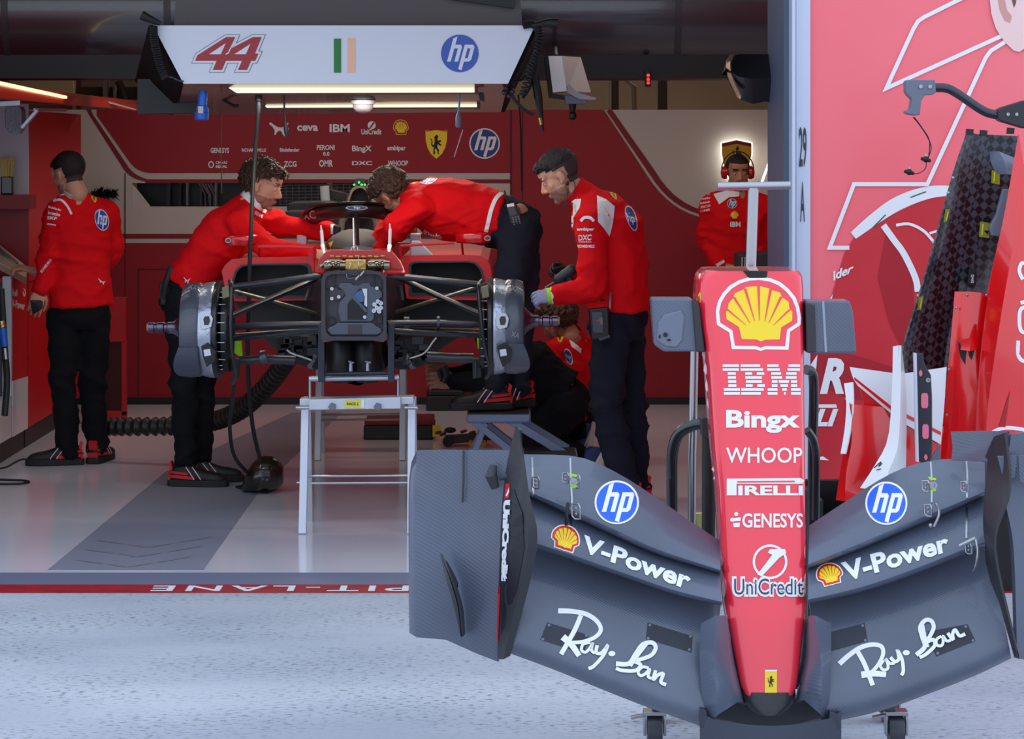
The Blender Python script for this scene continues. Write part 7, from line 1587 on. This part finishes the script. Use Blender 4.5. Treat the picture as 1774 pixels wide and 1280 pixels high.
P = spline([W(150, 737, 14.9), W(200, 739, 14.8), W(290, 738, 14.7), W(360, 732, 14.6), W(410, 714, 14.4), W(450, 682, 14.2), W(485, 640, 13.9), W(510, 600, 13.7)], 26)
m_ = MB().tube(P, [.046+.007*math.sin(i*1.55) for i in range(len(P))], 16); m_.build('duct_tube', mat('black duct', (30, 28, 28), 0.5), fx, smooth=180)
m_ = MB()
for i in range(6, len(P)-2, 4):
    t = (P[i+1]-P[i]).normalized(); x, y = perp(t); m_.tube([P[i]+(x*math.cos(a_)+y*math.sin(a_))*.0535 for a_ in [2*math.pi*k/16 for k in range(16)]], .0022, 5, loop=True)
tag(m_.build('wire_helix', mat('duct wire', (92, 82, 66), 0.4, metal=.5), fx), kind='stuff')
sc = thing('air_scoop', 'glossy dark scoop lying on the floor at the end of two hoses', 'duct', G(452, 850))
dS = gd(850)-.05; rings = []
for x, y0, y1, dp in ((420, 838, 852, .04), (430, 812, 851, .10), (442, 796, 851, .13), (456, 789, 851, .14), (472, 790, 849, .13), (484, 797, 846, .10), (491, 808, 838, .05)):
    c0, c1 = W(x, y0, dS), W(x, y1, dS); rings.append([c0.lerp(c1, .5-.5*math.cos(a_))+V((0, dp*math.sin(a_), 0)) for a_ in [2*math.pi*k/16 for k in range(16)]])
m_ = MB().loft(rings); vs, fs, ns = remeshed(m_, .008, 4); MB().add(vs, fs).build('scoop_shell', mat('dark bronze gloss', (40, 36, 28), 0.3, coat=.6), sc, smooth=180)
MB().prism([G(408, 846, .004), G(432, 843, .006), G(480, 850, .006), G(460, 856, .004), G(430, 852, .004)], (0, 0, .01)).build('front_lip', BLACK, sc, smooth=0)
m_ = MB()
for x, y in ((455, 820), (462, 822), (456, 829), (463, 830)): m_.lathe(W(x, y, dS-.135), (0, -1, 0), [(0, .008), (.012, .007)], 10)
m_.build('hose_port', GUN, sc)
wire_thing('drain_hose', 'black hose curving from the left wheel duct to the scoop on the floor', 'hose', [(406, 655, 12.25), (402, 700, 12.5), (398, 740, 12.8), (406, 790, 13.1), (432, 822, 13.35)], 12.25, .0095, RUBBER)
wire_thing('floor_cable', 'thin black cable coiled on the floor at the left edge', 'cable', [(-20, 830, gd(832)), (10, 831, gd(833)), (40, 832, gd(834)), (50, 835, gd(837)), (30, 838, gd(840)), (-20, 838, gd(840))], gd(834), .006, RUBBER)
wire_thing('floor_wire', 'thin dark wire running along the console plinth to the shoe', 'cable', [(0, 812, gd(813)), (14, 808, gd(809)), (38, 796, gd(797)), (70, 798, gd(799))], gd(810), .006, RUBBER)

# ------------------------------------------------------------ step, tool boxes and gear on the floor
stp = thing('folding_step', 'grey folding step stool beside the right front wheel', 'step stool', (W(860, 0, 13.15).x, 13.15, 0))
STG = mat('blue grey steel', (112, 122, 146), 0.4, metal=.3); zt2 = zt-.002
def tread(nm, x0, x1, d0, d1, z, th):
    m_ = MB().box(W(x0, 0, d0).x, W(x1, 0, d0).x, d0, d1, z-th, z); o = m_.build(nm, STG, stp, smooth=0, bevel=.012)
    MB().box(W(x0, 0, d0).x+.01, W(x1, 0, d0).x-.01, d0+.01, d1-.01, z-.001, z+.003).build('grip_pad', RUBBER, o, smooth=0)
tread('tread', 808, 920, 12.93, 13.36, zt2-.004, .045); tread('tread', 905, 1002, 12.75, 13.1, W(0, 782, 12.93).z, .035)
for dd in (12.96, 13.30):
    z0, zs = zt2-.05, W(0, 790, 12.9).z; X = lambda p: W(p, 0, 13.1).x
    MB().bar((X(842), dd, z0), (X(788), dd, 0), .03, .03, (0, 1, 0)).build('leg', STG, stp, smooth=0, bevel=.003)
    MB().bar((X(822), dd, z0+.01), (X(1000), dd, 0), .034, .034, (0, 1, 0)).build('leg', STG, stp, smooth=0, bevel=.003)
    MB().bar((X(812), dd-.02, z0-.17), (X(880), dd-.02, z0-.175), .02, .02, (0, 1, 0)).build('cross_stay', STG, stp, smooth=0)
    MB().bar((X(880), dd, z0+.02), (X(985), dd, zs-.01), .03, .04, (0, 1, 0)).build('side_rail', STG, stp, smooth=0, bevel=.003)
def box_thing(nm, label, cat, x0, x1, ytop, ybase, m, dep, extra=None, fl=True):
    dd = gd(ybase); t_ = thing(nm, label, cat, (W((x0+x1)/2, 0, dd).x, dd+dep/2, 0)); X0, X1 = W(x0, 0, dd).x, W(x1, 0, dd).x; h = W(0, ytop, dd).z
    MB().box(X0, X1, dd, dd+dep, 0.0, h*.72).build('case_body', m[0], t_, smooth=0, bevel=.008); MB().box(X0+.004, X1-.004, dd+.004, dd+dep-.004, h*.72, h).build('lid', m[1], t_, smooth=0, bevel=.01)
    return t_, dd, X0, X1, h
t_, dd, X0, X1, h = box_thing('tool_box', 'black tool box with red lid on the floor behind the trestle', 'tool box', 630, 751, 728, 762, (BLACK, mat('dull red lid', (120, 16, 22), 0.5)), .4); MB().box(X0+.42, X0+.47, dd-.006, dd, .02, .09).build('yellow_label', YELLOW, t_, smooth=0)
t_, dd, X0, X1, h = box_thing('storage_box', 'low black box by the back wall under the kneeling person hands', 'box', 738, 805, 676, 712, (mat('black plastic', (26, 28, 28), 0.5), BLACK), .3)
tj = thing('trolley_jack', 'small dark wheeled jack lying on the floor behind the step', 'jack', G(790, 774)); dd = gd(774)
MB().slab([(770, 757), (852, 752), (856, 762), (770, 770)], dd, .12).build('frame', mat('dark gear', (30, 28, 28), 0.5), tj, smooth=0, bevel=.004)
for x, r_ in ((776, .032), (838, .02)): MB().lathe(W(x, 765, dd-.02), (0, 1, 0), [(0, .01), (0, r_), (.03, r_), (.03, .01)], 18).build('wheel', RUBBER, tj)
MB().ell(W(780, 745, dd), .035, .03, .018).build('pad', BLACK, tj)
rnd = random.Random(12)
for k, (x, y) in enumerate(((756, 750), (764, 753), (770, 748), (800, 748), (815, 750), (832, 747))):
    o = MB().capsule(W(x, y, dd+.1), W(x+7, y-2, dd+.12), .010, .008, 8).build('lever', mat('worn metal', (120, 100, 76), 0.4, metal=.6), tj)
yb = thing('yellow_box', 'small yellow box on the floor under the step stool', 'box', G(826, 782)); MB().box(W(812, 0, gd(782)).x, W(842, 0, gd(782)).x, gd(782), gd(782)+.12, 0, .055).build('box_body', mat('dull yellow', (190, 150, 20), 0.5), yb, smooth=0, bevel=.004)
ep = thing('hydraulic_rack', 'white framed hydraulic tool rack with a yellow cylinder behind the nose', 'tool rack', G(1165, 662)*V((1, 1, 0))); dd = gd(664)
m_ = MB()
for y0, y1 in ((588, 597), (613, 622), (632, 645)): m_.slab([(1110, y0), (1226, y0), (1226, y1), (1110, y1)], dd, .3)
for x in (1110, 1136, 1190, 1220): m_.slab([(x, 588), (x+5, 588), (x+5, 650), (x, 650)], dd-.004, .3)
m_.build('rack_frame', mat('cream frame', (206, 200, 184), 0.5), ep, smooth=0, bevel=.004)
MB().slab([(1116, 597), (1220, 597), (1220, 613), (1116, 613)], dd+.1, .1).build('dark_tray', BLACK, ep, smooth=0); MB().slab([(1108, 648), (1226, 648), (1226, 664), (1108, 664)], dd+.02, .3).build('base', BLACK, ep, smooth=0)
yc = MB().slab([(1163, 646), (1226, 646), (1226, 659), (1163, 659)], dd-.05, .12).build('cylinder', YELLOW, ep, smooth=0, bevel=.01); a = Art().text('ENERPAC', (1183, 649, 1222, 655), 0, 0, .04); project('lettering', a, [BLACK], yc, d=dd-.05, lift=.002)
MB().slab([(1113, 590), (1136, 588), (1150, 592), (1128, 595)], dd-.01, .05).build('yellow_hose', YELLOW, ep, smooth=0)
m_ = MB()
for k in range(7): m_.capsule(W(1140+4*k, 640+5*(k % 3), dd-.04), W(1150+3*k, 645+4*((k+1) % 3), dd-.04), .02, .014, 8)
m_.build('pump_parts', BLACK, ep)
dr = thing('cordless_drill', 'dark cordless drill held by the person at the right wheel', 'drill', W(978, 482, 12.9))
m_ = MB().capsule(W(966, 484, 12.95), W(990, 468, 12.95), .024, .03, 12); m_.capsule(W(984, 474, 12.95), W(990, 494, 12.95), .018, .018, 10); m_.slab([(978, 492), (996, 488), (998, 500), (980, 503)], 12.92, .06); vs, fs, ns = remeshed(m_, .005, 2); MB().add(vs, fs).build('drill_body', mat('dark teal tool', (34, 46, 54), 0.5), dr, smooth=180)
MB().tube([W(968, 483, 12.95), W(960, 488, 12.95)], [.018, .010], 10).build('chuck', BLACK, dr); MB().tube([W(962, 487, 12.95), W(944, 498, 12.93)], .004, 8).build('drill_bit', STEEL, dr)
